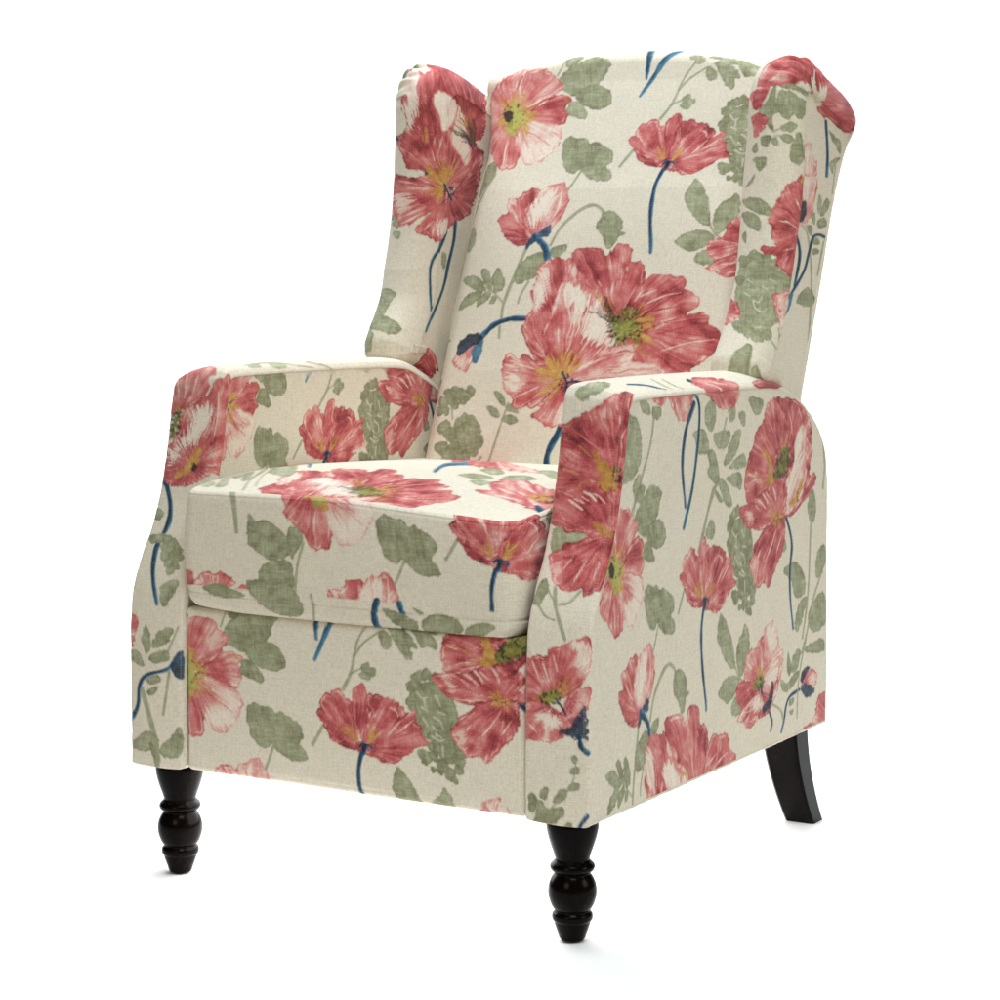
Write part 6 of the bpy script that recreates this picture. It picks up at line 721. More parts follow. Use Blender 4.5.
  'wing_front_left': ((-0.0643, 0.0848, 0.0643, 1.233), 62, 19, '1644 1390 1630 1392 1625 1397 1640 1406 1659 1414 1680 1419 1700 1422 1718 1423 1735 1425 1750 1425 1765 1425 1778 1423 1789 1420 1796 1415 1801 1407 1803 1398 1800 1390 1787 1385 1769 1383 1651 1344 1637 1347 1633 1351 1648 1361 1670 1369 1691 1374 1710 1377 1728 1379 1744 1380 1760 1381 1774 1380 1788 1379 1799 1376 1806 1370 1809 1362 1809 1353 1805 1344 1793 1339 1775 1336 1658 1299 1645 1302 1641 1306 1658 1316 1680 1325 1701 1329 1719 1332 1737 1334 1753 1335 1769 1335 1784 1335 1797 1334 1809 1331 1815 1325 1818 1317 1817 1307 1812 1298 1799 1293 1781 1291 1667 1255 1654 1258 1651 1262 1668 1272 1690 1280 1710 1284 1728 1287 1746 1288 1762 1289 1777 1290 1792 1289 1806 1288 1818 1285 1825 1280 1828 1272 1826 1263 1820 1254 1807 1249 1789 1246 1676 1212 1664 1214 1662 1219 1679 1228 1700 1235 1720 1239 1737 1241 1754 1242 1770 1243 1785 1243 1800 1243 1815 1242 1827 1240 1835 1235 1838 1227 1836 1219 1830 1210 1816 1205 1798 1202 1687 1168 1675 1171 1673 1175 1690 1184 1710 1190 1728 1193 1745 1195 1762 1196 1778 1196 1793 1196 1808 1196 1823 1196 1835 1194 1844 1189 1847 1182 1846 1175 1840 1166 1826 1161 1807 1159 1697 1125 1685 1127 1683 1132 1700 1139 1719 1145 1737 1147 1753 1148 1770 1149 1785 1150 1801 1150 1816 1150 1831 1149 1844 1147 1853 1143 1857 1137 1856 1130 1850 1122 1836 1117 1817 1115 1707 1080 1695 1083 1693 1087 1709 1094 1728 1099 1745 1101 1761 1102 1777 1102 1793 1103 1808 1103 1823 1102 1838 1102 1852 1101 1861 1097 1865 1092 1865 1085 1860 1077 1846 1073 1827 1070 1717 1035 1705 1037 1703 1042 1718 1049 1737 1053 1753 1054 1769 1055 1785 1055 1800 1055 1815 1055 1831 1055 1846 1055 1859 1054 1869 1050 1874 1045 1874 1038 1869 1031 1855 1027 1836 1024 1727 988 1715 991 1712 996 1728 1002 1746 1006 1762 1007 1777 1008 1793 1008 1808 1008 1823 1007 1838 1007 1853 1007 1867 1006 1877 1003 1882 998 1883 991 1878 984 1864 980 1845 977 1737 942 1724 944 1722 949 1737 955 1755 960 1771 960 1786 960 1801 960 1816 960 1831 960 1847 960 1862 960 1875 959 1885 955 1891 950 1892 944 1887 936 1873 932 1855 930 1746 894 1734 897 1731 902 1746 909 1764 913 1780 914 1795 913 1810 913 1825 913 1840 913 1855 913 1870 912 1884 911 1894 908 1900 903 1901 896 1897 889 1883 884 1864 882 1755 847 1743 850 1741 855 1756 862 1773 867 1789 867 1804 867 1819 867 1834 867 1849 866 1864 866 1879 866 1893 865 1904 861 1910 856 1911 849 1907 841 1893 836 1874 834 1765 800 1754 804 1751 809 1766 816 1783 821 1799 822 1814 821 1829 821 1844 821 1859 820 1874 820 1889 820 1903 818 1914 815 1921 809 1922 802 1918 793 1904 788 1885 786 1776 754 1765 757 1762 763 1777 771 1793 776 1809 777 1824 776 1839 776 1854 776 1869 775 1885 775 1900 775 1914 773 1925 769 1932 763 1934 755 1930 746 1917 741 1897 738 1789 708 1777 712 1774 718 1788 727 1805 732 1821 733 1835 732 1851 732 1866 732 1881 731 1896 731 1912 731 1926 729 1938 725 1945 718 1947 710 1943 700 1930 694 1911 691 1803 664 1790 667 1787 674 1801 684 1817 690 1833 691 1848 690 1863 690 1879 690 1894 689 1910 689 1925 688 1940 687 1952 682 1959 675 1961 665 1958 654 1945 648 1926 645 1818 621 1805 625 1802 633 1815 643 1831 650 1847 651 1862 651 1878 651 1893 650 1909 650 1924 649 1940 649 1955 647 1967 642 1974 633 1977 623 1975 611 1962 604 1943 600 1834 583 1820 587 1817 595 1830 606 1846 613 1862 614 1878 614 1893 614 1909 613 1925 613 1940 613 1956 612 1971 610 1983 604 1991 596 1994 585 1991 572 1979 565 1960 562 1848 554 1833 557 1830 563 1843 572 1860 577 1876 577 1892 577 1908 577 1923 576 1939 576 1955 575 1970 575 1985 573 1997 568 2005 561 2008 552 2005 542 1993 537 1975 535 1854 534 1836 535 1835 536 1849 539 1866 539 1883 538 1899 536 1915 535 1931 534 1947 534 1962 533 1978 533 1992 532 2004 530 2012 527 2015 524 2013 520 2003 520 1986 520 1846 525 1827 520 1830 514 1844 508 1861 501 1879 495 1895 491 1912 489 1928 487 1943 486 1959 486 1974 486 1989 486 2001 487 2009 490 2014 495 2013 501 2007 507 1993 513 1822 519 1809 509 1815 495 1829 481 1845 467 1862 455 1880 447 1896 442 1913 440 1928 438 1944 438 1959 439 1973 440 1986 444 1996 453 2002 464 2005 478 2002 493 1992 503 1791 512 1786 497 1794 478 1807 458 1822 439 1839 423 1857 411 1873 403 1890 399 1905 398 1921 397 1936 398 1950 401 1964 407 1975 418 1983 435 1988 454 1989 473 1984 489 1760 501 1762 483 1771 462 1783 439 1797 418 1814 398 1831 384 1847 374 1863 370 1879 367 1894 367 1910 368 1924 372 1938 378 1951 390 1960 409 1966 430 1969 453 1967 471 1733 487 1738 468 1746 445 1758 422 1772 399 1788 378 1805 363 1821 352 1837 347 1853 345 1868 344 1884 346 1898 349 1913 356 1926 368 1936 387 1943 410 1945 433 1945 453 1709 471 1714 451 1722 428 1733 404 1747 381 1763 361 1779 345 1795 334 1811 329 1827 326 1843 326 1858 327 1873 330 1888 337 1901 349 1911 369 1918 391 1921 415 1921 435 1685 455 1689 435 1697 411 1708 388 1721 365 1737 344 1753 328 1769 318 1785 312 1801 309 1817 308 1832 309 1848 312 1863 319 1876 332 1887 351 1894 374 1897 398 1897 418 1662 441 1666 420 1673 396 1683 373 1696 351 1710 330 1726 314 1742 303 1758 297 1774 293 1790 292 1806 293 1821 296 1837 303 1850 316 1862 335 1870 359 1874 383 1873 404 1643 429 1644 407 1650 384 1658 361 1670 339 1683 320 1698 304 1714 293 1730 286 1746 282 1762 280 1778 280 1793 284 1809 291 1824 304 1837 324 1846 348 1851 372 1852 393 1632 421 1627 399 1630 376 1636 355 1645 334 1656 316 1670 301 1685 291 1700 284 1716 279 1732 277 1748 278 1765 282 1782 289 1798 303 1813 323 1825 346 1832 370 1832 390 1631 418 1616 399 1614 379 1616 359 1622 340 1631 324 1643 311 1657 303 1672 297 1687 293 1703 291 1720 292 1738 296 1757 303 1776 317 1794 336 1808 358 1817 379 1815 395 1636 423 1610 410 1603 395 1602 378 1604 362 1610 349 1621 339 1634 333 1648 329 1664 326 1680 325 1698 326 1717 329 1738 337 1760 349 1780 365 1797 382 1806 398 1800 409 1638 440 1608 434 1597 424 1592 412 1592 400 1597 391 1607 384 1619 380 1633 378 1649 376 1665 376 1683 376 1704 379 1727 385 1751 394 1774 405 1792 417 1799 427 1789 433 1635 471 1608 469 1594 464 1587 456 1585 449 1590 443 1600 439 1612 436 1626 434 1641 433 1658 433 1677 434 1698 435 1723 439 1748 445 1771 452 1790 459 1793 464 1781 468 1630 514 1607 513 1592 511 1584 506 1582 501 1588 497 1597 494 1609 492 1623 491 1638 490 1655 490 1674 490 1696 492 1721 494 1747 498 1771 502 1789 506 1789 509 1776 511 1626 563 1606 563 1591 561 1583 557 1581 553 1586 550 1596 548 1607 547 1621 545 1637 545 1654 544 1673 545 1695 546 1721 548 1747 551 1770 554 1788 557 1787 559 1773 561 1624 614 1604 614 1589 613 1581 609 1579 605 1585 602 1594 600 1606 599 1620 598 1635 597 1652 597 1672 597 1694 598 1720 601 1746 603 1769 607 1786 610 1785 612 1771 613 1621 666 1603 666 1588 665 1580 661 1578 657 1583 654 1592 652 1604 651 1618 650 1633 649 1651 649 1670 649 1692 651 1718 653 1744 656 1767 660 1785 663 1783 665 1769 666 1619 719 1600 718 1585 716 1578 712 1576 708 1581 705 1590 703 1602 702 1616 701 1631 700 1648 700 1667 701 1690 702 1715 705 1741 709 1765 713 1782 716 1780 718 1767 720 1615 771 1597 770 1583 768 1575 763 1573 759 1578 756 1588 754 1599 752 1613 751 1628 751 1645 751 1664 752 1687 754 1712 757 1738 761 1762 766 1779 770 1777 772 1763 774 1612 823 1593 822 1579 820 1571 815 1569 809 1575 806 1584 804 1596 802 1610 802 1625 801 1642 802 1661 803 1683 805 1709 809 1735 814 1758 819 1775 823 1773 826 1759 827 1607 875 1589 874 1574 872 1567 866 1565 860 1571 856 1580 854 1592 852 1606 851 1621 851 1638 852 1657 853 1679 856 1705 860 1730 865 1753 871 1770 876 1768 879 1755 880 1602 927 1583 926 1569 923 1561 917 1560 910 1566 906 1575 903 1587 902 1601 901 1616 901 1633 901 1652 903 1674 906 1700 911 1725 917 1748 923 1765 929 1763 932 1749 933 1596 979 1577 978 1562 975 1555 967 1554 960 1560 956 1570 953 1582 951 1595 950 1611 950 1628 950 1647 952 1669 955 1694 961 1720 968 1742 975 1759 981 1757 984 1744 986 1590 1030 1570 1029 1555 1025 1548 1018 1547 1010 1553 1004 1563 1001 1575 999 1589 998 1605 998 1622 999 1641 1001 1663 1004 1688 1011 1713 1018 1736 1026 1753 1033 1751 1037 1737 1038 1583 1081 1564 1079 1549 1075 1541 1066 1540 1058 1546 1052 1556 1048 1568 1046 1582 1045 1598 1045 1615 1046 1634 1048 1656 1052 1682 1059 1707 1068 1730 1076 1747 1084 1745 1088 1731 1090 1577 1129 1557 1127 1542 1122 1534 1113 1533 1104 1539 1098 1549 1094 1561 1091 1575 1090 1591 1090 1608 1091 1627 1093 1650 1098 1675 1105 1701 1115 1724 1124 1741 1133 1739 1137 1725 1139 1569 1173 1550 1171 1535 1166 1527 1157 1526 1147 1532 1140 1542 1136 1554 1133 1568 1132 1584 1132 1601 1133 1621 1136 1643 1141 1668 1149 1694 1158 1717 1169 1734 1178 1732 1183 1718 1185 1561 1214 1542 1211 1527 1206 1519 1196 1518 1186 1524 1180 1534 1175 1546 1172 1560 1171 1576 1171 1594 1172 1613 1175 1635 1180 1661 1188 1686 1198 1709 1209 1726 1219 1723 1224 1710 1227 1550 1251 1532 1248 1517 1243 1510 1232 1508 1222 1515 1215 1524 1211 1537 1208 1551 1207 1567 1207 1584 1208 1604 1211 1626 1216 1651 1224 1677 1235 1699 1246 1716 1257 1713 1262 1700 1265 1539 1288 1521 1284 1506 1278 1499 1267 1498 1256 1504 1248 1514 1244 1526 1241 1540 1240 1556 1240 1574 1241 1593 1244 1615 1250 1640 1259 1666 1270 1688 1282 1704 1294 1702 1299 1689 1302 1528 1324 1509 1321 1495 1314 1487 1302 1486 1290 1492 1282 1502 1277 1515 1275 1529 1273 1545 1273 1562 1275 1582 1278 1604 1283 1629 1293 1654 1305 1676 1318 1692 1331 1690 1337 1677 1339 1517 1357 1498 1354 1483 1349 1477 1338 1476 1328 1483 1321 1493 1317 1505 1315 1520 1314 1536 1314 1553 1315 1572 1318 1594 1323 1618 1331 1643 1342 1665 1353 1681 1364 1678 1368 1665 1370 1509 1380 1490 1379 1476 1377 1471 1374 1472 1370 1480 1367 1491 1365 1504 1365 1518 1364 1534 1365 1551 1365 1569 1367 1590 1369 1614 1372 1637 1376 1657 1381 1672 1384 1668 1386 1655 1386 1508 1392 1489 1393 1477 1397 1474 1404 1479 1410 1488 1413 1501 1415 1515 1416 1529 1417 1545 1418 1562 1418 1580 1417 1599 1415 1620 1411 1641 1405 1658 1399 1670 1392 1665 1388 1651 1386 1518 1399 1500 1402 1489 1410 1489 1426 1496 1439 1508 1447 1522 1452 1536 1456 1551 1457 1567 1458 1584 1457 1601 1455 1619 1449 1638 1439 1655 1425 1670 1410 1679 1395 1673 1387 1658 1385 1538 1413 1521 1416 1509 1425 1510 1444 1518 1460 1531 1470 1545 1475 1559 1479 1575 1481 1591 1481 1607 1481 1624 1478 1642 1471 1660 1459 1677 1443 1691 1425 1700 1409 1693 1400 1678 1398 1562 1443 1545 1445 1533 1452 1532 1467 1539 1482 1550 1490 1564 1496 1578 1499 1594 1501 1610 1501 1626 1501 1643 1498 1662 1492 1681 1481 1699 1467 1715 1453 1726 1440 1720 1434 1705 1433 1584 1485 1567 1487 1554 1491 1551 1502 1556 1513 1567 1520 1580 1525 1594 1528 1609 1529 1625 1530 1642 1529 1659 1527 1678 1523 1699 1514 1719 1503 1736 1493 1748 1485 1744 1481 1729 1479 1600 1530 1584 1535 1571 1539 1568 1547 1572 1555 1583 1560 1595 1564 1609 1566 1624 1568 1640 1568 1657 1568 1674 1566 1694 1563 1715 1556 1735 1549 1753 1542 1765 1533 1760 1528 1744 1522 1611 1573 1598 1584 1587 1591 1584 1597 1589 1602 1599 1606 1612 1608 1626 1610 1641 1612 1657 1612 1673 1612 1691 1610 1710 1609 1730 1605 1750 1600 1768 1593 1777 1578 1771 1569 1754 1559'),
  'wing_front_right': ((-0.0663, 0.0096, 0.0663, 1.2038), 64, 19, '2976 1607 2955 1619 2951 1623 2966 1631 2986 1639 3010 1646 3034 1651 3056 1654 3076 1656 3096 1657 3115 1658 3134 1658 3152 1658 3169 1656 3185 1654 3194 1648 3195 1641 3181 1636 3159 1627 2983 1562 2964 1568 2960 1572 2975 1580 2995 1588 3018 1595 3042 1600 3064 1603 3085 1605 3105 1606 3124 1607 3143 1607 3161 1606 3178 1605 3194 1602 3203 1597 3203 1590 3189 1585 3168 1579 2990 1513 2972 1516 2968 1520 2984 1528 3004 1537 3028 1544 3051 1550 3073 1553 3094 1555 3114 1556 3133 1557 3152 1557 3170 1556 3187 1555 3203 1552 3211 1546 3211 1538 3197 1533 3176 1529 2999 1463 2981 1464 2977 1469 2993 1477 3013 1486 3037 1494 3061 1501 3083 1504 3104 1506 3124 1508 3144 1508 3162 1508 3180 1507 3197 1505 3212 1502 3220 1495 3220 1486 3206 1481 3184 1478 3008 1411 2991 1413 2987 1417 3002 1427 3023 1437 3047 1445 3071 1452 3094 1456 3115 1459 3135 1460 3154 1460 3173 1460 3190 1459 3207 1456 3221 1452 3229 1444 3228 1434 3214 1429 3192 1426 3018 1360 3001 1362 2996 1367 3012 1377 3033 1387 3057 1397 3081 1404 3103 1408 3124 1410 3145 1412 3164 1412 3182 1412 3200 1410 3216 1407 3230 1402 3238 1393 3237 1383 3223 1377 3200 1375 3028 1310 3011 1312 3007 1317 3022 1327 3042 1338 3066 1347 3090 1355 3112 1359 3133 1361 3153 1362 3172 1363 3191 1362 3208 1360 3224 1357 3239 1352 3246 1343 3245 1332 3231 1327 3209 1324 3039 1260 3021 1262 3017 1268 3032 1278 3052 1289 3075 1298 3099 1305 3121 1309 3141 1311 3161 1312 3180 1312 3198 1311 3216 1310 3232 1307 3247 1302 3255 1293 3254 1282 3240 1276 3218 1274 3049 1211 3032 1214 3027 1220 3042 1230 3061 1240 3084 1249 3107 1255 3128 1258 3149 1260 3168 1261 3187 1261 3205 1260 3223 1258 3239 1256 3254 1251 3263 1243 3263 1233 3248 1227 3226 1225 3058 1164 3041 1166 3037 1172 3051 1181 3070 1191 3092 1199 3115 1204 3136 1207 3156 1208 3175 1209 3194 1209 3212 1208 3230 1207 3246 1205 3262 1201 3271 1193 3271 1184 3257 1178 3235 1176 3067 1116 3050 1119 3046 1124 3060 1133 3079 1142 3100 1149 3122 1154 3143 1156 3162 1157 3181 1157 3200 1157 3218 1156 3236 1155 3253 1153 3269 1150 3279 1143 3280 1135 3265 1129 3243 1127 3075 1068 3058 1070 3055 1076 3068 1084 3087 1092 3107 1099 3129 1103 3149 1104 3168 1105 3187 1105 3206 1105 3224 1104 3242 1103 3260 1102 3276 1100 3287 1094 3288 1086 3274 1081 3252 1078 3083 1020 3066 1022 3063 1027 3076 1035 3094 1043 3114 1048 3135 1052 3155 1053 3174 1053 3192 1053 3211 1053 3230 1053 3248 1052 3266 1051 3283 1049 3294 1044 3296 1036 3282 1031 3260 1029 3090 971 3073 973 3070 978 3083 986 3101 993 3121 998 3141 1001 3161 1002 3179 1002 3198 1002 3217 1002 3236 1001 3254 1001 3273 1000 3290 999 3302 994 3304 987 3290 982 3269 979 3097 921 3081 924 3077 929 3090 937 3108 944 3127 948 3148 951 3167 952 3185 951 3204 951 3223 951 3242 951 3261 951 3280 950 3297 949 3309 945 3311 938 3298 933 3277 930 3104 872 3088 875 3084 880 3098 888 3115 894 3134 899 3155 902 3174 902 3192 902 3211 902 3230 902 3249 901 3268 901 3287 901 3305 900 3317 896 3320 889 3306 883 3285 881 3112 822 3096 826 3092 831 3106 839 3123 846 3142 851 3162 853 3182 854 3200 854 3219 853 3238 853 3257 853 3276 853 3295 853 3313 852 3325 847 3328 839 3315 834 3294 831 3122 773 3105 777 3101 782 3114 791 3131 798 3151 803 3171 806 3190 806 3209 806 3228 806 3247 806 3265 805 3284 805 3303 805 3321 804 3334 799 3337 791 3324 785 3303 782 3132 724 3115 728 3111 734 3124 743 3141 751 3160 756 3180 759 3199 760 3218 760 3237 759 3256 759 3275 759 3293 758 3312 758 3331 757 3344 752 3347 742 3334 736 3312 733 3144 676 3126 679 3122 686 3134 696 3151 705 3170 711 3190 714 3209 715 3228 714 3247 714 3266 714 3285 713 3303 713 3322 713 3341 711 3354 705 3357 695 3344 689 3323 686 3157 628 3139 632 3134 640 3147 651 3163 660 3182 667 3201 671 3220 672 3239 671 3258 671 3277 670 3296 670 3314 670 3334 669 3352 667 3365 661 3369 650 3356 642 3334 639 3171 583 3154 587 3148 596 3160 608 3176 619 3194 626 3214 631 3233 631 3251 631 3270 631 3289 630 3308 630 3327 629 3346 628 3364 626 3378 619 3382 606 3369 598 3347 595 3184 545 3167 549 3163 558 3174 570 3190 580 3208 588 3227 593 3246 593 3265 593 3284 593 3303 592 3322 591 3341 590 3360 589 3378 587 3391 580 3395 567 3383 559 3359 557 3193 520 3178 522 3175 528 3187 537 3203 545 3222 551 3241 554 3260 554 3279 554 3298 553 3317 552 3336 552 3355 551 3374 550 3391 548 3404 543 3407 534 3395 528 3369 528 3194 507 3181 506 3183 506 3197 507 3214 508 3233 509 3253 510 3272 509 3291 508 3310 507 3329 507 3348 506 3366 506 3385 507 3401 508 3412 508 3415 506 3406 507 3376 510 3187 499 3179 493 3186 484 3200 476 3219 469 3239 464 3258 462 3278 460 3297 458 3316 457 3334 457 3353 457 3372 458 3389 462 3404 468 3414 475 3418 483 3412 492 3384 500 3174 489 3172 477 3182 460 3197 444 3216 431 3236 421 3256 416 3275 413 3294 411 3313 409 3332 409 3350 410 3368 414 3385 421 3398 433 3408 447 3413 463 3412 479 3392 493 3157 474 3160 456 3171 435 3187 415 3206 397 3225 386 3245 379 3264 375 3283 373 3302 371 3321 371 3339 373 3357 379 3373 390 3386 405 3396 424 3402 444 3404 465 3394 482 3139 455 3144 435 3156 412 3172 390 3190 371 3210 359 3229 352 3248 347 3267 345 3286 344 3305 344 3323 346 3341 353 3357 366 3370 383 3380 404 3387 426 3390 449 3387 468 3121 436 3126 415 3138 391 3154 368 3172 350 3192 337 3211 330 3230 326 3249 323 3268 322 3286 323 3305 325 3323 333 3339 346 3352 364 3362 385 3369 408 3372 431 3371 451 3102 417 3108 396 3119 372 3135 349 3153 330 3172 318 3192 311 3211 307 3229 304 3248 303 3267 304 3286 306 3304 314 3320 327 3333 345 3343 367 3351 390 3354 413 3353 434 3083 400 3088 378 3099 354 3115 331 3133 312 3152 299 3171 292 3190 288 3209 286 3228 285 3247 286 3265 288 3284 295 3300 309 3314 327 3324 350 3332 373 3335 396 3335 418 3065 385 3069 364 3079 339 3093 315 3111 296 3129 283 3148 275 3167 271 3186 269 3205 269 3224 270 3243 272 3261 278 3278 291 3293 310 3304 332 3312 356 3317 380 3316 403 3049 376 3051 356 3058 331 3071 307 3086 286 3104 271 3122 263 3140 258 3159 257 3178 257 3197 258 3217 259 3235 264 3253 275 3269 294 3282 317 3292 342 3298 368 3294 392 3040 375 3036 359 3039 335 3047 311 3059 289 3075 273 3091 263 3109 257 3128 255 3147 255 3166 255 3185 256 3205 260 3224 270 3243 287 3259 309 3272 335 3278 361 3266 383 3037 383 3026 372 3023 353 3027 331 3034 310 3046 293 3060 282 3077 276 3095 273 3113 272 3133 272 3152 272 3173 275 3194 283 3216 298 3236 319 3252 342 3256 363 3236 380 3039 400 3021 394 3012 381 3011 365 3014 348 3022 333 3034 323 3050 317 3067 314 3085 312 3104 311 3125 312 3146 314 3169 320 3193 332 3217 348 3235 365 3236 379 3213 390 3040 427 3018 425 3006 418 3002 407 3002 396 3007 385 3017 377 3032 372 3049 369 3067 368 3086 367 3106 367 3128 369 3152 373 3178 380 3204 391 3224 402 3223 410 3201 416 3039 466 3016 465 3001 462 2996 455 2995 448 2999 441 3009 435 3023 432 3040 430 3058 428 3077 428 3098 428 3120 429 3144 431 3170 435 3197 442 3218 449 3215 453 3197 456 3036 513 3013 513 2997 511 2992 507 2991 502 2995 497 3004 492 3019 490 3036 488 3054 487 3073 486 3094 486 3116 487 3140 488 3167 491 3194 495 3216 500 3213 502 3195 504 3032 566 3009 566 2993 564 2988 560 2987 556 2991 551 3001 548 3016 545 3033 544 3052 543 3071 542 3092 542 3115 543 3139 544 3165 546 3193 549 3214 553 3211 555 3194 557 3028 620 3004 620 2989 618 2983 614 2983 610 2987 606 2997 602 3013 600 3030 598 3049 597 3069 597 3090 596 3113 597 3137 598 3164 600 3192 604 3213 607 3210 610 3193 611 3023 675 3000 675 2984 673 2979 669 2978 664 2983 660 2993 656 3008 654 3026 652 3045 651 3066 651 3087 650 3110 651 3135 652 3162 654 3190 658 3211 662 3208 664 3192 666 3019 731 2996 730 2981 728 2975 723 2973 718 2978 714 2988 710 3004 707 3021 706 3041 705 3062 704 3083 704 3107 705 3132 706 3159 708 3187 712 3208 717 3205 720 3189 721 3014 786 2992 785 2977 783 2971 778 2969 772 2973 767 2983 763 2998 760 3016 759 3036 758 3056 757 3078 757 3102 758 3127 760 3155 762 3183 767 3204 772 3201 775 3185 777 3011 841 2989 841 2974 838 2967 832 2965 826 2969 821 2978 816 2993 813 3011 812 3030 811 3051 810 3073 810 3096 811 3122 813 3149 816 3178 821 3199 827 3195 830 3180 832 3007 897 2985 896 2970 893 2964 887 2962 880 2965 874 2974 869 2988 866 3005 864 3024 863 3044 863 3066 863 3090 864 3115 866 3143 870 3172 876 3193 882 3189 886 3173 888 3003 952 2982 951 2967 947 2960 941 2958 933 2961 926 2969 921 2983 918 3000 916 3018 915 3038 915 3060 915 3083 917 3109 919 3136 923 3165 930 3186 937 3182 941 3166 944 2999 1007 2977 1005 2962 1002 2956 994 2953 986 2956 979 2965 973 2978 969 2994 967 3013 966 3032 966 3054 967 3076 969 3101 972 3129 976 3157 984 3178 992 3174 997 3158 999 2994 1062 2972 1060 2957 1056 2951 1048 2948 1039 2951 1030 2959 1024 2973 1020 2989 1018 3007 1017 3026 1017 3047 1018 3070 1020 3094 1023 3121 1029 3149 1038 3171 1047 3167 1051 3150 1054 2987 1117 2965 1115 2950 1110 2944 1101 2942 1091 2945 1081 2953 1074 2967 1069 2983 1067 3001 1066 3020 1066 3041 1067 3063 1070 3087 1074 3114 1080 3141 1090 3162 1101 3159 1106 3141 1108 2978 1172 2956 1169 2941 1164 2935 1153 2934 1141 2937 1131 2946 1122 2960 1117 2976 1115 2994 1114 3013 1114 3033 1115 3055 1118 3079 1123 3106 1130 3133 1142 3154 1154 3150 1160 3133 1162 2968 1226 2945 1222 2930 1216 2925 1204 2924 1191 2928 1179 2937 1170 2951 1165 2968 1162 2986 1161 3005 1161 3025 1163 3047 1166 3071 1171 3097 1179 3124 1192 3145 1206 3141 1212 3124 1215 2955 1278 2933 1274 2918 1267 2913 1254 2912 1240 2917 1227 2926 1217 2941 1211 2958 1208 2976 1207 2995 1207 3016 1209 3038 1213 3061 1219 3087 1228 3114 1242 3135 1257 3131 1264 3114 1267 2942 1329 2919 1325 2904 1317 2899 1303 2899 1288 2904 1273 2915 1263 2929 1257 2947 1253 2965 1252 2985 1253 3005 1255 3027 1259 3051 1265 3077 1275 3103 1290 3124 1306 3120 1314 3103 1317 2927 1377 2904 1373 2890 1366 2885 1351 2886 1334 2891 1319 2901 1308 2917 1302 2934 1298 2953 1297 2973 1298 2993 1300 3016 1304 3039 1311 3065 1321 3092 1337 3112 1354 3109 1362 3091 1365 2912 1420 2890 1417 2875 1409 2871 1395 2872 1380 2877 1366 2888 1355 2904 1349 2921 1346 2940 1345 2960 1346 2981 1348 3004 1352 3027 1359 3053 1368 3080 1384 3100 1400 3096 1407 3079 1409 2900 1448 2877 1447 2863 1442 2859 1433 2860 1423 2866 1414 2878 1407 2894 1403 2912 1402 2931 1401 2951 1402 2972 1404 2995 1407 3018 1411 3044 1418 3070 1428 3090 1439 3086 1443 3069 1443 2893 1456 2870 1457 2856 1458 2854 1460 2856 1461 2864 1462 2876 1462 2893 1463 2911 1463 2931 1464 2951 1464 2972 1465 2994 1466 3017 1467 3042 1468 3067 1468 3085 1467 3080 1466 3064 1463 2894 1453 2871 1456 2859 1463 2858 1476 2863 1489 2872 1501 2886 1509 2904 1514 2923 1517 2942 1518 2963 1519 2984 1518 3005 1517 3028 1514 3051 1509 3074 1498 3090 1485 3084 1477 3068 1471 2906 1456 2884 1459 2871 1470 2872 1489 2878 1509 2889 1527 2904 1540 2922 1547 2942 1551 2961 1553 2982 1554 3002 1553 3024 1550 3046 1545 3068 1536 3089 1520 3103 1500 3097 1488 3081 1481 2927 1477 2904 1480 2892 1491 2892 1511 2897 1531 2908 1549 2923 1562 2940 1569 2959 1573 2979 1575 2999 1576 3020 1575 3041 1572 3063 1567 3086 1558 3107 1542 3122 1521 3116 1510 3100 1503 2949 1514 2927 1518 2913 1527 2911 1544 2915 1562 2924 1577 2937 1589 2955 1595 2973 1598 2993 1600 3013 1601 3033 1600 3055 1598 3077 1594 3100 1586 3124 1572 3140 1555 3135 1545 3119 1538 2969 1559 2946 1562 2932 1570 2928 1585 2930 1600 2937 1614 2950 1624 2966 1629 2984 1632 3003 1634 3023 1635 3044 1634 3066 1632 3089 1629 3113 1623 3137 1611 3156 1596 3151 1587 3136 1582'),
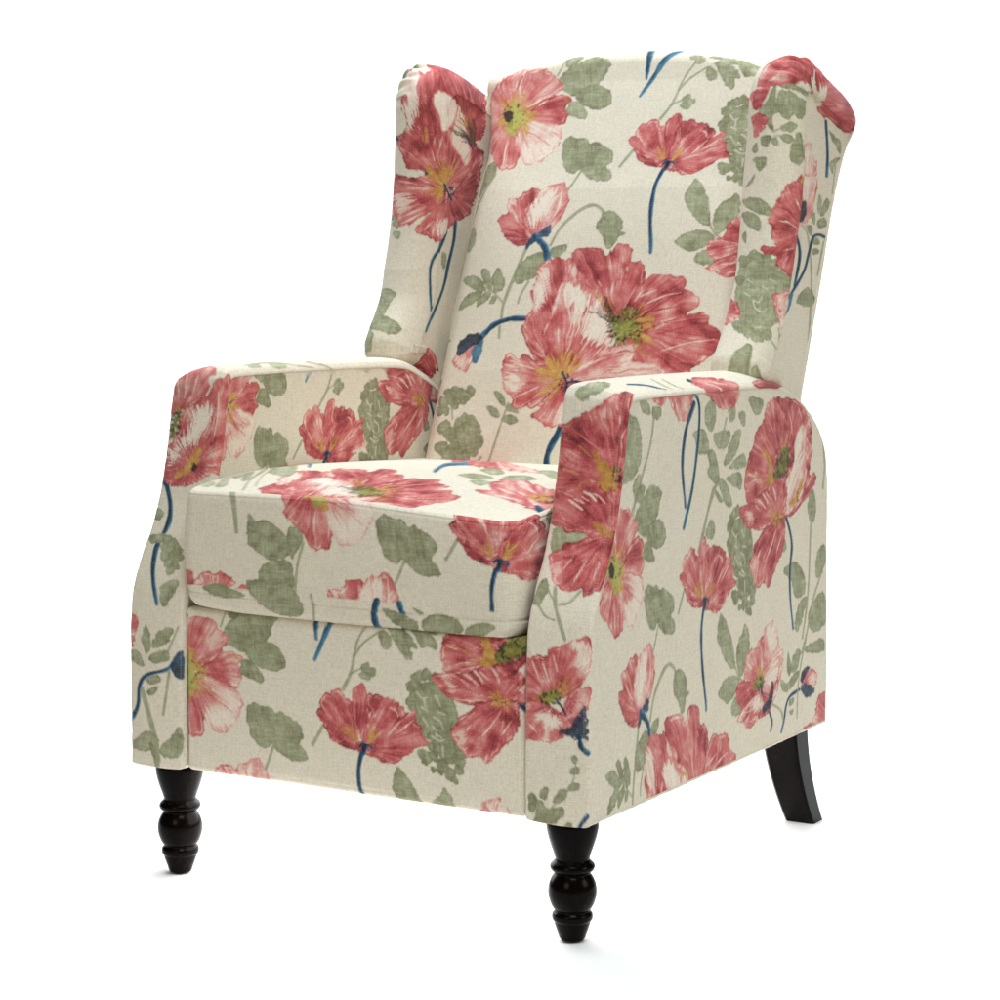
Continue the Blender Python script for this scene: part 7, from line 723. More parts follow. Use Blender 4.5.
  'cushion_wall': ((-0.0828, 0.5679, 0.0828, 1.6535), 79, 15, '1627 2257 1603 2241 1591 2215 1591 2186 1590 2158 1589 2126 1589 2095 1589 2063 1588 2031 1588 1999 1588 1964 1588 1930 1588 1896 1588 1861 1602 1837 1606 2262 1582 2246 1570 2219 1570 2191 1569 2162 1568 2130 1568 2099 1568 2067 1568 2035 1567 2002 1567 1967 1567 1933 1567 1898 1568 1863 1581 1838 1584 2266 1560 2250 1548 2223 1548 2195 1547 2166 1547 2134 1547 2102 1547 2070 1547 2038 1546 2005 1546 1970 1546 1935 1546 1900 1547 1864 1560 1839 1563 2271 1539 2254 1527 2227 1527 2199 1526 2170 1526 2138 1526 2106 1526 2074 1525 2042 1525 2009 1525 1973 1525 1937 1525 1901 1525 1866 1538 1840 1542 2275 1517 2259 1505 2232 1505 2203 1505 2174 1504 2142 1504 2110 1504 2078 1504 2046 1504 2012 1504 1976 1503 1939 1503 1903 1503 1867 1516 1841 1520 2280 1496 2263 1484 2236 1484 2207 1483 2178 1483 2146 1483 2114 1482 2082 1482 2049 1482 2015 1482 1979 1481 1942 1481 1905 1481 1868 1494 1842 1498 2284 1474 2268 1462 2241 1462 2212 1461 2183 1461 2150 1461 2118 1461 2085 1460 2053 1460 2018 1460 1981 1459 1944 1459 1907 1459 1869 1472 1842 1476 2289 1452 2272 1440 2245 1440 2216 1439 2187 1439 2154 1439 2122 1438 2089 1438 2056 1438 2022 1437 1984 1437 1946 1437 1909 1437 1871 1450 1843 1454 2293 1430 2277 1418 2249 1417 2220 1417 2191 1417 2158 1416 2125 1416 2092 1416 2060 1415 2025 1415 1987 1414 1948 1414 1910 1414 1872 1427 1844 1432 2298 1407 2281 1395 2253 1395 2224 1394 2195 1394 2162 1394 2129 1393 2096 1393 2063 1393 2028 1392 1989 1392 1951 1392 1912 1392 1874 1405 1845 1409 2302 1384 2286 1372 2258 1372 2228 1371 2198 1371 2166 1371 2133 1370 2100 1370 2066 1370 2031 1369 1992 1369 1953 1369 1914 1369 1875 1382 1847 1386 2307 1361 2290 1349 2262 1349 2232 1348 2202 1348 2169 1348 2136 1347 2103 1347 2070 1347 2035 1347 1995 1346 1956 1346 1916 1346 1877 1359 1848 1363 2311 1338 2294 1326 2266 1326 2236 1325 2206 1325 2173 1324 2140 1324 2107 1324 2074 1324 2038 1324 1998 1323 1958 1323 1919 1323 1879 1336 1850 1340 2315 1315 2298 1303 2270 1302 2240 1302 2210 1301 2177 1301 2144 1301 2111 1301 2077 1301 2042 1300 2001 1300 1961 1300 1921 1299 1880 1312 1851 1316 2320 1291 2303 1279 2274 1279 2245 1278 2215 1278 2181 1278 2148 1278 2115 1278 2081 1277 2045 1277 2004 1277 1964 1276 1923 1275 1882 1289 1852 1293 2324 1268 2307 1255 2279 1255 2249 1255 2219 1255 2186 1254 2152 1254 2119 1254 2085 1254 2049 1253 2008 1253 1967 1252 1925 1252 1884 1265 1854 1269 2329 1244 2312 1232 2283 1232 2253 1231 2223 1231 2190 1231 2156 1231 2123 1230 2089 1230 2052 1229 2011 1229 1969 1228 1928 1227 1886 1241 1855 1245 2334 1220 2317 1208 2288 1208 2258 1207 2228 1207 2194 1207 2160 1207 2127 1206 2093 1206 2056 1205 2014 1204 1972 1203 1930 1203 1888 1216 1857 1222 2339 1197 2321 1184 2293 1184 2263 1183 2232 1183 2199 1183 2165 1182 2131 1182 2097 1181 2060 1180 2018 1180 1975 1179 1933 1179 1890 1192 1859 1198 2344 1173 2326 1160 2298 1160 2267 1159 2237 1159 2203 1158 2169 1158 2135 1157 2101 1157 2064 1156 2021 1155 1979 1155 1936 1155 1893 1168 1862 1173 2349 1148 2331 1136 2303 1136 2272 1135 2242 1135 2208 1134 2174 1133 2139 1133 2105 1132 2068 1131 2025 1131 1982 1130 1939 1130 1896 1144 1864 1149 2354 1124 2337 1111 2308 1111 2277 1110 2246 1110 2212 1109 2178 1109 2144 1108 2109 1107 2072 1107 2028 1106 1985 1106 1942 1106 1899 1120 1867 1124 2359 1099 2342 1087 2313 1087 2282 1086 2251 1085 2217 1085 2182 1084 2148 1083 2113 1083 2076 1082 2032 1082 1989 1081 1945 1081 1902 1095 1870 1100 2364 1074 2347 1062 2318 1062 2287 1061 2256 1060 2222 1060 2187 1059 2152 1059 2118 1058 2080 1057 2036 1057 1993 1056 1949 1056 1906 1070 1874 1075 2370 1049 2352 1037 2323 1037 2292 1036 2261 1035 2226 1035 2191 1034 2156 1034 2122 1033 2084 1033 2040 1032 1997 1032 1953 1032 1910 1046 1878 1050 2375 1024 2357 1012 2328 1012 2297 1011 2265 1010 2231 1010 2196 1009 2161 1009 2126 1008 2088 1008 2044 1007 2001 1007 1958 1007 1914 1021 1882 1025 2380 999 2362 987 2333 986 2302 986 2270 985 2235 985 2200 984 2165 984 2130 983 2092 982 2049 982 2006 981 1962 982 1919 995 1887 999 2385 974 2367 961 2338 961 2306 960 2275 960 2240 959 2205 959 2169 958 2134 957 2096 957 2053 956 2010 956 1967 956 1924 970 1893 974 2391 948 2373 936 2343 935 2311 934 2279 934 2244 933 2209 932 2174 932 2138 931 2100 930 2058 930 2015 930 1973 930 1930 944 1899 948 2396 923 2378 910 2347 909 2316 907 2284 906 2249 906 2213 905 2178 904 2143 904 2105 903 2063 903 2021 903 1979 903 1936 918 1905 923 2401 897 2383 883 2352 882 2321 880 2289 879 2253 878 2218 877 2182 876 2147 875 2109 875 2068 875 2026 875 1984 877 1942 892 1912 897 2406 871 2388 856 2357 854 2325 852 2293 850 2258 849 2222 848 2186 847 2151 846 2113 846 2073 847 2032 848 1991 850 1949 866 1919 871 2412 844 2393 829 2362 826 2330 823 2298 821 2262 819 2226 818 2191 817 2155 817 2118 817 2078 818 2038 820 1998 823 1957 839 1928 847 2417 819 2398 802 2367 799 2335 795 2303 793 2267 791 2231 789 2195 788 2159 788 2123 789 2084 790 2045 792 2005 796 1966 814 1937 829 2421 799 2404 780 2373 776 2341 772 2309 769 2273 767 2237 765 2201 764 2165 764 2128 765 2090 767 2052 770 2014 775 1975 794 1946 822 2424 791 2410 772 2381 767 2348 762 2315 759 2279 757 2243 756 2207 755 2170 755 2134 756 2096 758 2059 762 2021 767 1983 786 1953 829 2428 801 2417 783 2388 778 2354 773 2321 770 2285 768 2249 767 2212 766 2176 767 2139 768 2102 770 2065 773 2027 778 1989 796 1958 849 2432 824 2423 808 2395 804 2360 800 2325 797 2289 796 2253 795 2217 794 2180 794 2143 796 2106 798 2069 801 2031 805 1993 821 1961 879 2439 856 2430 841 2401 837 2365 833 2329 831 2293 829 2257 828 2220 828 2183 828 2146 830 2109 832 2071 834 2034 838 1995 853 1963 911 2445 889 2436 874 2407 870 2370 867 2333 865 2296 863 2260 863 2223 863 2186 863 2149 864 2111 866 2074 869 2036 873 1997 888 1965 945 2451 923 2442 908 2412 904 2374 901 2336 899 2299 898 2263 898 2226 898 2189 898 2151 899 2114 901 2076 904 2038 908 1999 923 1967 979 2456 956 2447 942 2416 939 2378 936 2339 934 2302 933 2265 933 2228 933 2191 933 2154 935 2116 937 2078 940 2040 943 2001 958 1969 1013 2460 991 2452 977 2420 974 2381 971 2342 969 2305 968 2268 968 2231 968 2194 969 2156 970 2119 972 2081 975 2042 979 2003 993 1971 1048 2464 1026 2456 1012 2424 1009 2385 1007 2346 1005 2309 1004 2271 1004 2234 1004 2197 1005 2159 1006 2121 1008 2083 1011 2045 1014 2006 1028 1973 1083 2468 1061 2459 1048 2428 1045 2388 1043 2349 1041 2312 1040 2274 1040 2237 1040 2199 1041 2162 1042 2124 1044 2085 1046 2047 1050 2008 1064 1975 1119 2472 1097 2463 1084 2431 1081 2392 1079 2352 1077 2315 1076 2277 1076 2240 1076 2202 1077 2164 1078 2126 1079 2088 1082 2049 1086 2010 1100 1977 1156 2476 1134 2467 1121 2435 1118 2395 1115 2355 1114 2318 1113 2280 1112 2243 1112 2205 1113 2167 1114 2129 1115 2090 1118 2052 1122 2012 1136 1979 1192 2480 1171 2471 1157 2439 1155 2399 1152 2359 1150 2321 1149 2283 1149 2246 1149 2208 1149 2170 1150 2131 1152 2093 1154 2054 1158 2015 1172 1981 1229 2483 1208 2475 1194 2442 1191 2402 1189 2362 1187 2324 1186 2286 1185 2249 1185 2211 1185 2172 1186 2134 1188 2095 1191 2057 1195 2017 1209 1983 1266 2487 1244 2478 1231 2446 1228 2405 1225 2365 1223 2327 1222 2290 1221 2252 1221 2213 1222 2175 1223 2137 1225 2098 1227 2059 1232 2019 1245 1986 1303 2491 1281 2482 1268 2449 1265 2409 1262 2369 1260 2331 1259 2293 1258 2254 1258 2216 1258 2178 1260 2139 1262 2101 1264 2061 1268 2022 1282 1988 1340 2495 1318 2486 1305 2453 1302 2412 1299 2372 1297 2334 1296 2296 1295 2257 1295 2219 1295 2181 1297 2142 1299 2103 1301 2064 1306 2024 1319 1990 1376 2498 1355 2490 1342 2457 1339 2416 1336 2375 1334 2337 1333 2299 1332 2260 1332 2222 1333 2183 1334 2145 1336 2106 1339 2067 1343 2027 1356 1993 1413 2502 1392 2493 1379 2460 1376 2419 1373 2378 1371 2340 1370 2302 1369 2263 1369 2225 1370 2186 1371 2148 1373 2109 1376 2070 1380 2030 1393 1996 1450 2506 1429 2497 1416 2463 1413 2422 1410 2382 1408 2343 1407 2305 1407 2266 1407 2228 1408 2189 1409 2151 1411 2113 1413 2074 1417 2035 1431 2001 1488 2509 1467 2500 1453 2467 1450 2426 1447 2385 1446 2346 1445 2308 1445 2269 1445 2231 1445 2192 1446 2155 1448 2117 1451 2078 1454 2040 1467 2006 1525 2512 1504 2504 1491 2470 1488 2429 1485 2388 1484 2349 1483 2311 1482 2272 1482 2234 1483 2195 1484 2158 1486 2121 1488 2083 1491 2045 1504 2011 1563 2516 1542 2507 1529 2474 1526 2432 1523 2391 1521 2353 1521 2314 1520 2275 1520 2237 1521 2199 1521 2162 1523 2125 1525 2088 1528 2050 1541 2017 1601 2519 1579 2510 1567 2477 1564 2436 1561 2395 1559 2356 1558 2317 1558 2279 1558 2240 1558 2202 1559 2166 1560 2129 1562 2093 1565 2055 1578 2022 1638 2523 1618 2514 1605 2481 1602 2439 1599 2398 1597 2359 1596 2321 1596 2282 1595 2243 1595 2205 1596 2169 1598 2134 1600 2097 1603 2061 1616 2028 1677 2526 1656 2517 1643 2484 1640 2443 1637 2402 1635 2363 1634 2324 1633 2285 1633 2246 1633 2208 1634 2173 1635 2138 1637 2102 1640 2066 1653 2033 1715 2530 1694 2521 1681 2488 1678 2446 1675 2405 1673 2366 1672 2327 1671 2288 1670 2249 1671 2212 1671 2177 1673 2142 1675 2107 1678 2071 1691 2039 1753 2533 1733 2524 1720 2491 1716 2450 1713 2409 1711 2370 1710 2331 1709 2291 1708 2252 1708 2215 1709 2181 1711 2146 1713 2112 1717 2077 1730 2044 1791 2537 1771 2528 1758 2494 1754 2453 1751 2412 1749 2373 1748 2334 1747 2295 1747 2255 1747 2218 1748 2185 1750 2151 1752 2117 1756 2082 1769 2050 1830 2540 1809 2531 1796 2498 1793 2457 1789 2416 1787 2377 1786 2337 1785 2298 1785 2259 1786 2221 1787 2188 1789 2155 1791 2122 1795 2088 1808 2056 1868 2543 1847 2534 1834 2501 1831 2460 1828 2419 1826 2380 1825 2341 1824 2301 1824 2262 1825 2225 1826 2192 1828 2160 1831 2126 1835 2093 1848 2061 1906 2546 1886 2537 1873 2504 1870 2464 1867 2423 1865 2383 1864 2344 1864 2305 1864 2265 1865 2228 1866 2196 1868 2164 1871 2131 1875 2099 1888 2068 1944 2549 1924 2540 1912 2508 1909 2467 1906 2426 1905 2387 1904 2348 1904 2308 1904 2268 1905 2231 1907 2200 1909 2168 1912 2136 1916 2104 1929 2074 1980 2552 1963 2543 1952 2511 1950 2470 1948 2430 1947 2390 1947 2351 1947 2311 1947 2271 1948 2235 1950 2204 1951 2172 1954 2141 1957 2109 1969 2079 2009 2553 2001 2545 1996 2512 1995 2472 1994 2432 1994 2393 1994 2353 1995 2313 1995 2273 1996 2237 1997 2206 1998 2175 1999 2144 2001 2113 2006 2083 2031 2554 2037 2544 2041 2512 2042 2472 2043 2433 2044 2393 2045 2353 2046 2314 2046 2274 2047 2237 2047 2206 2046 2175 2046 2144 2045 2113 2041 2083 2048 2552 2068 2541 2082 2508 2085 2469 2087 2430 2090 2390 2091 2351 2092 2311 2093 2271 2093 2234 2092 2203 2090 2172 2088 2140 2084 2108 2071 2080 2067 2547 2096 2536 2114 2503 2117 2464 2121 2424 2123 2385 2125 2346 2126 2306 2127 2266 2126 2230 2125 2198 2123 2166 2121 2134 2116 2101 2097 2073 2089 2541 2120 2529 2139 2496 2142 2457 2146 2418 2148 2379 2149 2340 2150 2300 2151 2261 2151 2224 2150 2191 2148 2158 2145 2125 2141 2092 2121 2064 2113 2535 2144 2523 2162 2490 2164 2451 2167 2412 2169 2373 2170 2334 2171 2295 2171 2255 2171 2218 2171 2185 2169 2151 2168 2117 2164 2083 2145 2054 2137 2528 2168 2516 2185 2483 2186 2444 2188 2405 2189 2366 2190 2328 2191 2289 2191 2250 2191 2213 2191 2178 2190 2143 2189 2109 2186 2074 2168 2045 2161 2521 2191 2509 2208 2476 2208 2438 2209 2399 2210 2360 2210 2322 2210 2283 2211 2244 2211 2207 2211 2171 2211 2136 2211 2100 2209 2065 2191 2036 2185 2515 2215 2503 2230 2470 2230 2431 2231 2393 2231 2354 2231 2316 2231 2277 2231 2239 2232 2201 2232 2165 2232 2128 2232 2092 2231 2055 2214 2026 2209 2508 2239 2496 2253 2463 2252 2425 2253 2386 2252 2348 2252 2310 2252 2272 2252 2233 2253 2195 2253 2158 2253 2120 2254 2082 2254 2044 2237 2014'),
  'cushion_top': ((-0.2461, 0.0034, 0.2396, 0.5549), 41, 14, '756 1961 848 1966 942 1970 1037 1976 1133 1982 1231 1987 1330 1994 1430 2003 1529 2018 1629 2032 1731 2047 1837 2062 1945 2079 2056 2091 782 1950 875 1953 969 1957 1064 1961 1159 1966 1257 1972 1356 1978 1455 1988 1554 2003 1653 2018 1755 2034 1861 2050 1969 2069 2079 2084 809 1940 901 1940 995 1943 1090 1947 1186 1952 1283 1957 1381 1963 1480 1972 1578 1987 1678 2003 1779 2019 1885 2035 1993 2057 2103 2075 836 1930 928 1930 1022 1932 1116 1935 1212 1939 1308 1944 1406 1950 1505 1959 1603 1974 1702 1989 1804 2005 1909 2022 2017 2046 2126 2065 862 1921 954 1919 1048 1920 1143 1923 1237 1927 1334 1932 1431 1937 1529 1946 1627 1961 1726 1976 1827 1992 1933 2009 2041 2034 2150 2055 888 1914 980 1911 1074 1912 1168 1915 1263 1918 1359 1923 1456 1928 1554 1937 1651 1951 1750 1966 1851 1981 1956 1998 2064 2024 2173 2046 914 1908 1006 1904 1100 1905 1194 1907 1288 1910 1384 1914 1481 1919 1578 1928 1675 1942 1773 1956 1875 1971 1980 1988 2087 2015 2195 2037 940 1902 1032 1897 1125 1897 1219 1899 1313 1902 1409 1906 1505 1911 1602 1920 1699 1933 1797 1947 1898 1962 2003 1978 2110 2005 2218 2028 965 1895 1057 1890 1151 1889 1244 1891 1338 1894 1433 1898 1529 1903 1626 1911 1722 1924 1820 1937 1921 1952 2026 1968 2133 1994 2240 2016 991 1890 1082 1884 1176 1883 1269 1884 1363 1887 1457 1891 1553 1896 1650 1904 1746 1916 1844 1929 1945 1943 2049 1959 2155 1982 2262 2003 1016 1885 1107 1879 1200 1878 1293 1879 1387 1881 1481 1885 1577 1890 1674 1898 1770 1910 1868 1922 1969 1936 2072 1951 2178 1972 2284 1990 1041 1881 1132 1874 1225 1872 1317 1873 1411 1876 1505 1880 1601 1885 1697 1892 1794 1903 1892 1915 1992 1928 2095 1943 2200 1961 2306 1977 1065 1876 1156 1869 1249 1867 1341 1868 1434 1870 1529 1874 1624 1879 1720 1887 1817 1897 1915 1908 2016 1921 2118 1935 2222 1952 2327 1967 1090 1872 1180 1865 1273 1862 1365 1863 1458 1865 1552 1870 1647 1875 1744 1881 1840 1891 1939 1902 2039 1914 2141 1928 2244 1944 2348 1960 1114 1869 1204 1862 1296 1860 1388 1860 1481 1863 1575 1867 1670 1872 1767 1879 1864 1888 1962 1898 2062 1909 2163 1923 2265 1938 2369 1953 1138 1867 1228 1860 1320 1857 1412 1858 1504 1860 1598 1865 1693 1870 1789 1877 1886 1885 1985 1895 2084 1906 2185 1919 2286 1934 2390 1949 1162 1864 1252 1857 1343 1855 1435 1855 1527 1858 1621 1863 1716 1868 1812 1874 1909 1883 2007 1892 2107 1903 2207 1916 2308 1931 2410 1946 1186 1862 1276 1855 1367 1853 1458 1853 1550 1856 1644 1860 1739 1866 1834 1872 1931 1880 2029 1890 2128 1901 2228 1914 2329 1928 2431 1943 1210 1860 1299 1853 1390 1851 1481 1851 1573 1854 1667 1858 1761 1864 1856 1870 1953 1878 2051 1888 2150 1898 2249 1911 2349 1925 2452 1939 1234 1858 1322 1851 1413 1849 1503 1850 1595 1853 1689 1857 1783 1862 1878 1868 1975 1877 2072 1886 2170 1897 2270 1909 2370 1923 2472 1937 1258 1856 1346 1850 1435 1849 1526 1850 1617 1853 1711 1857 1806 1862 1900 1868 1996 1876 2093 1885 2191 1896 2290 1907 2391 1921 2493 1934 1281 1855 1369 1850 1458 1848 1548 1849 1639 1852 1733 1856 1828 1861 1922 1867 2017 1876 2114 1884 2211 1895 2311 1906 2411 1919 2514 1932 1305 1853 1392 1849 1480 1848 1569 1849 1661 1852 1755 1856 1850 1861 1944 1867 2038 1875 2134 1884 2232 1894 2331 1905 2432 1917 2534 1929 1329 1852 1415 1848 1502 1848 1591 1849 1683 1852 1777 1856 1871 1860 1965 1866 2059 1874 2155 1883 2252 1893 2351 1903 2452 1915 2554 1927 1352 1851 1438 1847 1524 1847 1613 1849 1704 1851 1798 1855 1893 1860 1986 1866 2080 1874 2175 1882 2272 1892 2371 1902 2472 1913 2574 1925 1374 1849 1460 1846 1546 1846 1634 1848 1726 1851 1820 1855 1914 1859 2007 1865 2101 1873 2195 1882 2292 1891 2391 1900 2492 1911 2593 1922 1397 1848 1482 1845 1568 1846 1656 1848 1747 1851 1841 1854 1935 1859 2028 1865 2121 1872 2216 1881 2312 1889 2411 1899 2511 1910 2612 1920 1419 1847 1504 1844 1590 1845 1678 1847 1769 1850 1862 1854 1955 1858 2048 1864 2141 1872 2236 1879 2332 1888 2430 1897 2530 1908 2631 1918 1441 1846 1526 1843 1612 1844 1699 1846 1790 1850 1882 1854 1976 1858 2068 1864 2161 1871 2255 1879 2351 1887 2449 1896 2549 1906 2649 1916 1463 1845 1548 1843 1633 1844 1721 1846 1811 1849 1903 1854 1995 1858 2088 1864 2181 1871 2274 1878 2370 1886 2468 1895 2567 1905 2668 1915 1486 1844 1570 1842 1655 1843 1742 1845 1831 1849 1923 1853 2015 1858 2107 1864 2200 1870 2294 1877 2389 1885 2486 1894 2586 1903 2686 1913 1507 1843 1592 1842 1676 1843 1763 1845 1852 1849 1943 1853 2035 1858 2127 1864 2219 1870 2313 1877 2408 1884 2505 1893 2604 1902 2703 1912 1529 1842 1613 1841 1698 1842 1784 1845 1872 1848 1963 1853 2054 1858 2146 1864 2238 1870 2331 1876 2426 1883 2523 1891 2622 1901 2721 1910 1550 1841 1634 1841 1718 1842 1804 1844 1893 1848 1983 1853 2074 1858 2165 1864 2257 1869 2350 1875 2445 1882 2542 1890 2640 1899 2739 1908 1572 1840 1655 1840 1739 1841 1825 1844 1913 1848 2002 1853 2093 1858 2184 1863 2276 1869 2369 1875 2464 1881 2560 1889 2658 1898 2757 1906 1592 1839 1676 1840 1760 1841 1845 1844 1933 1848 2022 1853 2113 1858 2204 1863 2295 1869 2388 1874 2483 1881 2579 1888 2676 1896 2775 1905 1613 1838 1696 1839 1780 1841 1865 1844 1953 1848 2042 1853 2132 1858 2223 1863 2315 1868 2408 1874 2502 1880 2597 1887 2694 1895 2793 1903 1633 1837 1717 1838 1800 1840 1886 1843 1973 1847 2062 1852 2152 1857 2243 1862 2334 1868 2427 1873 2521 1879 2616 1886 2712 1893 2810 1901 1653 1836 1737 1838 1821 1840 1906 1843 1993 1847 2082 1852 2172 1857 2262 1862 2354 1867 2446 1873 2540 1879 2635 1885 2731 1892 2827 1899 1673 1835 1756 1837 1841 1840 1926 1843 2013 1847 2102 1851 2191 1856 2281 1861 2373 1866 2466 1872 2560 1878 2654 1884 2749 1890 2845 1897 1693 1833 1776 1836 1861 1839 1946 1843 2033 1847 2121 1851 2210 1856 2300 1860 2392 1866 2485 1872 2579 1877 2672 1883 2766 1889 2862 1895'),
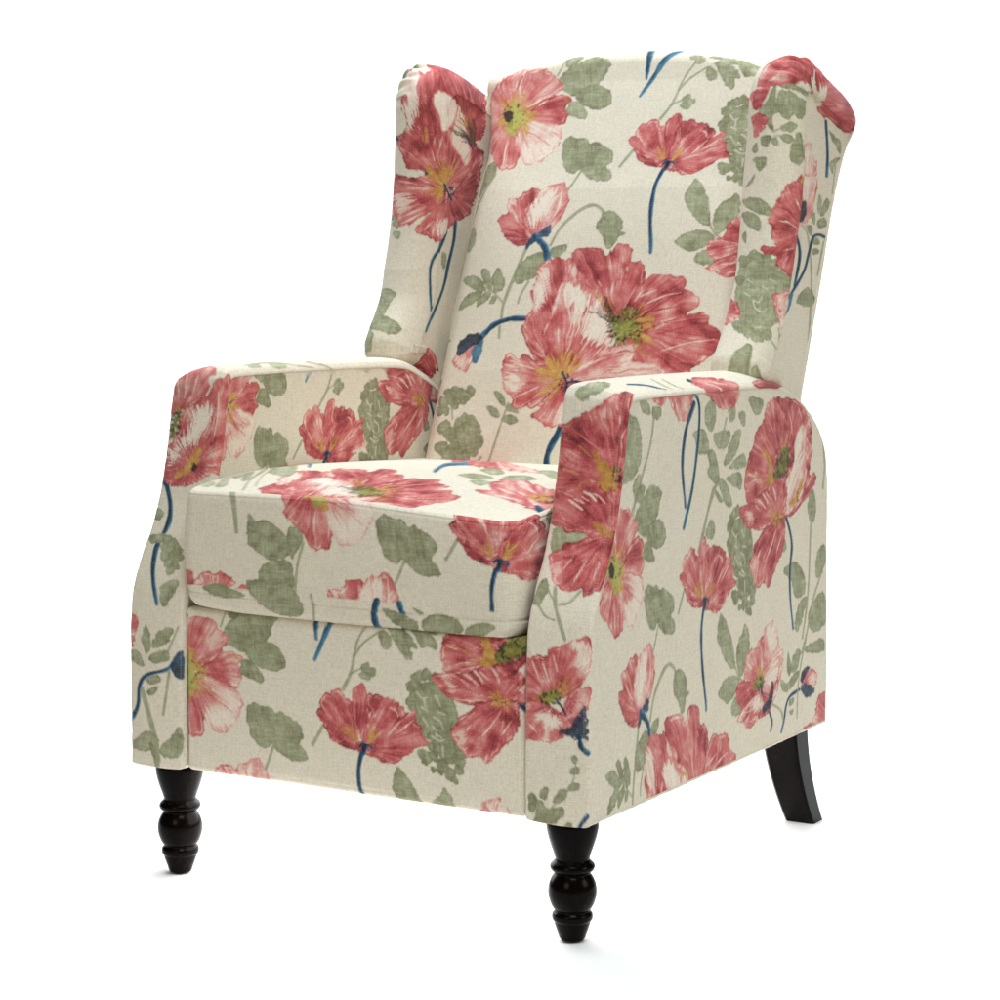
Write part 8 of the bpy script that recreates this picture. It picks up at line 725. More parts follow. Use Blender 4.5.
  'wing_inner_left': ((0.5277, 0.6148, 0.805, 1.0516), 33, 25, '1658 1405 1675 1404 1687 1472 1720 1496 1731 1528 1737 1516 1768 1561 1775 1564 1789 1561 1794 1562 1810 1567 1806 1563 1819 1568 1844 1561 1858 1561 1865 1551 1889 1567 1858 1565 1885 1559 1876 1532 1919 1530 1488 1548 1158 1554 1636 1676 1934 1492 1660 1421 1676 1405 1692 1430 1714 1457 1730 1487 1744 1494 1766 1522 1775 1525 1787 1524 1796 1524 1809 1525 1817 1526 1823 1525 1839 1522 1849 1523 1857 1520 1865 1523 1868 1516 1884 1532 1776 1475 1852 1547 1766 1505 1692 1513 1928 1574 2242 1471 1662 1431 1678 1405 1694 1409 1712 1424 1729 1451 1746 1465 1764 1484 1775 1489 1786 1488 1796 1488 1807 1487 1819 1489 1825 1486 1835 1486 1844 1486 1855 1486 1862 1489 1876 1476 1893 1497 1826 1456 1881 1514 1913 1478 1938 1475 2023 1499 2215 1461 1662 1420 1678 1399 1695 1398 1711 1401 1728 1419 1746 1430 1763 1448 1775 1453 1785 1453 1795 1452 1806 1452 1817 1452 1826 1450 1836 1452 1845 1451 1859 1450 1875 1458 1885 1443 1902 1458 1905 1446 1933 1454 1954 1447 1976 1445 2015 1448 2088 1442 1660 1390 1677 1381 1693 1380 1710 1379 1727 1385 1744 1394 1762 1413 1774 1418 1784 1417 1795 1417 1805 1417 1814 1416 1826 1415 1839 1418 1850 1416 1863 1413 1881 1422 1892 1410 1905 1415 1923 1418 1950 1410 1975 1404 1990 1416 2021 1413 2059 1409 1656 1354 1674 1352 1691 1351 1707 1350 1724 1350 1741 1359 1760 1378 1772 1382 1783 1382 1793 1381 1804 1381 1814 1381 1827 1380 1840 1382 1851 1381 1864 1376 1879 1382 1895 1376 1910 1375 1933 1379 1958 1379 1994 1367 2007 1382 2024 1381 2054 1380 1653 1320 1671 1319 1688 1318 1704 1317 1720 1317 1738 1325 1756 1342 1769 1346 1780 1346 1791 1346 1803 1345 1814 1345 1826 1344 1838 1345 1851 1345 1865 1340 1882 1342 1904 1342 1919 1343 1947 1343 1966 1345 1992 1340 2008 1348 2016 1343 2041 1352 1652 1292 1668 1288 1685 1287 1700 1286 1717 1285 1734 1292 1752 1307 1766 1311 1777 1310 1789 1310 1801 1310 1813 1309 1825 1309 1837 1308 1853 1308 1870 1306 1891 1306 1912 1307 1926 1312 1950 1309 1965 1308 1978 1311 2006 1315 2013 1307 2033 1314 1651 1266 1665 1259 1681 1257 1696 1256 1713 1254 1731 1261 1748 1273 1762 1275 1774 1275 1787 1274 1799 1274 1812 1274 1825 1273 1839 1273 1858 1273 1876 1273 1895 1273 1914 1273 1927 1276 1948 1274 1963 1274 1970 1275 2003 1276 2014 1272 2026 1272 1647 1234 1662 1226 1677 1225 1693 1222 1710 1223 1727 1231 1745 1238 1759 1239 1772 1239 1785 1239 1798 1238 1811 1238 1825 1238 1841 1238 1860 1238 1877 1238 1895 1238 1912 1239 1926 1239 1944 1238 1963 1238 1971 1236 1996 1235 2012 1233 2024 1228 1639 1188 1656 1180 1672 1185 1689 1186 1707 1193 1724 1199 1741 1203 1755 1204 1769 1203 1783 1203 1796 1203 1810 1203 1825 1202 1842 1203 1860 1203 1876 1203 1894 1202 1911 1204 1926 1202 1942 1202 1961 1201 1973 1196 1988 1196 2007 1194 2026 1185 1629 1132 1649 1129 1667 1146 1686 1153 1704 1162 1721 1167 1737 1168 1752 1168 1766 1168 1781 1167 1795 1167 1809 1167 1825 1167 1842 1167 1859 1167 1876 1167 1892 1166 1909 1167 1924 1163 1940 1165 1959 1166 1973 1157 1984 1158 2002 1162 2026 1157 1623 1084 1646 1095 1666 1117 1684 1123 1702 1131 1719 1133 1734 1132 1749 1132 1764 1132 1779 1132 1794 1131 1809 1131 1825 1131 1841 1131 1858 1131 1875 1131 1891 1130 1907 1132 1923 1126 1937 1127 1957 1133 1972 1127 1985 1125 1999 1131 2021 1135 1628 1057 1651 1078 1670 1090 1685 1093 1700 1096 1716 1097 1731 1096 1746 1096 1762 1096 1777 1096 1793 1095 1808 1095 1824 1095 1840 1095 1857 1095 1873 1095 1890 1094 1905 1096 1922 1093 1936 1092 1953 1099 1969 1100 1987 1098 1999 1096 2013 1104 1645 1037 1661 1054 1678 1055 1687 1057 1699 1058 1715 1060 1729 1059 1744 1059 1760 1059 1776 1059 1792 1059 1808 1059 1824 1059 1840 1059 1856 1059 1872 1059 1889 1058 1904 1060 1920 1061 1935 1060 1951 1063 1965 1066 1983 1065 2000 1061 2013 1064 1660 1006 1667 1017 1684 1015 1688 1019 1699 1020 1714 1022 1727 1022 1743 1022 1759 1022 1775 1022 1791 1022 1807 1021 1824 1022 1839 1022 1855 1022 1871 1022 1888 1022 1903 1023 1918 1025 1935 1025 1951 1026 1963 1026 1977 1026 1998 1024 2016 1024 1659 973 1661 979 1678 979 1685 983 1698 983 1712 984 1727 984 1743 984 1759 984 1775 984 1791 984 1807 984 1823 984 1839 984 1855 984 1871 985 1886 985 1902 985 1916 986 1933 987 1950 987 1963 986 1976 986 1996 985 2015 985 1647 942 1652 942 1666 946 1680 948 1696 946 1711 946 1726 946 1743 947 1759 946 1775 946 1791 946 1807 946 1823 947 1839 947 1855 947 1870 947 1886 948 1901 948 1916 948 1933 948 1948 948 1962 948 1978 948 1995 948 2012 950 1639 902 1647 904 1659 910 1677 912 1694 909 1709 907 1725 908 1742 909 1759 909 1775 909 1791 909 1807 909 1823 909 1839 909 1855 910 1870 910 1886 910 1901 911 1916 910 1932 911 1947 911 1962 911 1980 913 1994 912 2011 914 1637 838 1641 868 1656 869 1676 874 1694 871 1709 869 1725 870 1742 871 1759 871 1775 871 1791 871 1807 871 1823 872 1839 872 1854 872 1870 873 1886 873 1901 874 1916 873 1932 874 1948 874 1963 875 1982 879 1994 877 2009 876 1638 765 1637 830 1657 828 1679 834 1695 832 1710 832 1725 831 1742 832 1759 832 1775 833 1791 833 1807 834 1823 834 1839 834 1855 835 1870 835 1886 836 1901 836 1917 837 1932 837 1948 838 1963 839 1982 842 1995 841 2007 839 1639 717 1648 785 1661 787 1681 792 1695 791 1711 792 1726 792 1743 793 1759 794 1775 795 1791 795 1807 796 1823 797 1839 797 1855 797 1871 798 1886 799 1902 799 1917 800 1933 801 1949 802 1964 802 1980 804 1996 803 2007 804 1634 698 1670 734 1660 747 1679 749 1693 750 1711 752 1727 753 1743 754 1759 755 1775 756 1791 757 1807 758 1823 759 1839 759 1855 760 1871 761 1887 761 1902 762 1918 763 1933 764 1949 765 1964 765 1979 765 1996 765 2009 768 1619 679 1669 689 1648 716 1673 710 1693 711 1711 713 1728 715 1744 716 1759 717 1775 718 1791 719 1807 720 1823 721 1839 722 1855 723 1871 723 1887 724 1903 725 1919 726 1934 727 1950 728 1965 728 1980 728 1997 729 2011 731 1603 673 1665 672 1662 709 1662 675 1695 675 1712 676 1729 677 1745 678 1760 678 1775 680 1791 681 1807 682 1823 683 1839 684 1856 685 1872 686 1888 687 1904 688 1919 689 1935 690 1951 691 1966 691 1982 692 1997 693 2012 695 1589 757 1723 740 1734 768 1655 639 1695 638 1710 637 1727 638 1744 639 1759 640 1774 641 1791 642 1807 644 1823 645 1840 646 1856 647 1872 648 1888 649 1904 651 1920 652 1936 653 1951 654 1967 655 1982 656 1998 657 2013 659 1550 895 1744 857 1761 864 1662 601 1694 600 1707 598 1724 599 1741 600 1758 601 1774 603 1790 604 1807 605 1823 607 1839 608 1856 609 1872 611 1888 612 1904 613 1920 614 1936 616 1952 617 1968 618 1983 620 1998 621 2013 622 1521 874 1614 819 1658 844 1653 562 1699 566 1705 561 1722 562 1740 562 1757 563 1774 565 1790 566 1807 567 1823 569 1839 570 1855 572 1872 573 1888 574 1904 576 1920 577 1936 579 1952 580 1968 582 1983 583 1999 584 2013 586 1583 693 1436 605 1518 667 1583 517 1705 531 1706 525 1723 524 1741 525 1757 526 1773 527 1790 528 1806 529 1823 531 1839 532 1855 534 1871 535 1887 537 1904 538 1920 540 1936 542 1952 543 1968 545 1984 546 1999 548 2013 549 1655 560 1375 448 1473 499 1526 469 1704 489 1710 486 1725 485 1742 486 1758 488 1773 489 1790 490 1806 491 1823 493 1839 494 1855 496 1871 498 1887 499 1903 501 1919 503 1936 504 1952 506 1968 508 1983 509 1999 511 2014 512 1641 492 1459 417 1544 430 1574 432 1699 446 1712 446 1726 446 1743 447 1758 449 1774 450 1790 452 1806 453 1823 455 1839 457 1855 458 1871 461 1887 464 1903 464 1919 465 1935 467 1951 469 1967 471 1983 472 1998 474 2013 476 1614 420 1580 398 1632 398 1652 399 1696 404 1712 405 1725 405 1743 407 1759 410 1774 412 1790 413 1806 415 1823 417 1839 420 1855 421 1872 429 1887 434 1903 427 1920 428 1935 430 1951 432 1967 435 1982 435 1997 437 2013 439 1627 359 1640 352 1656 354 1676 357 1695 362 1711 364 1723 362 1742 366 1762 371 1776 373 1789 375 1807 376 1823 379 1840 384 1855 384 1872 403 1888 414 1904 390 1921 391 1936 392 1951 396 1968 399 1980 397 1997 399 2013 403'),
}
# where each motif lies on each cloth panel: (panel, motif, area in metres or None for a curved panel, map to tracing units)
LAYOUT = [
  ('back', 'blue_strokes', (-0.0204, 0.6178, 0.0987, 0.7389), (659.528, 59.5024, 13.2666, 70.8942, -2.83447, -57.5157)),
  ('back', 'bell_flowers', (0.0267, 0.5799, 0.2299, 0.7109), (709.627, 61.8712, 13.3224, 87.6428, -2.64116, -58.3876)),
  ('back', 'parsley', (0.139, 0.47, 0.2563, 0.6363), (741.419, 64.5044, 13.0549, 141.596, -1.51232, -60.8371)),
  ('back', 'fern_twig', (-0.2535, 0.2326, -0.0108, 0.3932), (511.952, 55.2545, 12.0403, 292.025, -0.408484, -62.8484)),
  ('back', 'nodding_pod', (-0.1033, 0.3753, 0.0563, 0.4604), (586.563, 58.7253, 12.9259, 225.403, -0.825757, -61.665)),
  ('back', 'leaf_spray', (0.1028, 0.3505, 0.2459, 0.4968), (709.738, 65.0546, 12.2822, 221.681, 0.621827, -63.1059)),
  ('back', 'leaf_clusters', (-0.2945, 0.0359, -0.0569, 0.537), (485.194, 54.0586, 12.2637, 310.142, 0.655993, -62.4479)),
  ('back', 'rose_leaves', (-0.1537, 0.5925, -0.0166, 0.7211), (584.508, 56.6078, 13.418, 86.5674, -2.54775, -57.2114)),
  ('back', 'ivy_leaf', (-0.1095, 0.4625, 0.0531, 0.5756), (598.036, 58.2533, 14.845, 165.058, -1.62446, -58.0585)),
  ('back', 'open_poppy', (-0.2937, 0.5099, -0.0659, 0.7012), (525.643, 53.4059, 13.4693, 117.981, -1.68745, -57.8269)),
  ('back', 'side_poppy', (0.0031, 0.3563, 0.1904, 0.6178), (370.948, 66.8399, -2.40481, 768.083, 7.20788, -71.1736)),
  ('back', 'tall_poppy', (0.1879, 0.4162, 0.2563, 0.7543), (1350.37, 62.7645, -0.591576, 533.95, -13.9015, -75.4037)),
  ('back', 'blue_bud', (-0.2381, 0.1812, -0.0632, 0.2818), (491.5, 54.5801, 12.433, 343.223, 0.463206, -63.2771)),
  ('back', 'tulip_poppy', (-0.2033, 0.3443, -0.0306, 0.4979), (533.663, 55.6433, 13.3798, 224.855, -1.73695, -60.7375)),
  ('back', 'double_poppy', (-0.164, 0.0203, 0.2563, 0.3939), (604.898, 60.8529, 11.627, 360.998, 0.649634, -64.903)),
  ('back', 'cup_poppy', (0.172, 0.3129, 0.2563, 0.4823), (1348.08, 65.0974, -2.60836, 679.752, -10.6079, -79.3445)),
  ('arm_outer_right', 'columbine', (0.059, 0.4219, 0.4824, 0.6668), (1249.16, 63.5907, -0.543889, 473.03, -6.34949, -78.8217)),
  ('arm_outer_right', 'seed_pods', (0.5252, 0.2475, 0.7182, 0.5847), (1449.47, 49.5002, 0.835089, 544.541, -7.78648, -71.5178)),
  ('arm_outer_right', 'parsley', (0.3416, 0.3346, 0.4767, 0.4996), (742.535, 58.8888, 14.6475, 141.602, 1.64124, -60.7203)),
  ('arm_outer_right', 'fern_twig', (0.0169, 0.1255, 0.2112, 0.26), (513.853, 72.7175, 16.794, 284.447, -2.16071, -66.1701)),
  ('arm_outer_right', 'nodding_pod', (0.1254, 0.2409, 0.2657, 0.322), (586.573, 68.435, 16.4028, 225.416, -0.700314, -64.2865)),
  ('arm_outer_right', 'leaf_spray', (0.3041, 0.2084, 0.4698, 0.3618), (709.74, 59.7228, 15.3755, 221.679, -0.754453, -60.6201)),
  ('arm_outer_right', 'rose_leaves', (0.0932, 0.4378, 0.1982, 0.5477), (584.518, 71.2387, 14.4811, 86.572, 3.96512, -66.1168)),
  ('arm_outer_right', 'ivy_leaf', (0.1217, 0.3253, 0.259, 0.4243), (598.042, 67.4612, 15.5891, 165.055, 1.29723, -64.8703)),
  ('arm_outer_right', 'long_stems', (0.138, 0.458, 0.408, 0.6705), (1252.31, 63.7509, -1.36487, 457.021, -5.86964, -79.1455)),
  ('arm_outer_right', 'open_poppy', (-0.003, 0.3609, 0.1545, 0.524), (525.635, 75.1675, 14.5754, 117.953, 2.4819, -66.9257)),
  ('arm_outer_right', 'side_poppy', (0.2177, 0.2185, 0.3955, 0.4763), (370.955, 68.5124, -1.11473, 768.106, 8.98275, -73.1094)),
  ('arm_outer_right', 'tall_poppy', (0.3914, 0.2883, 0.6655, 0.6453), (1401.26, 52.8112, 0.475126, 514.68, -7.25608, -73.3933)),
  ('arm_outer_right', 'tulip_poppy', (0.0512, 0.2139, 0.1886, 0.352), (533.662, 71.9854, 16.8719, 224.861, -0.580334, -65.9305)),
  ('arm_outer_right', 'double_poppy', (0.0669, 0.1255, 0.5166, 0.2619), (632.75, 64.8236, 16.7745, 279.456, -2.09369, -63.6303)),
  ('arm_outer_right', 'cup_poppy', (0.3827, 0.1596, 0.5565, 0.3498), (1367.94, 54.9681, 2.32213, 676.532, -11.59, -73.8602)),
  ('arm_outer_right', 'pink_bud', (0.4972, 0.1374, 0.6765, 0.3092), (1429.9, 51.6944, 2.0864, 685.787, -11.5375, -71.6235)),
  ('arm_outer_right', 'corner_petal', (0.6093, 0.1291, 0.7307, 0.2154), (1470.37, 48.5978, 3.67002, 712.016, -11.8991, -70.1776)),
  ('footrest_front', 'blue_strokes', (-0.0885, 0.3025, 0.0357, 0.3942), (658.654, 61.1389, 21.6219, 73.6119, 0.868115, -67.0122)),
  ('footrest_front', 'bell_flowers', (-0.0403, 0.2748, 0.1636, 0.3817), (709.617, 63.4346, 20.3936, 87.6531, 0.794107, -67.6866)),
  ('footrest_front', 'parsley', (0.0738, 0.176, 0.1982, 0.3234), (742.514, 65.8111, 17.8315, 141.591, 1.3132, -67.7565)),
  ('footrest_front', 'nodding_pod', (-0.1675, 0.121, -0.0234, 0.1558), (586.064, 58.7996, -2.59442, 207.884, 2.96337, -58.5725)),
  ('footrest_front', 'leaf_spray', (0.0421, 0.121, 0.1872, 0.2001), (714.175, 64.875, 13.8881, 200.903, 2.29559, -65.9971)),
  ('footrest_front', 'leaf_clusters', (-0.2819, 0.121, -0.1022, 0.2205), (531.092, 56.676, 14.3206, 186.09, 2.51889, -63.357)),
  ('footrest_front', 'rose_leaves', (-0.2129, 0.2733, -0.0735, 0.3818), (584.513, 58.076, 19.4455, 86.5625, 0.914975, -65.2384)),
  ('footrest_front', 'ivy_leaf', (-0.1628, 0.1572, -0.0067, 0.2588), (598.071, 58.7249, 14.945, 165.041, 2.29227, -64.4071)),
  ('footrest_front', 'open_poppy', (-0.2819, 0.192, -0.1214, 0.3618), (542.36, 56.0646, 17.0094, 118.438, 1.66877, -64.0513)),
  ('footrest_front', 'side_poppy', (-0.0488, 0.121, 0.1268, 0.308), (370.771, 68.5528, -0.613262, 744.888, 10.6891, -77.4703)),
  ('footrest_front', 'tall_poppy', (0.1175, 0.1352, 0.2831, 0.3942), (1379.52, 66.9507, 3.02666, 540.979, -11.1848, -85.8153)),
  ('footrest_front', 'tulip_poppy', (-0.2546, 0.121, -0.0959, 0.1838), (538.499, 57.3204, 11.0244, 197.887, 2.61226, -62.2091)),
  ('footrest_front', 'cup_poppy', (0.1177, 0.121, 0.255, 0.1863), (1367.95, 66.3687, -0.158844, 636.988, -9.60934, -83.4532)),
  ('footrest_front', 'pink_bud', (0.208, 0.121, 0.2831, 0.1536), (1408.15, 68.0113, -3.18404, 644.578, -10.0454, -81.5402)),
  ('cushion_wall', 'parsley', None, (315.489, 0.908981, -0.181328, -239.628, -0.083257, 0.791934)),
  ('cushion_wall', 'ivy_leaf', None, (315.489, 0.908981, -0.181328, -239.628, -0.083257, 0.791934)),
  ('cushion_wall', 'open_poppy', None, (315.489, 0.908981, -0.181328, -239.628, -0.083257, 0.791934)),
  ('cushion_wall', 'side_poppy', None, (-130.924, 0.960929, 0.0256947, 211.875, 0.0214319, 0.928564)),
  ('cushion_wall', 'tulip_poppy', None, (315.489, 0.908981, -0.181328, -239.628, -0.083257, 0.791934)),
  ('cushion_wall', 'cushion_leaves', None, (0, 1, 0, 0, 0, 1)),
  ('cushion_wall', 'flap_ground', None, (0, 1, 0, 0, 0, 1)),
  ('cushion_wall', 'flap', None, (0, 1, 0, 0, 0, 1)),
  ('cushion_top', 'double_poppy', None, (-133.861, 0.940836, 0.840076, -1355.92, -0.119198, 3.51032)),
  ('cushion_top', 'seat_leaves', None, (0, 1, 0, 0, 0, 1)),
  ('cushion_top', 'seat_poppy', None, (0, 1, 0, 0, 0, 1)),
  ('arm_inner_left', 'blue_strokes', (0.2577, 0.6151, 0.3466, 0.6697), (659.709, 62.63, -0.898648, 84.849, -1.69667, -73.1497)),
  ('arm_inner_left', 'bell_flowers', (0.2931, 0.5849, 0.4761, 0.6697), (709.661, 59.3887, -0.418412, 94.5757, -1.88331, -71.6941)),
  ('arm_inner_left', 'seed_pods', (0.5266, 0.4076, 0.6314, 0.6697), (1415.06, 52.6562, -13.952, 561.83, -8.91058, -81.164)),
  ('arm_inner_left', 'parsley', (0.3908, 0.4881, 0.4883, 0.6313), (742.497, 58.2103, -0.454808, 141.592, -2.16143, -70.8077)),
  ('arm_inner_left', 'leaf_spray', (0.3217, 0.3839, 0.4497, 0.5172), (710.268, 59.8701, 0.28127, 221.573, -3.47906, -72.0031)),
  ('arm_inner_left', 'leaf_clusters', (-0.0121, 0.3345, 0.0955, 0.5613), (482.854, 71.3681, 0.651429, 236.107, -2.13504, -74.0999)),
  ('arm_inner_left', 'rose_leaves', (0.1406, 0.5947, 0.231, 0.6697), (584.519, 66.8571, -0.0954987, 94.178, -1.96143, -75.6115)),
  ('arm_inner_left', 'ivy_leaf', (0.1475, 0.4935, 0.2651, 0.5819), (598.093, 66.3596, 0.128142, 165.017, -3.09764, -75.4323)),
  ('arm_inner_left', 'open_poppy', (0.0305, 0.5314, 0.1695, 0.6697), (525.635, 69.5944, 0.51853, 120.295, -2.78841, -76.6666)),
  ('arm_inner_left', 'side_poppy', (0.1963, 0.4023, 0.4413, 0.6123), (370.959, 66.1302, -20.5598, 768.111, 4.96824, -87.9782)),
  ('arm_inner_left', 'tall_poppy', (0.4038, 0.44, 0.6314, 0.6697), (1379.99, 55.0465, -15.3468, 555.486, -11.5933, -83.6659)),
  ('arm_inner_left', 'cup_poppy', (0.3613, 0.3412, 0.5549, 0.5016), (1368.7, 56.0669, -16.8878, 676.237, -14.2497, -85.0489)),
  ('arm_inner_left', 'pink_bud', (0.4706, 0.3345, 0.6314, 0.464), (1423.39, 56.732, -15.5529, 682.904, -13.8464, -85.3469)),
  ('arm_front_left', 'left_arm_top', None, (0, 1, 0, 0, 0, 1)),
  ('arm_front_left', 'left_arm_front', None, (0, 1, 0, 0, 0, 1)),
  ('arm_front_left', 'left_arm_poppy', None, (0, 1, 0, 0, 0, 1)),
  ('arm_front_right', 'right_arm_top', None, (0, 1, 0, 0, 0, 1)),
  ('arm_front_right', 'right_arm_twig', None, (0, 1, 0, 0, 0, 1)),
  ('arm_front_right', 'right_arm_poppy', None, (0, 1, 0, 0, 0, 1)),
  ('arm_front_right', 'right_arm_cup', None, (0, 1, 0, 0, 0, 1)),
  ('wing_front_left', 'wing_stems', None, (0, 1, 0, 0, 0, 1)),
  ('wing_front_left', 'left_wing_poppy', None, (0, 1, 0, 0, 0, 1)),
  ('wing_front_left', 'wing_low_petal', None, (0, 1, 0, 0, 0, 1)),
  ('wing_inner_left', 'wing_stems', None, (0, 1, 0, 0, 0, 1)),
  ('wing_inner_left', 'left_wing_poppy', None, (0, 1, 0, 0, 0, 1)),
  ('wing_front_right', 'wing_right_front', None, (0, 1, 0, 0, 0, 1)),
  ('wing_front_right', 'wing_right_top', None, (0, 1, 0, 0, 0, 1)),
  ('wing_front_right', 'wing_right_roll', None, (0, 1, 0, 0, 0, 1)),
  ('wing_outer_right', 'wing_right_side', (0.5361, 0.6901, 0.7765, 1.017), (812.39, 27.6044, 0.907466, 231.372, 1.7195, -72.0896)),
  ('wing_outer_right', 'wing_right_top', (0.4846, 0.9753, 0.8282, 1.0733), (813.768, 27.0561, -0.242097, 108.311, 3.67564, -71.1476)),
  ('arm_inner_right', 'seed_pods', (0.3081, 0.549, 0.4843, 0.6404), (1463.36, 73.6216, -16.7285, 620.365, -13.5055, -91.551)),
  ('arm_inner_right', 'parsley', (0.2059, 0.6168, 0.2808, 0.6404), (742.513, 75, 0, 182.264, 0, -76)),
  ('arm_inner_right', 'fern_twig', (0.0063, 0.4184, 0.0125, 0.55), (567.05, 75, 0, 292.008, 0, -76)),
  ('arm_inner_right', 'nodding_pod', (0.0063, 0.5382, 0.0906, 0.6055), (596.337, 75, 0, 225.394, 0, -76)),
  ('arm_inner_right', 'leaf_spray', (0.1494, 0.5164, 0.25, 0.6371), (709.775, 75, 0, 221.67, 0, -76)),
  ('arm_inner_right', 'ivy_leaf', (0.0063, 0.6098, 0.1027, 0.6404), (600.875, 75, 0, 184.924, 0, -76)),
  ('arm_inner_right', 'side_poppy', (0.0451, 0.5217, 0.2468, 0.6404), (380.791, 81.2123, -21.3088, 810.313, 10.0335, -91.44)),
  ('arm_inner_right', 'tall_poppy', (0.2167, 0.5765, 0.4632, 0.6404), (1419.65, 73.6216, -16.7285, 615.373, -13.5055, -91.551)),
  ('arm_inner_right', 'tulip_poppy', (0.0063, 0.5132, 0.0153, 0.632), (568.1, 75, 0, 224.824, 0, -76)),
  ('arm_inner_right', 'double_poppy', (0.0063, 0.2124, 0.2133, 0.5516), (642.35, 75, 0, 369.68, 0, -76)),
  ('arm_inner_right', 'cup_poppy', (0.183, 0.4814, 0.3316, 0.6263), (1367.93, 73.6216, -16.7285, 676.522, -13.5055, -91.551)),
  ('arm_inner_right', 'pink_bud', (0.2656, 0.4693, 0.4074, 0.5948), (1429.89, 73.6216, -16.7285, 685.784, -13.5055, -91.551)),
  ('wing_inner_right', 'columbine', (0.5177, 1.0332, 0.7899, 1.0516), (1244.9, 73.6216, -16.7285, 572.977, -13.5055, -91.551)),
  ('wing_inner_right', 'parsley', (0.7393, 0.972, 0.7899, 1.0516), (733.45, 75, 0, 161.032, 0, -76)),
  ('wing_inner_right', 'fern_twig', (0.5177, 0.7736, 0.5458, 0.9053), (558.812, 75, 0, 292.018, 0, -76)),
  ('wing_inner_right', 'nodding_pod', (0.5177, 0.8934, 0.6239, 0.9607), (588.1, 75, 0, 225.442, 0, -76)),
  ('wing_inner_right', 'leaf_spray', (0.6827, 0.8716, 0.7833, 0.9924), (709.75, 75, 0, 221.68, 0, -76)),
  ('wing_inner_right', 'ivy_leaf', (0.5321, 0.9651, 0.6361, 1.048), (598.075, 75, 0, 165.022, 0, -76)),
  ('wing_inner_right', 'open_poppy', (0.5177, 0.9982, 0.5515, 1.0516), (560.95, 75, 0, 151.076, 0, -76)),
  ('wing_inner_right', 'side_poppy', (0.5784, 0.877, 0.7802, 1.0516), (374.841, 81.2123, -21.3088, 784.723, 10.0335, -91.44)),
  ('wing_inner_right', 'tall_poppy', (0.7501, 0.9318, 0.7899, 1.0516), (1338.93, 73.6216, -16.7285, 603.7, -13.5055, -91.551)),
  ('wing_inner_right', 'tulip_poppy', (0.5177, 0.8684, 0.5486, 0.9872), (559.862, 75, 0, 224.872, 0, -76)),
  ('wing_inner_right', 'double_poppy', (0.5177, 0.6075, 0.7466, 0.9069), (634.112, 75, 0, 354.528, 0, -76)),
  ('wing_inner_right', 'cup_poppy', (0.7163, 0.8367, 0.7899, 0.9815), (1340.3, 73.6216, -16.7285, 681.603, -13.5055, -91.551)),
  ('arm_outer_left', 'seed_pods', (0.0033, 0.5227, 0.1586, 0.6448), (1453.07, -73.6216, -16.7285, 607.713, 13.5055, -91.551)),
  ('arm_outer_left', 'parsley', (0.1859, 0.5905, 0.2607, 0.6448), (742.525, -75, 0, 170.586, 0, -76)),
  ('arm_outer_left', 'fern_twig', (0.4542, 0.3921, 0.6073, 0.5237), (511.938, -75, 0, 291.996, 0, -76)),
  ('arm_outer_left', 'nodding_pod', (0.3761, 0.5118, 0.4864, 0.5791), (586.562, -75, 0, 225.458, 0, -76)),
  ('arm_outer_left', 'leaf_spray', (0.2167, 0.4901, 0.3173, 0.6108), (709.75, -75, 0, 221.658, 0, -76)),
  ('arm_outer_left', 'leaf_clusters', (0.521, 0.2289, 0.651, 0.6399), (470.5, -75, 0, 309.856, 0, -76)),
  ('arm_outer_left', 'ivy_leaf', (0.3639, 0.5835, 0.4679, 0.6448), (598.075, -75, 0, 173.246, 0, -76)),
  ('arm_outer_left', 'open_poppy', (0.4485, 0.6166, 0.5765, 0.6448), (525.625, -75, 0, 160.668, 0, -76)),
  ('arm_outer_left', 'side_poppy', (0.2198, 0.4954, 0.4216, 0.6448), (377.531, -81.2123, -21.3088, 796.264, -10.0335, -91.44)),
  ('arm_outer_left', 'tall_poppy', (0.0035, 0.5502, 0.2499, 0.6448), (1417.09, -73.6216, -16.7285, 601.303, 13.5055, -91.551)),
  ('arm_outer_left', 'blue_bud', (0.5025, 0.349, 0.6136, 0.4319), (491.463, -75, 0, 343.258, 0, -76)),
  ('arm_outer_left', 'tulip_poppy', (0.4514, 0.4868, 0.5522, 0.6057), (533.65, -75, 0, 224.85, 0, -76)),
  ('arm_outer_left', 'double_poppy', (0.2534, 0.1861, 0.5491, 0.5253), (609.062, -75, 0, 369.668, 0, -76)),
  ('arm_outer_left', 'cup_poppy', (0.135, 0.4551, 0.2837, 0.6), (1367.94, -73.6216, -16.7285, 676.506, 13.5055, -91.551)),
  ('arm_outer_left', 'pink_bud', (0.0593, 0.443, 0.201, 0.5685), (1429.9, -73.6216, -16.7285, 685.767, 13.5055, -91.551)),
  ('wing_outer_left', 'columbine', (0.5303, 1.0332, 0.7932, 1.0446), (1219.31, -73.6216, -16.7285, 580.982, 13.5055, -91.551)),
  ('wing_outer_left', 'parsley', (0.5303, 0.972, 0.5407, 1.0446), (718.375, -75, 0, 163.692, 0, -76)),
  ('wing_outer_left', 'fern_twig', (0.7342, 0.7736, 0.8092, 0.9053), (541.225, -75, 0, 292.018, 0, -76)),
  ('wing_outer_left', 'nodding_pod', (0.6561, 0.8934, 0.7664, 0.9607), (586.562, -75, 0, 225.442, 0, -76)),
  ('wing_outer_left', 'leaf_spray', (0.5303, 0.8716, 0.5973, 0.9924), (697.15, -75, 0, 221.68, 0, -76)),
  ('wing_outer_left', 'leaf_clusters', (0.801, 0.6105, 0.8092, 1.0214), (516.175, -75, 0, 309.878, 0, -76)),
  ('wing_outer_left', 'ivy_leaf', (0.6439, 0.9651, 0.7479, 1.0446), (598.075, -75, 0, 166.314, 0, -76)),
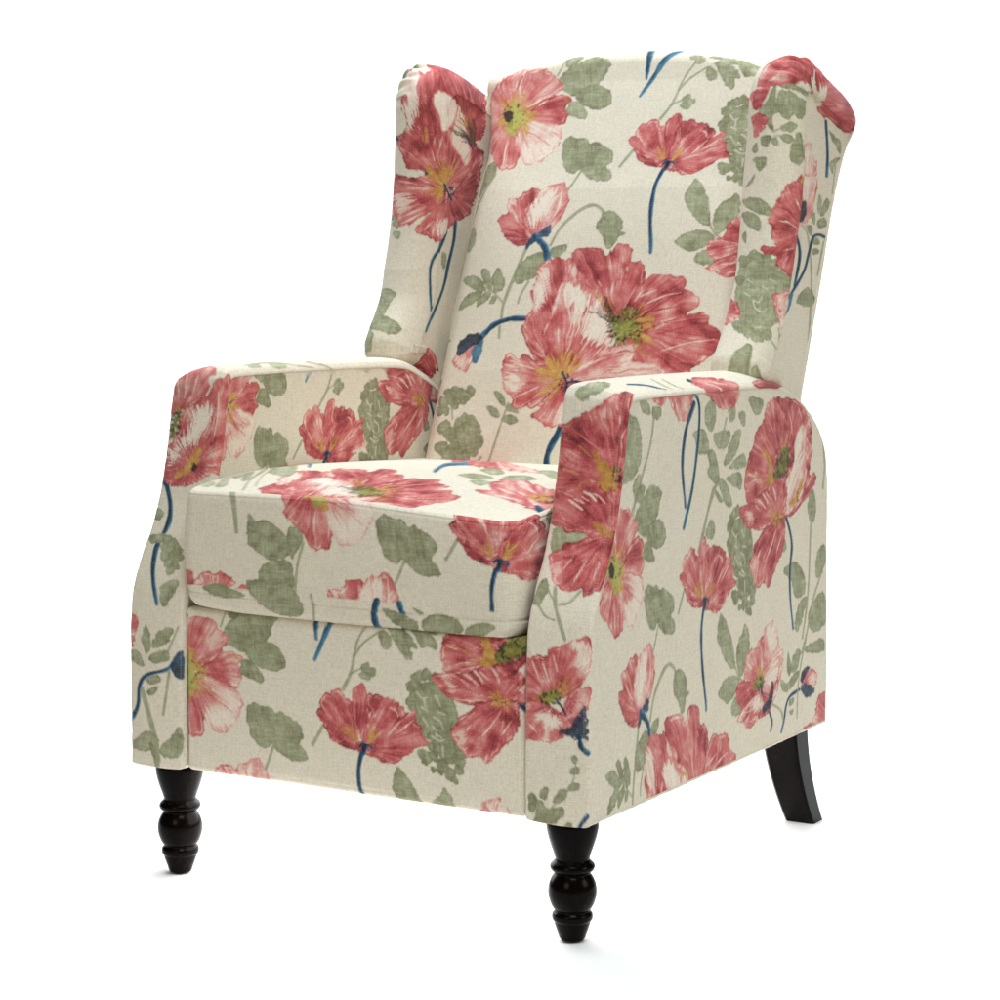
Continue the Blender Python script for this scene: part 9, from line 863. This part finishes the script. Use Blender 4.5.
  ('wing_outer_left', 'open_poppy', (0.7285, 0.9982, 0.8092, 1.0446), (543.362, -75, 0, 153.736, 0, -76)),
  ('wing_outer_left', 'side_poppy', (0.5303, 0.877, 0.7016, 1.0446), (363.202, -81.2123, -21.3088, 786.393, -10.0335, -91.44)),
  ('wing_outer_left', 'blue_bud', (0.7825, 0.7306, 0.8092, 0.8135), (523.113, -75, 0, 343.242, 0, -76)),
  ('wing_outer_left', 'tulip_poppy', (0.7314, 0.8684, 0.8092, 0.9872), (542.275, -75, 0, 224.872, 0, -76)),
  ('wing_outer_left', 'double_poppy', (0.5334, 0.6015, 0.8092, 0.9069), (616.525, -75, 0, 356.808, 0, -76)),
  ('wing_outer_left', 'cup_poppy', (0.5303, 0.8367, 0.5637, 0.9815), (1325.5, -73.6216, -16.7285, 684.318, 13.5055, -91.551)),
]
WORLD = .07
WORLD_COLOR = (1, .88, .72)
# lamps: name, position and target as (sideways, away from camera, up), size, watts, colour, spread
LAMPS = [('overhead_softbox', (0, .05, 2.8), (0, .12, .4), 1.6, 17, (.80, .985, 1.14)),
         ('front_overhead_fill', (.25, -1.4, 2.4), (.2, -.5, .2), 1.0, 11, (.90, 1, 1.08), 100),  # added fill: lifts the floor in front and the backrest
         ('front_softbox', (-1.5, -3.0, 1.7), (0, 0, .5), 1.1, 18, (1, .86, .56)),
         ('side_softbox', (2.6, -1.2, 1.5), (0, 0, .5), 1.1, 19, (1, .97, .80)),
         ('backdrop_fill', (0, 1.5, 3.0), (0, 2.1, .3), 2.2, 78, (.96, 1, 1.02), 110),  # added fill: keeps the backdrop and the floor behind white
         ('rear_floor_fill', (.1, .75, .5), (.1, .75, 0), .6, 3, (1, 1, 1)),  # added fill, out of sight behind the chair, clears grey from the floor
         ('under_chair_fill', (-.02, .03, .148), (-.02, .03, 0), .56, 5.0)]  # added fill, hidden beneath the seat facing down, whitens the floor there
# ======================================================================
# scene assembly
# ======================================================================
scene = bpy.context.scene
COL = scene.collection
def link(name, mesh, parent=None):
    o = bpy.data.objects.new(name, mesh); COL.objects.link(o)
    if parent: o.parent = parent
    return o
def mesh_from(name, v, f, uv=None, col=None, smooth=True):
    me = bpy.data.meshes.new(name); nv, nf = len(v), len(f)
    me.vertices.add(nv); me.vertices.foreach_set('co', np.ascontiguousarray(v, np.float32).ravel())
    k = f.shape[1]; me.loops.add(nf*k); me.loops.foreach_set('vertex_index', np.ascontiguousarray(f, np.int32).ravel())
    me.polygons.add(nf); me.polygons.foreach_set('loop_start', np.arange(0, nf*k, k, dtype=np.int32))
    me.polygons.foreach_set('loop_total', np.full(nf, k, np.int32))
    if uv is not None:
        l = me.uv_layers.new(name='cloth'); l.data.foreach_set('uv', np.ascontiguousarray(uv[f.ravel()], np.float32).ravel())
    if col is not None:
        a = me.color_attributes.new('print', 'FLOAT_COLOR', 'POINT')
        a.data.foreach_set('color', np.c_[col, np.ones(nv)].astype(np.float32).ravel())
    me.update(calc_edges=True); me.validate()
    me.polygons.foreach_set('use_smooth', np.full(len(me.polygons), smooth)); me.update()
    return me

# ---------- materials ----------
def new_mat(name):
    m = bpy.data.materials.new(name); m.use_nodes = True; nt = m.node_tree; b = nt.nodes['Principled BSDF']; return m, nt, b
def math_node(nt, op, a, b=None, c=None):
    n = nt.nodes.new('ShaderNodeMath'); n.operation = op
    for i, x in enumerate((a, b, c)):
        if x is None: continue
        if isinstance(x, (int, float)): n.inputs[i].default_value = x
        else: nt.links.new(x, n.inputs[i])
    return n.outputs[0]
def linen():
    m, nt, b = new_mat('printed_linen'); L = nt.links.new
    at = nt.nodes.new('ShaderNodeAttribute'); at.attribute_name = 'print'
    uv = nt.nodes.new('ShaderNodeUVMap'); uv.uv_map = 'cloth'
    def threads(sx, sy, detail=2, rough=.6):
        mp = nt.nodes.new('ShaderNodeMapping'); mp.inputs['Scale'].default_value = (sx, sy, 1); L(uv.outputs[0], mp.inputs[0])
        n = nt.nodes.new('ShaderNodeTexNoise'); n.inputs['Scale'].default_value = 1; n.inputs['Detail'].default_value = detail; n.inputs['Roughness'].default_value = rough
        L(mp.outputs[0], n.inputs['Vector']); return n.outputs['Fac']
    warp, weft = threads(1000, 150), threads(150, 1000)
    slub = threads(620, 34, 1); slubh = threads(34, 620, 1)
    wv = math_node(nt, 'ADD', math_node(nt, 'ADD', warp, weft), math_node(nt, 'MULTIPLY', math_node(nt, 'ADD', slub, slubh), .5))
    wv = math_node(nt, 'SUBTRACT', wv, 1.5)               # about -0.5 .. 0.5
    blotch = threads(16, 16, 3)
    # threads: lighter and darker yarns, strongest where ink has been printed
    gain = math_node(nt, 'MULTIPLY_ADD', wv, .40, .87)
    gain = math_node(nt, 'MULTIPLY_ADD', math_node(nt, 'SUBTRACT', blotch, .5), .07, gain)
    mul = nt.nodes.new('ShaderNodeVectorMath'); mul.operation = 'SCALE'; L(at.outputs['Color'], mul.inputs[0]); L(gain, mul.inputs['Scale'])
    # bare yarn showing through the ink on the high threads
    mix = nt.nodes.new('ShaderNodeMix'); mix.data_type = 'RGBA'
    fac = math_node(nt, 'MULTIPLY', math_node(nt, 'MAXIMUM', math_node(nt, 'SUBTRACT', wv, .12), 0.0), .55)
    L(fac, mix.inputs['Factor']); L(mul.outputs[0], mix.inputs['A']); mix.inputs['B'].default_value = (.74, .70, .58, 1)
    L(mix.outputs['Result'], b.inputs['Base Color'])
    b.inputs['Roughness'].default_value = .92; b.inputs['Specular IOR Level'].default_value = .18
    b.inputs['Sheen Weight'].default_value = .12; b.inputs['Sheen Roughness'].default_value = .5
    bp = nt.nodes.new('ShaderNodeBump'); bp.inputs['Strength'].default_value = .32; bp.inputs['Distance'].default_value = .0006
    L(wv, bp.inputs['Height']); L(bp.outputs[0], b.inputs['Normal']); return m
LINEN = linen()
def wood():
    m, nt, b = new_mat('espresso_wood'); L = nt.links.new
    tc = nt.nodes.new('ShaderNodeTexCoord'); mp = nt.nodes.new('ShaderNodeMapping'); mp.inputs['Scale'].default_value = (60, 60, 7); L(tc.outputs['Object'], mp.inputs[0])
    n = nt.nodes.new('ShaderNodeTexNoise'); n.inputs['Scale'].default_value = 1; n.inputs['Detail'].default_value = 5; L(mp.outputs[0], n.inputs['Vector'])
    r = nt.nodes.new('ShaderNodeValToRGB'); r.color_ramp.elements[0].position = .3; r.color_ramp.elements[0].color = (.0012, .0009, .0008, 1)
    r.color_ramp.elements[1].position = .75; r.color_ramp.elements[1].color = (.0048, .0026, .0019, 1); L(n.outputs['Fac'], r.inputs[0]); L(r.outputs[0], b.inputs['Base Color'])
    b.inputs['Roughness'].default_value = .19; b.inputs['Specular IOR Level'].default_value = .065
    bp = nt.nodes.new('ShaderNodeBump'); bp.inputs['Strength'].default_value = .05; bp.inputs['Distance'].default_value = .001; L(n.outputs['Fac'], bp.inputs['Height']); L(bp.outputs[0], b.inputs['Normal'])
    return m
WOOD = wood()
def plain(name, c, rough):
    m, nt, b = new_mat(name); n = nt.nodes.new('ShaderNodeTexNoise'); n.inputs['Scale'].default_value = 40
    r = nt.nodes.new('ShaderNodeValToRGB'); r.color_ramp.elements[0].color = tuple(x*.96 for x in c)+(1,); r.color_ramp.elements[1].color = tuple(min(1, x*1.02) for x in c)+(1,)
    nt.links.new(n.outputs['Fac'], r.inputs[0]); nt.links.new(r.outputs[0], b.inputs['Base Color']); b.inputs['Roughness'].default_value = rough; b.inputs['Specular IOR Level'].default_value = .2; return m

# ---------- the cloth charts ----------
def chart_bounds(patches):
    B = {}
    for P in patches:
        for (ch, a, b), uv in zip(P.ch, P.uv):
            lo, hi = uv.min(0), uv.max(0)
            if ch in B: B[ch] = (np.minimum(B[ch][0], lo), np.maximum(B[ch][1], hi))
            else: B[ch] = (lo, hi)
    return B
PATCHES = [('backrest', build_back()), ('wing', build_wing(-1)), ('wing', build_wing(1)), ('armrest', build_arm(-1)), ('armrest', build_arm(1)), ('seat_cushion', build_cushion()), ('footrest', build_footrest())]
STITCHES = [('arm_front_right', .0415, 0, 9), ('arm_front_right', .0385, 0, 9), ('arm_front_right', -.0395, 0, 9), ('arm_front_left', .0395, 0, 9), ('arm_front_left', -.0415, 0, 9), ('cushion_wall', .0635, 0, 9), ('cushion_wall', -.0515, 0, 9)]
def print_cloth():
    B = chart_bounds([p for _, p in PATCHES])
    charts = {k: Chart(lo[0]-.002, lo[1]-.002, hi[0]+.002, hi[1]+.002) for k, (lo, hi) in B.items()}
    grids = {k: (b, np.array([int(x) for x in t.split()], float).reshape(nv, nu, 2)/4) for k, (b, nv, nu, t) in UNROLL.items()}
    for i, (ch, mot, box, T) in enumerate(LAYOUT):
        charts[ch].paint(MOTIFS[mot], np.array(T, float).reshape(2, 3), box, 1000+hash_name(mot)+i*13, None if box else grids[ch])
    for ch, u, v0, v1 in STITCHES:
        if ch in charts: charts[ch].stitches(u, v0, v1)
    return charts
def hash_name(s): return sum((k+1)*ord(c) for k, c in enumerate(s)) % 9973
CHARTS = print_cloth() if LAYOUT is not None else None

# ---------- the chair ----------
chair = bpy.data.objects.new('wing_armchair', None); COL.objects.link(chair)
chair['label'] = 'cream linen wingback armchair printed with red poppies, on dark turned front legs'
chair['category'] = 'armchair'
chair.empty_display_size = .1
for name, P in PATCHES:
    v = np.vstack(P.v); f = np.vstack(P.f); uv = np.vstack(P.uv)
    col = None
    if CHARTS:
        col = np.zeros((len(v), 3))
        for ch, a, b in P.ch: col[a:b] = CHARTS[ch].sample(uv[a:b])
    o = link(name, mesh_from(name, v, f, uv, col), chair); o.data.materials.append(LINEN)

def lathe(profile, n=48):
    pr = np.array(profile); a = np.arange(n)/n*2*math.pi
    v = np.stack([pr[:, None, 0]*np.cos(a), pr[:, None, 0]*np.sin(a), np.broadcast_to(pr[:, None, 1], (len(pr), n))], -1).reshape(-1, 3)
    i = np.arange(len(pr)-1)[:, None]; j = np.arange(n)[None, :]; j2 = (j+1) % n
    return v, np.stack([i*n+j, i*n+j2, (i+1)*n+j2, (i+1)*n+j], -1).reshape(-1, 4)
hz = np.array([535,530,525,508,490,472,462,456,450,444,436,430,426,422,415,405,390,370,350,330,312,300,294,290,285,279,272,265,257,250,244,238,228,215,200,180,155,130,110,95,85], float)
hw = np.array([0.5,  36, 43, 49, 56, 62, 65, 69, 71.5,72, 71,67.5,64, 63.5,68, 74, 80, 85, 86, 83, 76, 69, 64.5,64,70,76,79, 79, 75, 68, 62.5,62, 65, 69, 74.5,81, 88, 92.5,92, 88, 84], float)
LEG_H = .1525; sc = LEG_H/(535-88)
prof = np.stack([hw/4*.00137, (535-hz)*sc], 1)
pz = smooth_curve(prof, 4); pz[:, 0] = np.maximum(pz[:, 0], .0002)
def leg(name, v, f, loc):
    o = link(name, mesh_from(name, v, f), chair); o.data.materials.append(WOOD); o.location = loc; return o
lv, lf = lathe(pz)
leg('leg', lv, lf, (-.298, .042, 0)); 
r = leg('leg', lv, lf, (.298, .042, 0)); r.data = bpy.data.objects['leg'].data
for o in chair.children:
    if o.name.startswith('leg'): o['label'] = 'dark turned front leg'
# sabre-shaped back legs: a tapered square post that sweeps backwards
def sabre():
    n = 14; V = []; q = .004
    for k in range(n+1):
        t = k/n; z = .156*(1-t); cy = .650+.018*t+.056*t**1.8; hx = .0275-.0048*t; hy = .0235-.0050*t
        for (sx, sy) in ((-1, -1), (1, -1), (1, 1), (-1, 1)):
            for (ox, oy) in (((0, 1), (1, 0)) if sx*sy > 0 else ((1, 0), (0, 1))):
                V.append((sx*(hx-q*ox), cy+sy*(hy-q*oy), z))
    V = np.array(V).reshape(n+1, 8, 3); F = []
    for k in range(n):
        for j in range(8): F.append((k*8+j, k*8+(j+1) % 8, (k+1)*8+(j+1) % 8, (k+1)*8+j))
    b = n*8; F += [(b, b+1, b+2, b+3), (b, b+3, b+4, b+7), (b+4, b+5, b+6, b+7)]
    return V.reshape(-1, 3), np.array(F)
sv, sf = sabre()
for sx in (-1, 1):
    o = link('leg', mesh_from('leg', sv, sf, smooth=False), chair); o['label'] = 'dark curved square back leg'; o.location = (sx*.303, 0, 0); o.data.materials.append(WOOD)
# under-cover and rear panel that close the body
def box(name, x0, x1, y0, y1, z0, z1, mat):
    v = np.array([(x, y, z) for z in (z0, z1) for y in (y0, y1) for x in (x0, x1)], float)
    f = np.array([(0, 2, 3, 1), (4, 5, 7, 6), (0, 1, 5, 4), (2, 6, 7, 3), (0, 4, 6, 2), (1, 3, 7, 5)])
    o = link(name, mesh_from(name, v, f, smooth=False), chair); o.data.materials.append(mat); return o
DUST = plain('black_dust_cover', (.02, .02, .02), .9)
box('dust_cover', -.34, .34, .012, .700, .1525, .158, DUST)
box('seat_frame', -.2545, .2545, .062, .68, .16, .361, DUST)
PLAIN = plain('cream_linen', (.74, .68, .55), .9)
box('rear_panel', -.2545, .2545, .682, .7045, .152, .56, PLAIN)

# ---------- studio: white floor sweeping up into a white backdrop ----------
YAW = .5333
def studio(a, b, z): return (a*math.cos(YAW)-b*math.sin(YAW), .3+a*math.sin(YAW)+b*math.cos(YAW), z)   # a: sideways, b: away from the camera
def sweep():
    xs = np.linspace(-3.8, 3.8, 20); R = .9; B = 2.6
    pts = [(-1.6, 0.), (-.8, 0), (0., 0.), (.8, 0), (B-R, 0.)]
    for k in range(1, 17): a = k/16*math.pi/2; pts.append((B-R+R*math.sin(a), R-R*math.cos(a)))
    pts += [(B, 1.6), (B, 2.4)]; pts = np.array(pts)
    V = np.zeros((len(pts), len(xs), 3))
    for i, (b, z) in enumerate(pts):
        for j, a in enumerate(xs): V[i, j] = studio(a, b, z)
    return V.reshape(-1, 3), grid_faces(len(pts), len(xs))
v, f = sweep()
floor = link('floor', mesh_from('floor', v, f)); floor['kind'] = 'structure'; floor.data.materials.append(plain('white_sweep', (.95, .95, .95), .9))

# ---------- light ----------
w = bpy.data.worlds.new('World'); scene.world = w; w.use_nodes = True
bg = w.node_tree.nodes['Background']; bg.inputs[0].default_value = WORLD_COLOR+(1,); bg.inputs[1].default_value = WORLD
def area(name, loc, target, size, power, color=(1, 1, 1), spread=180):
    l = bpy.data.lights.new(name, 'AREA'); l.energy = power; l.color = color; l.shape = 'RECTANGLE'; l.size = size; l.size_y = size; l.spread = math.radians(spread)
    o = bpy.data.objects.new(name, l); COL.objects.link(o); o.location = loc
    d = np.array(target, float)-np.array(loc, float)
    from mathutils import Vector
    o.rotation_euler = Vector(d).to_track_quat('-Z', 'Y').to_euler(); return o
for n_, p_, t_, *r_ in LAMPS: area(n_, studio(*p_), studio(*t_), *r_)

# ---------- camera ----------
cam = bpy.data.cameras.new('camera'); co = bpy.data.objects.new('camera', cam); COL.objects.link(co)
cam.sensor_width = 36; cam.lens = 2223.485/1000*36; cam.shift_x = -(519.607-500)/1000; cam.shift_y = (395.425-500)/1000
co.location = (1.5711, -2.2381, .7989); co.rotation_euler = (math.pi/2-.0564, 0, .5333)
cam.clip_end = 100; scene.camera = co
scene.view_settings.view_transform = 'Standard'; scene.view_settings.look = 'None'; scene.view_settings.exposure = 0; scene.view_settings.gamma = 1
scene.render.resolution_x = scene.render.resolution_y = 1024
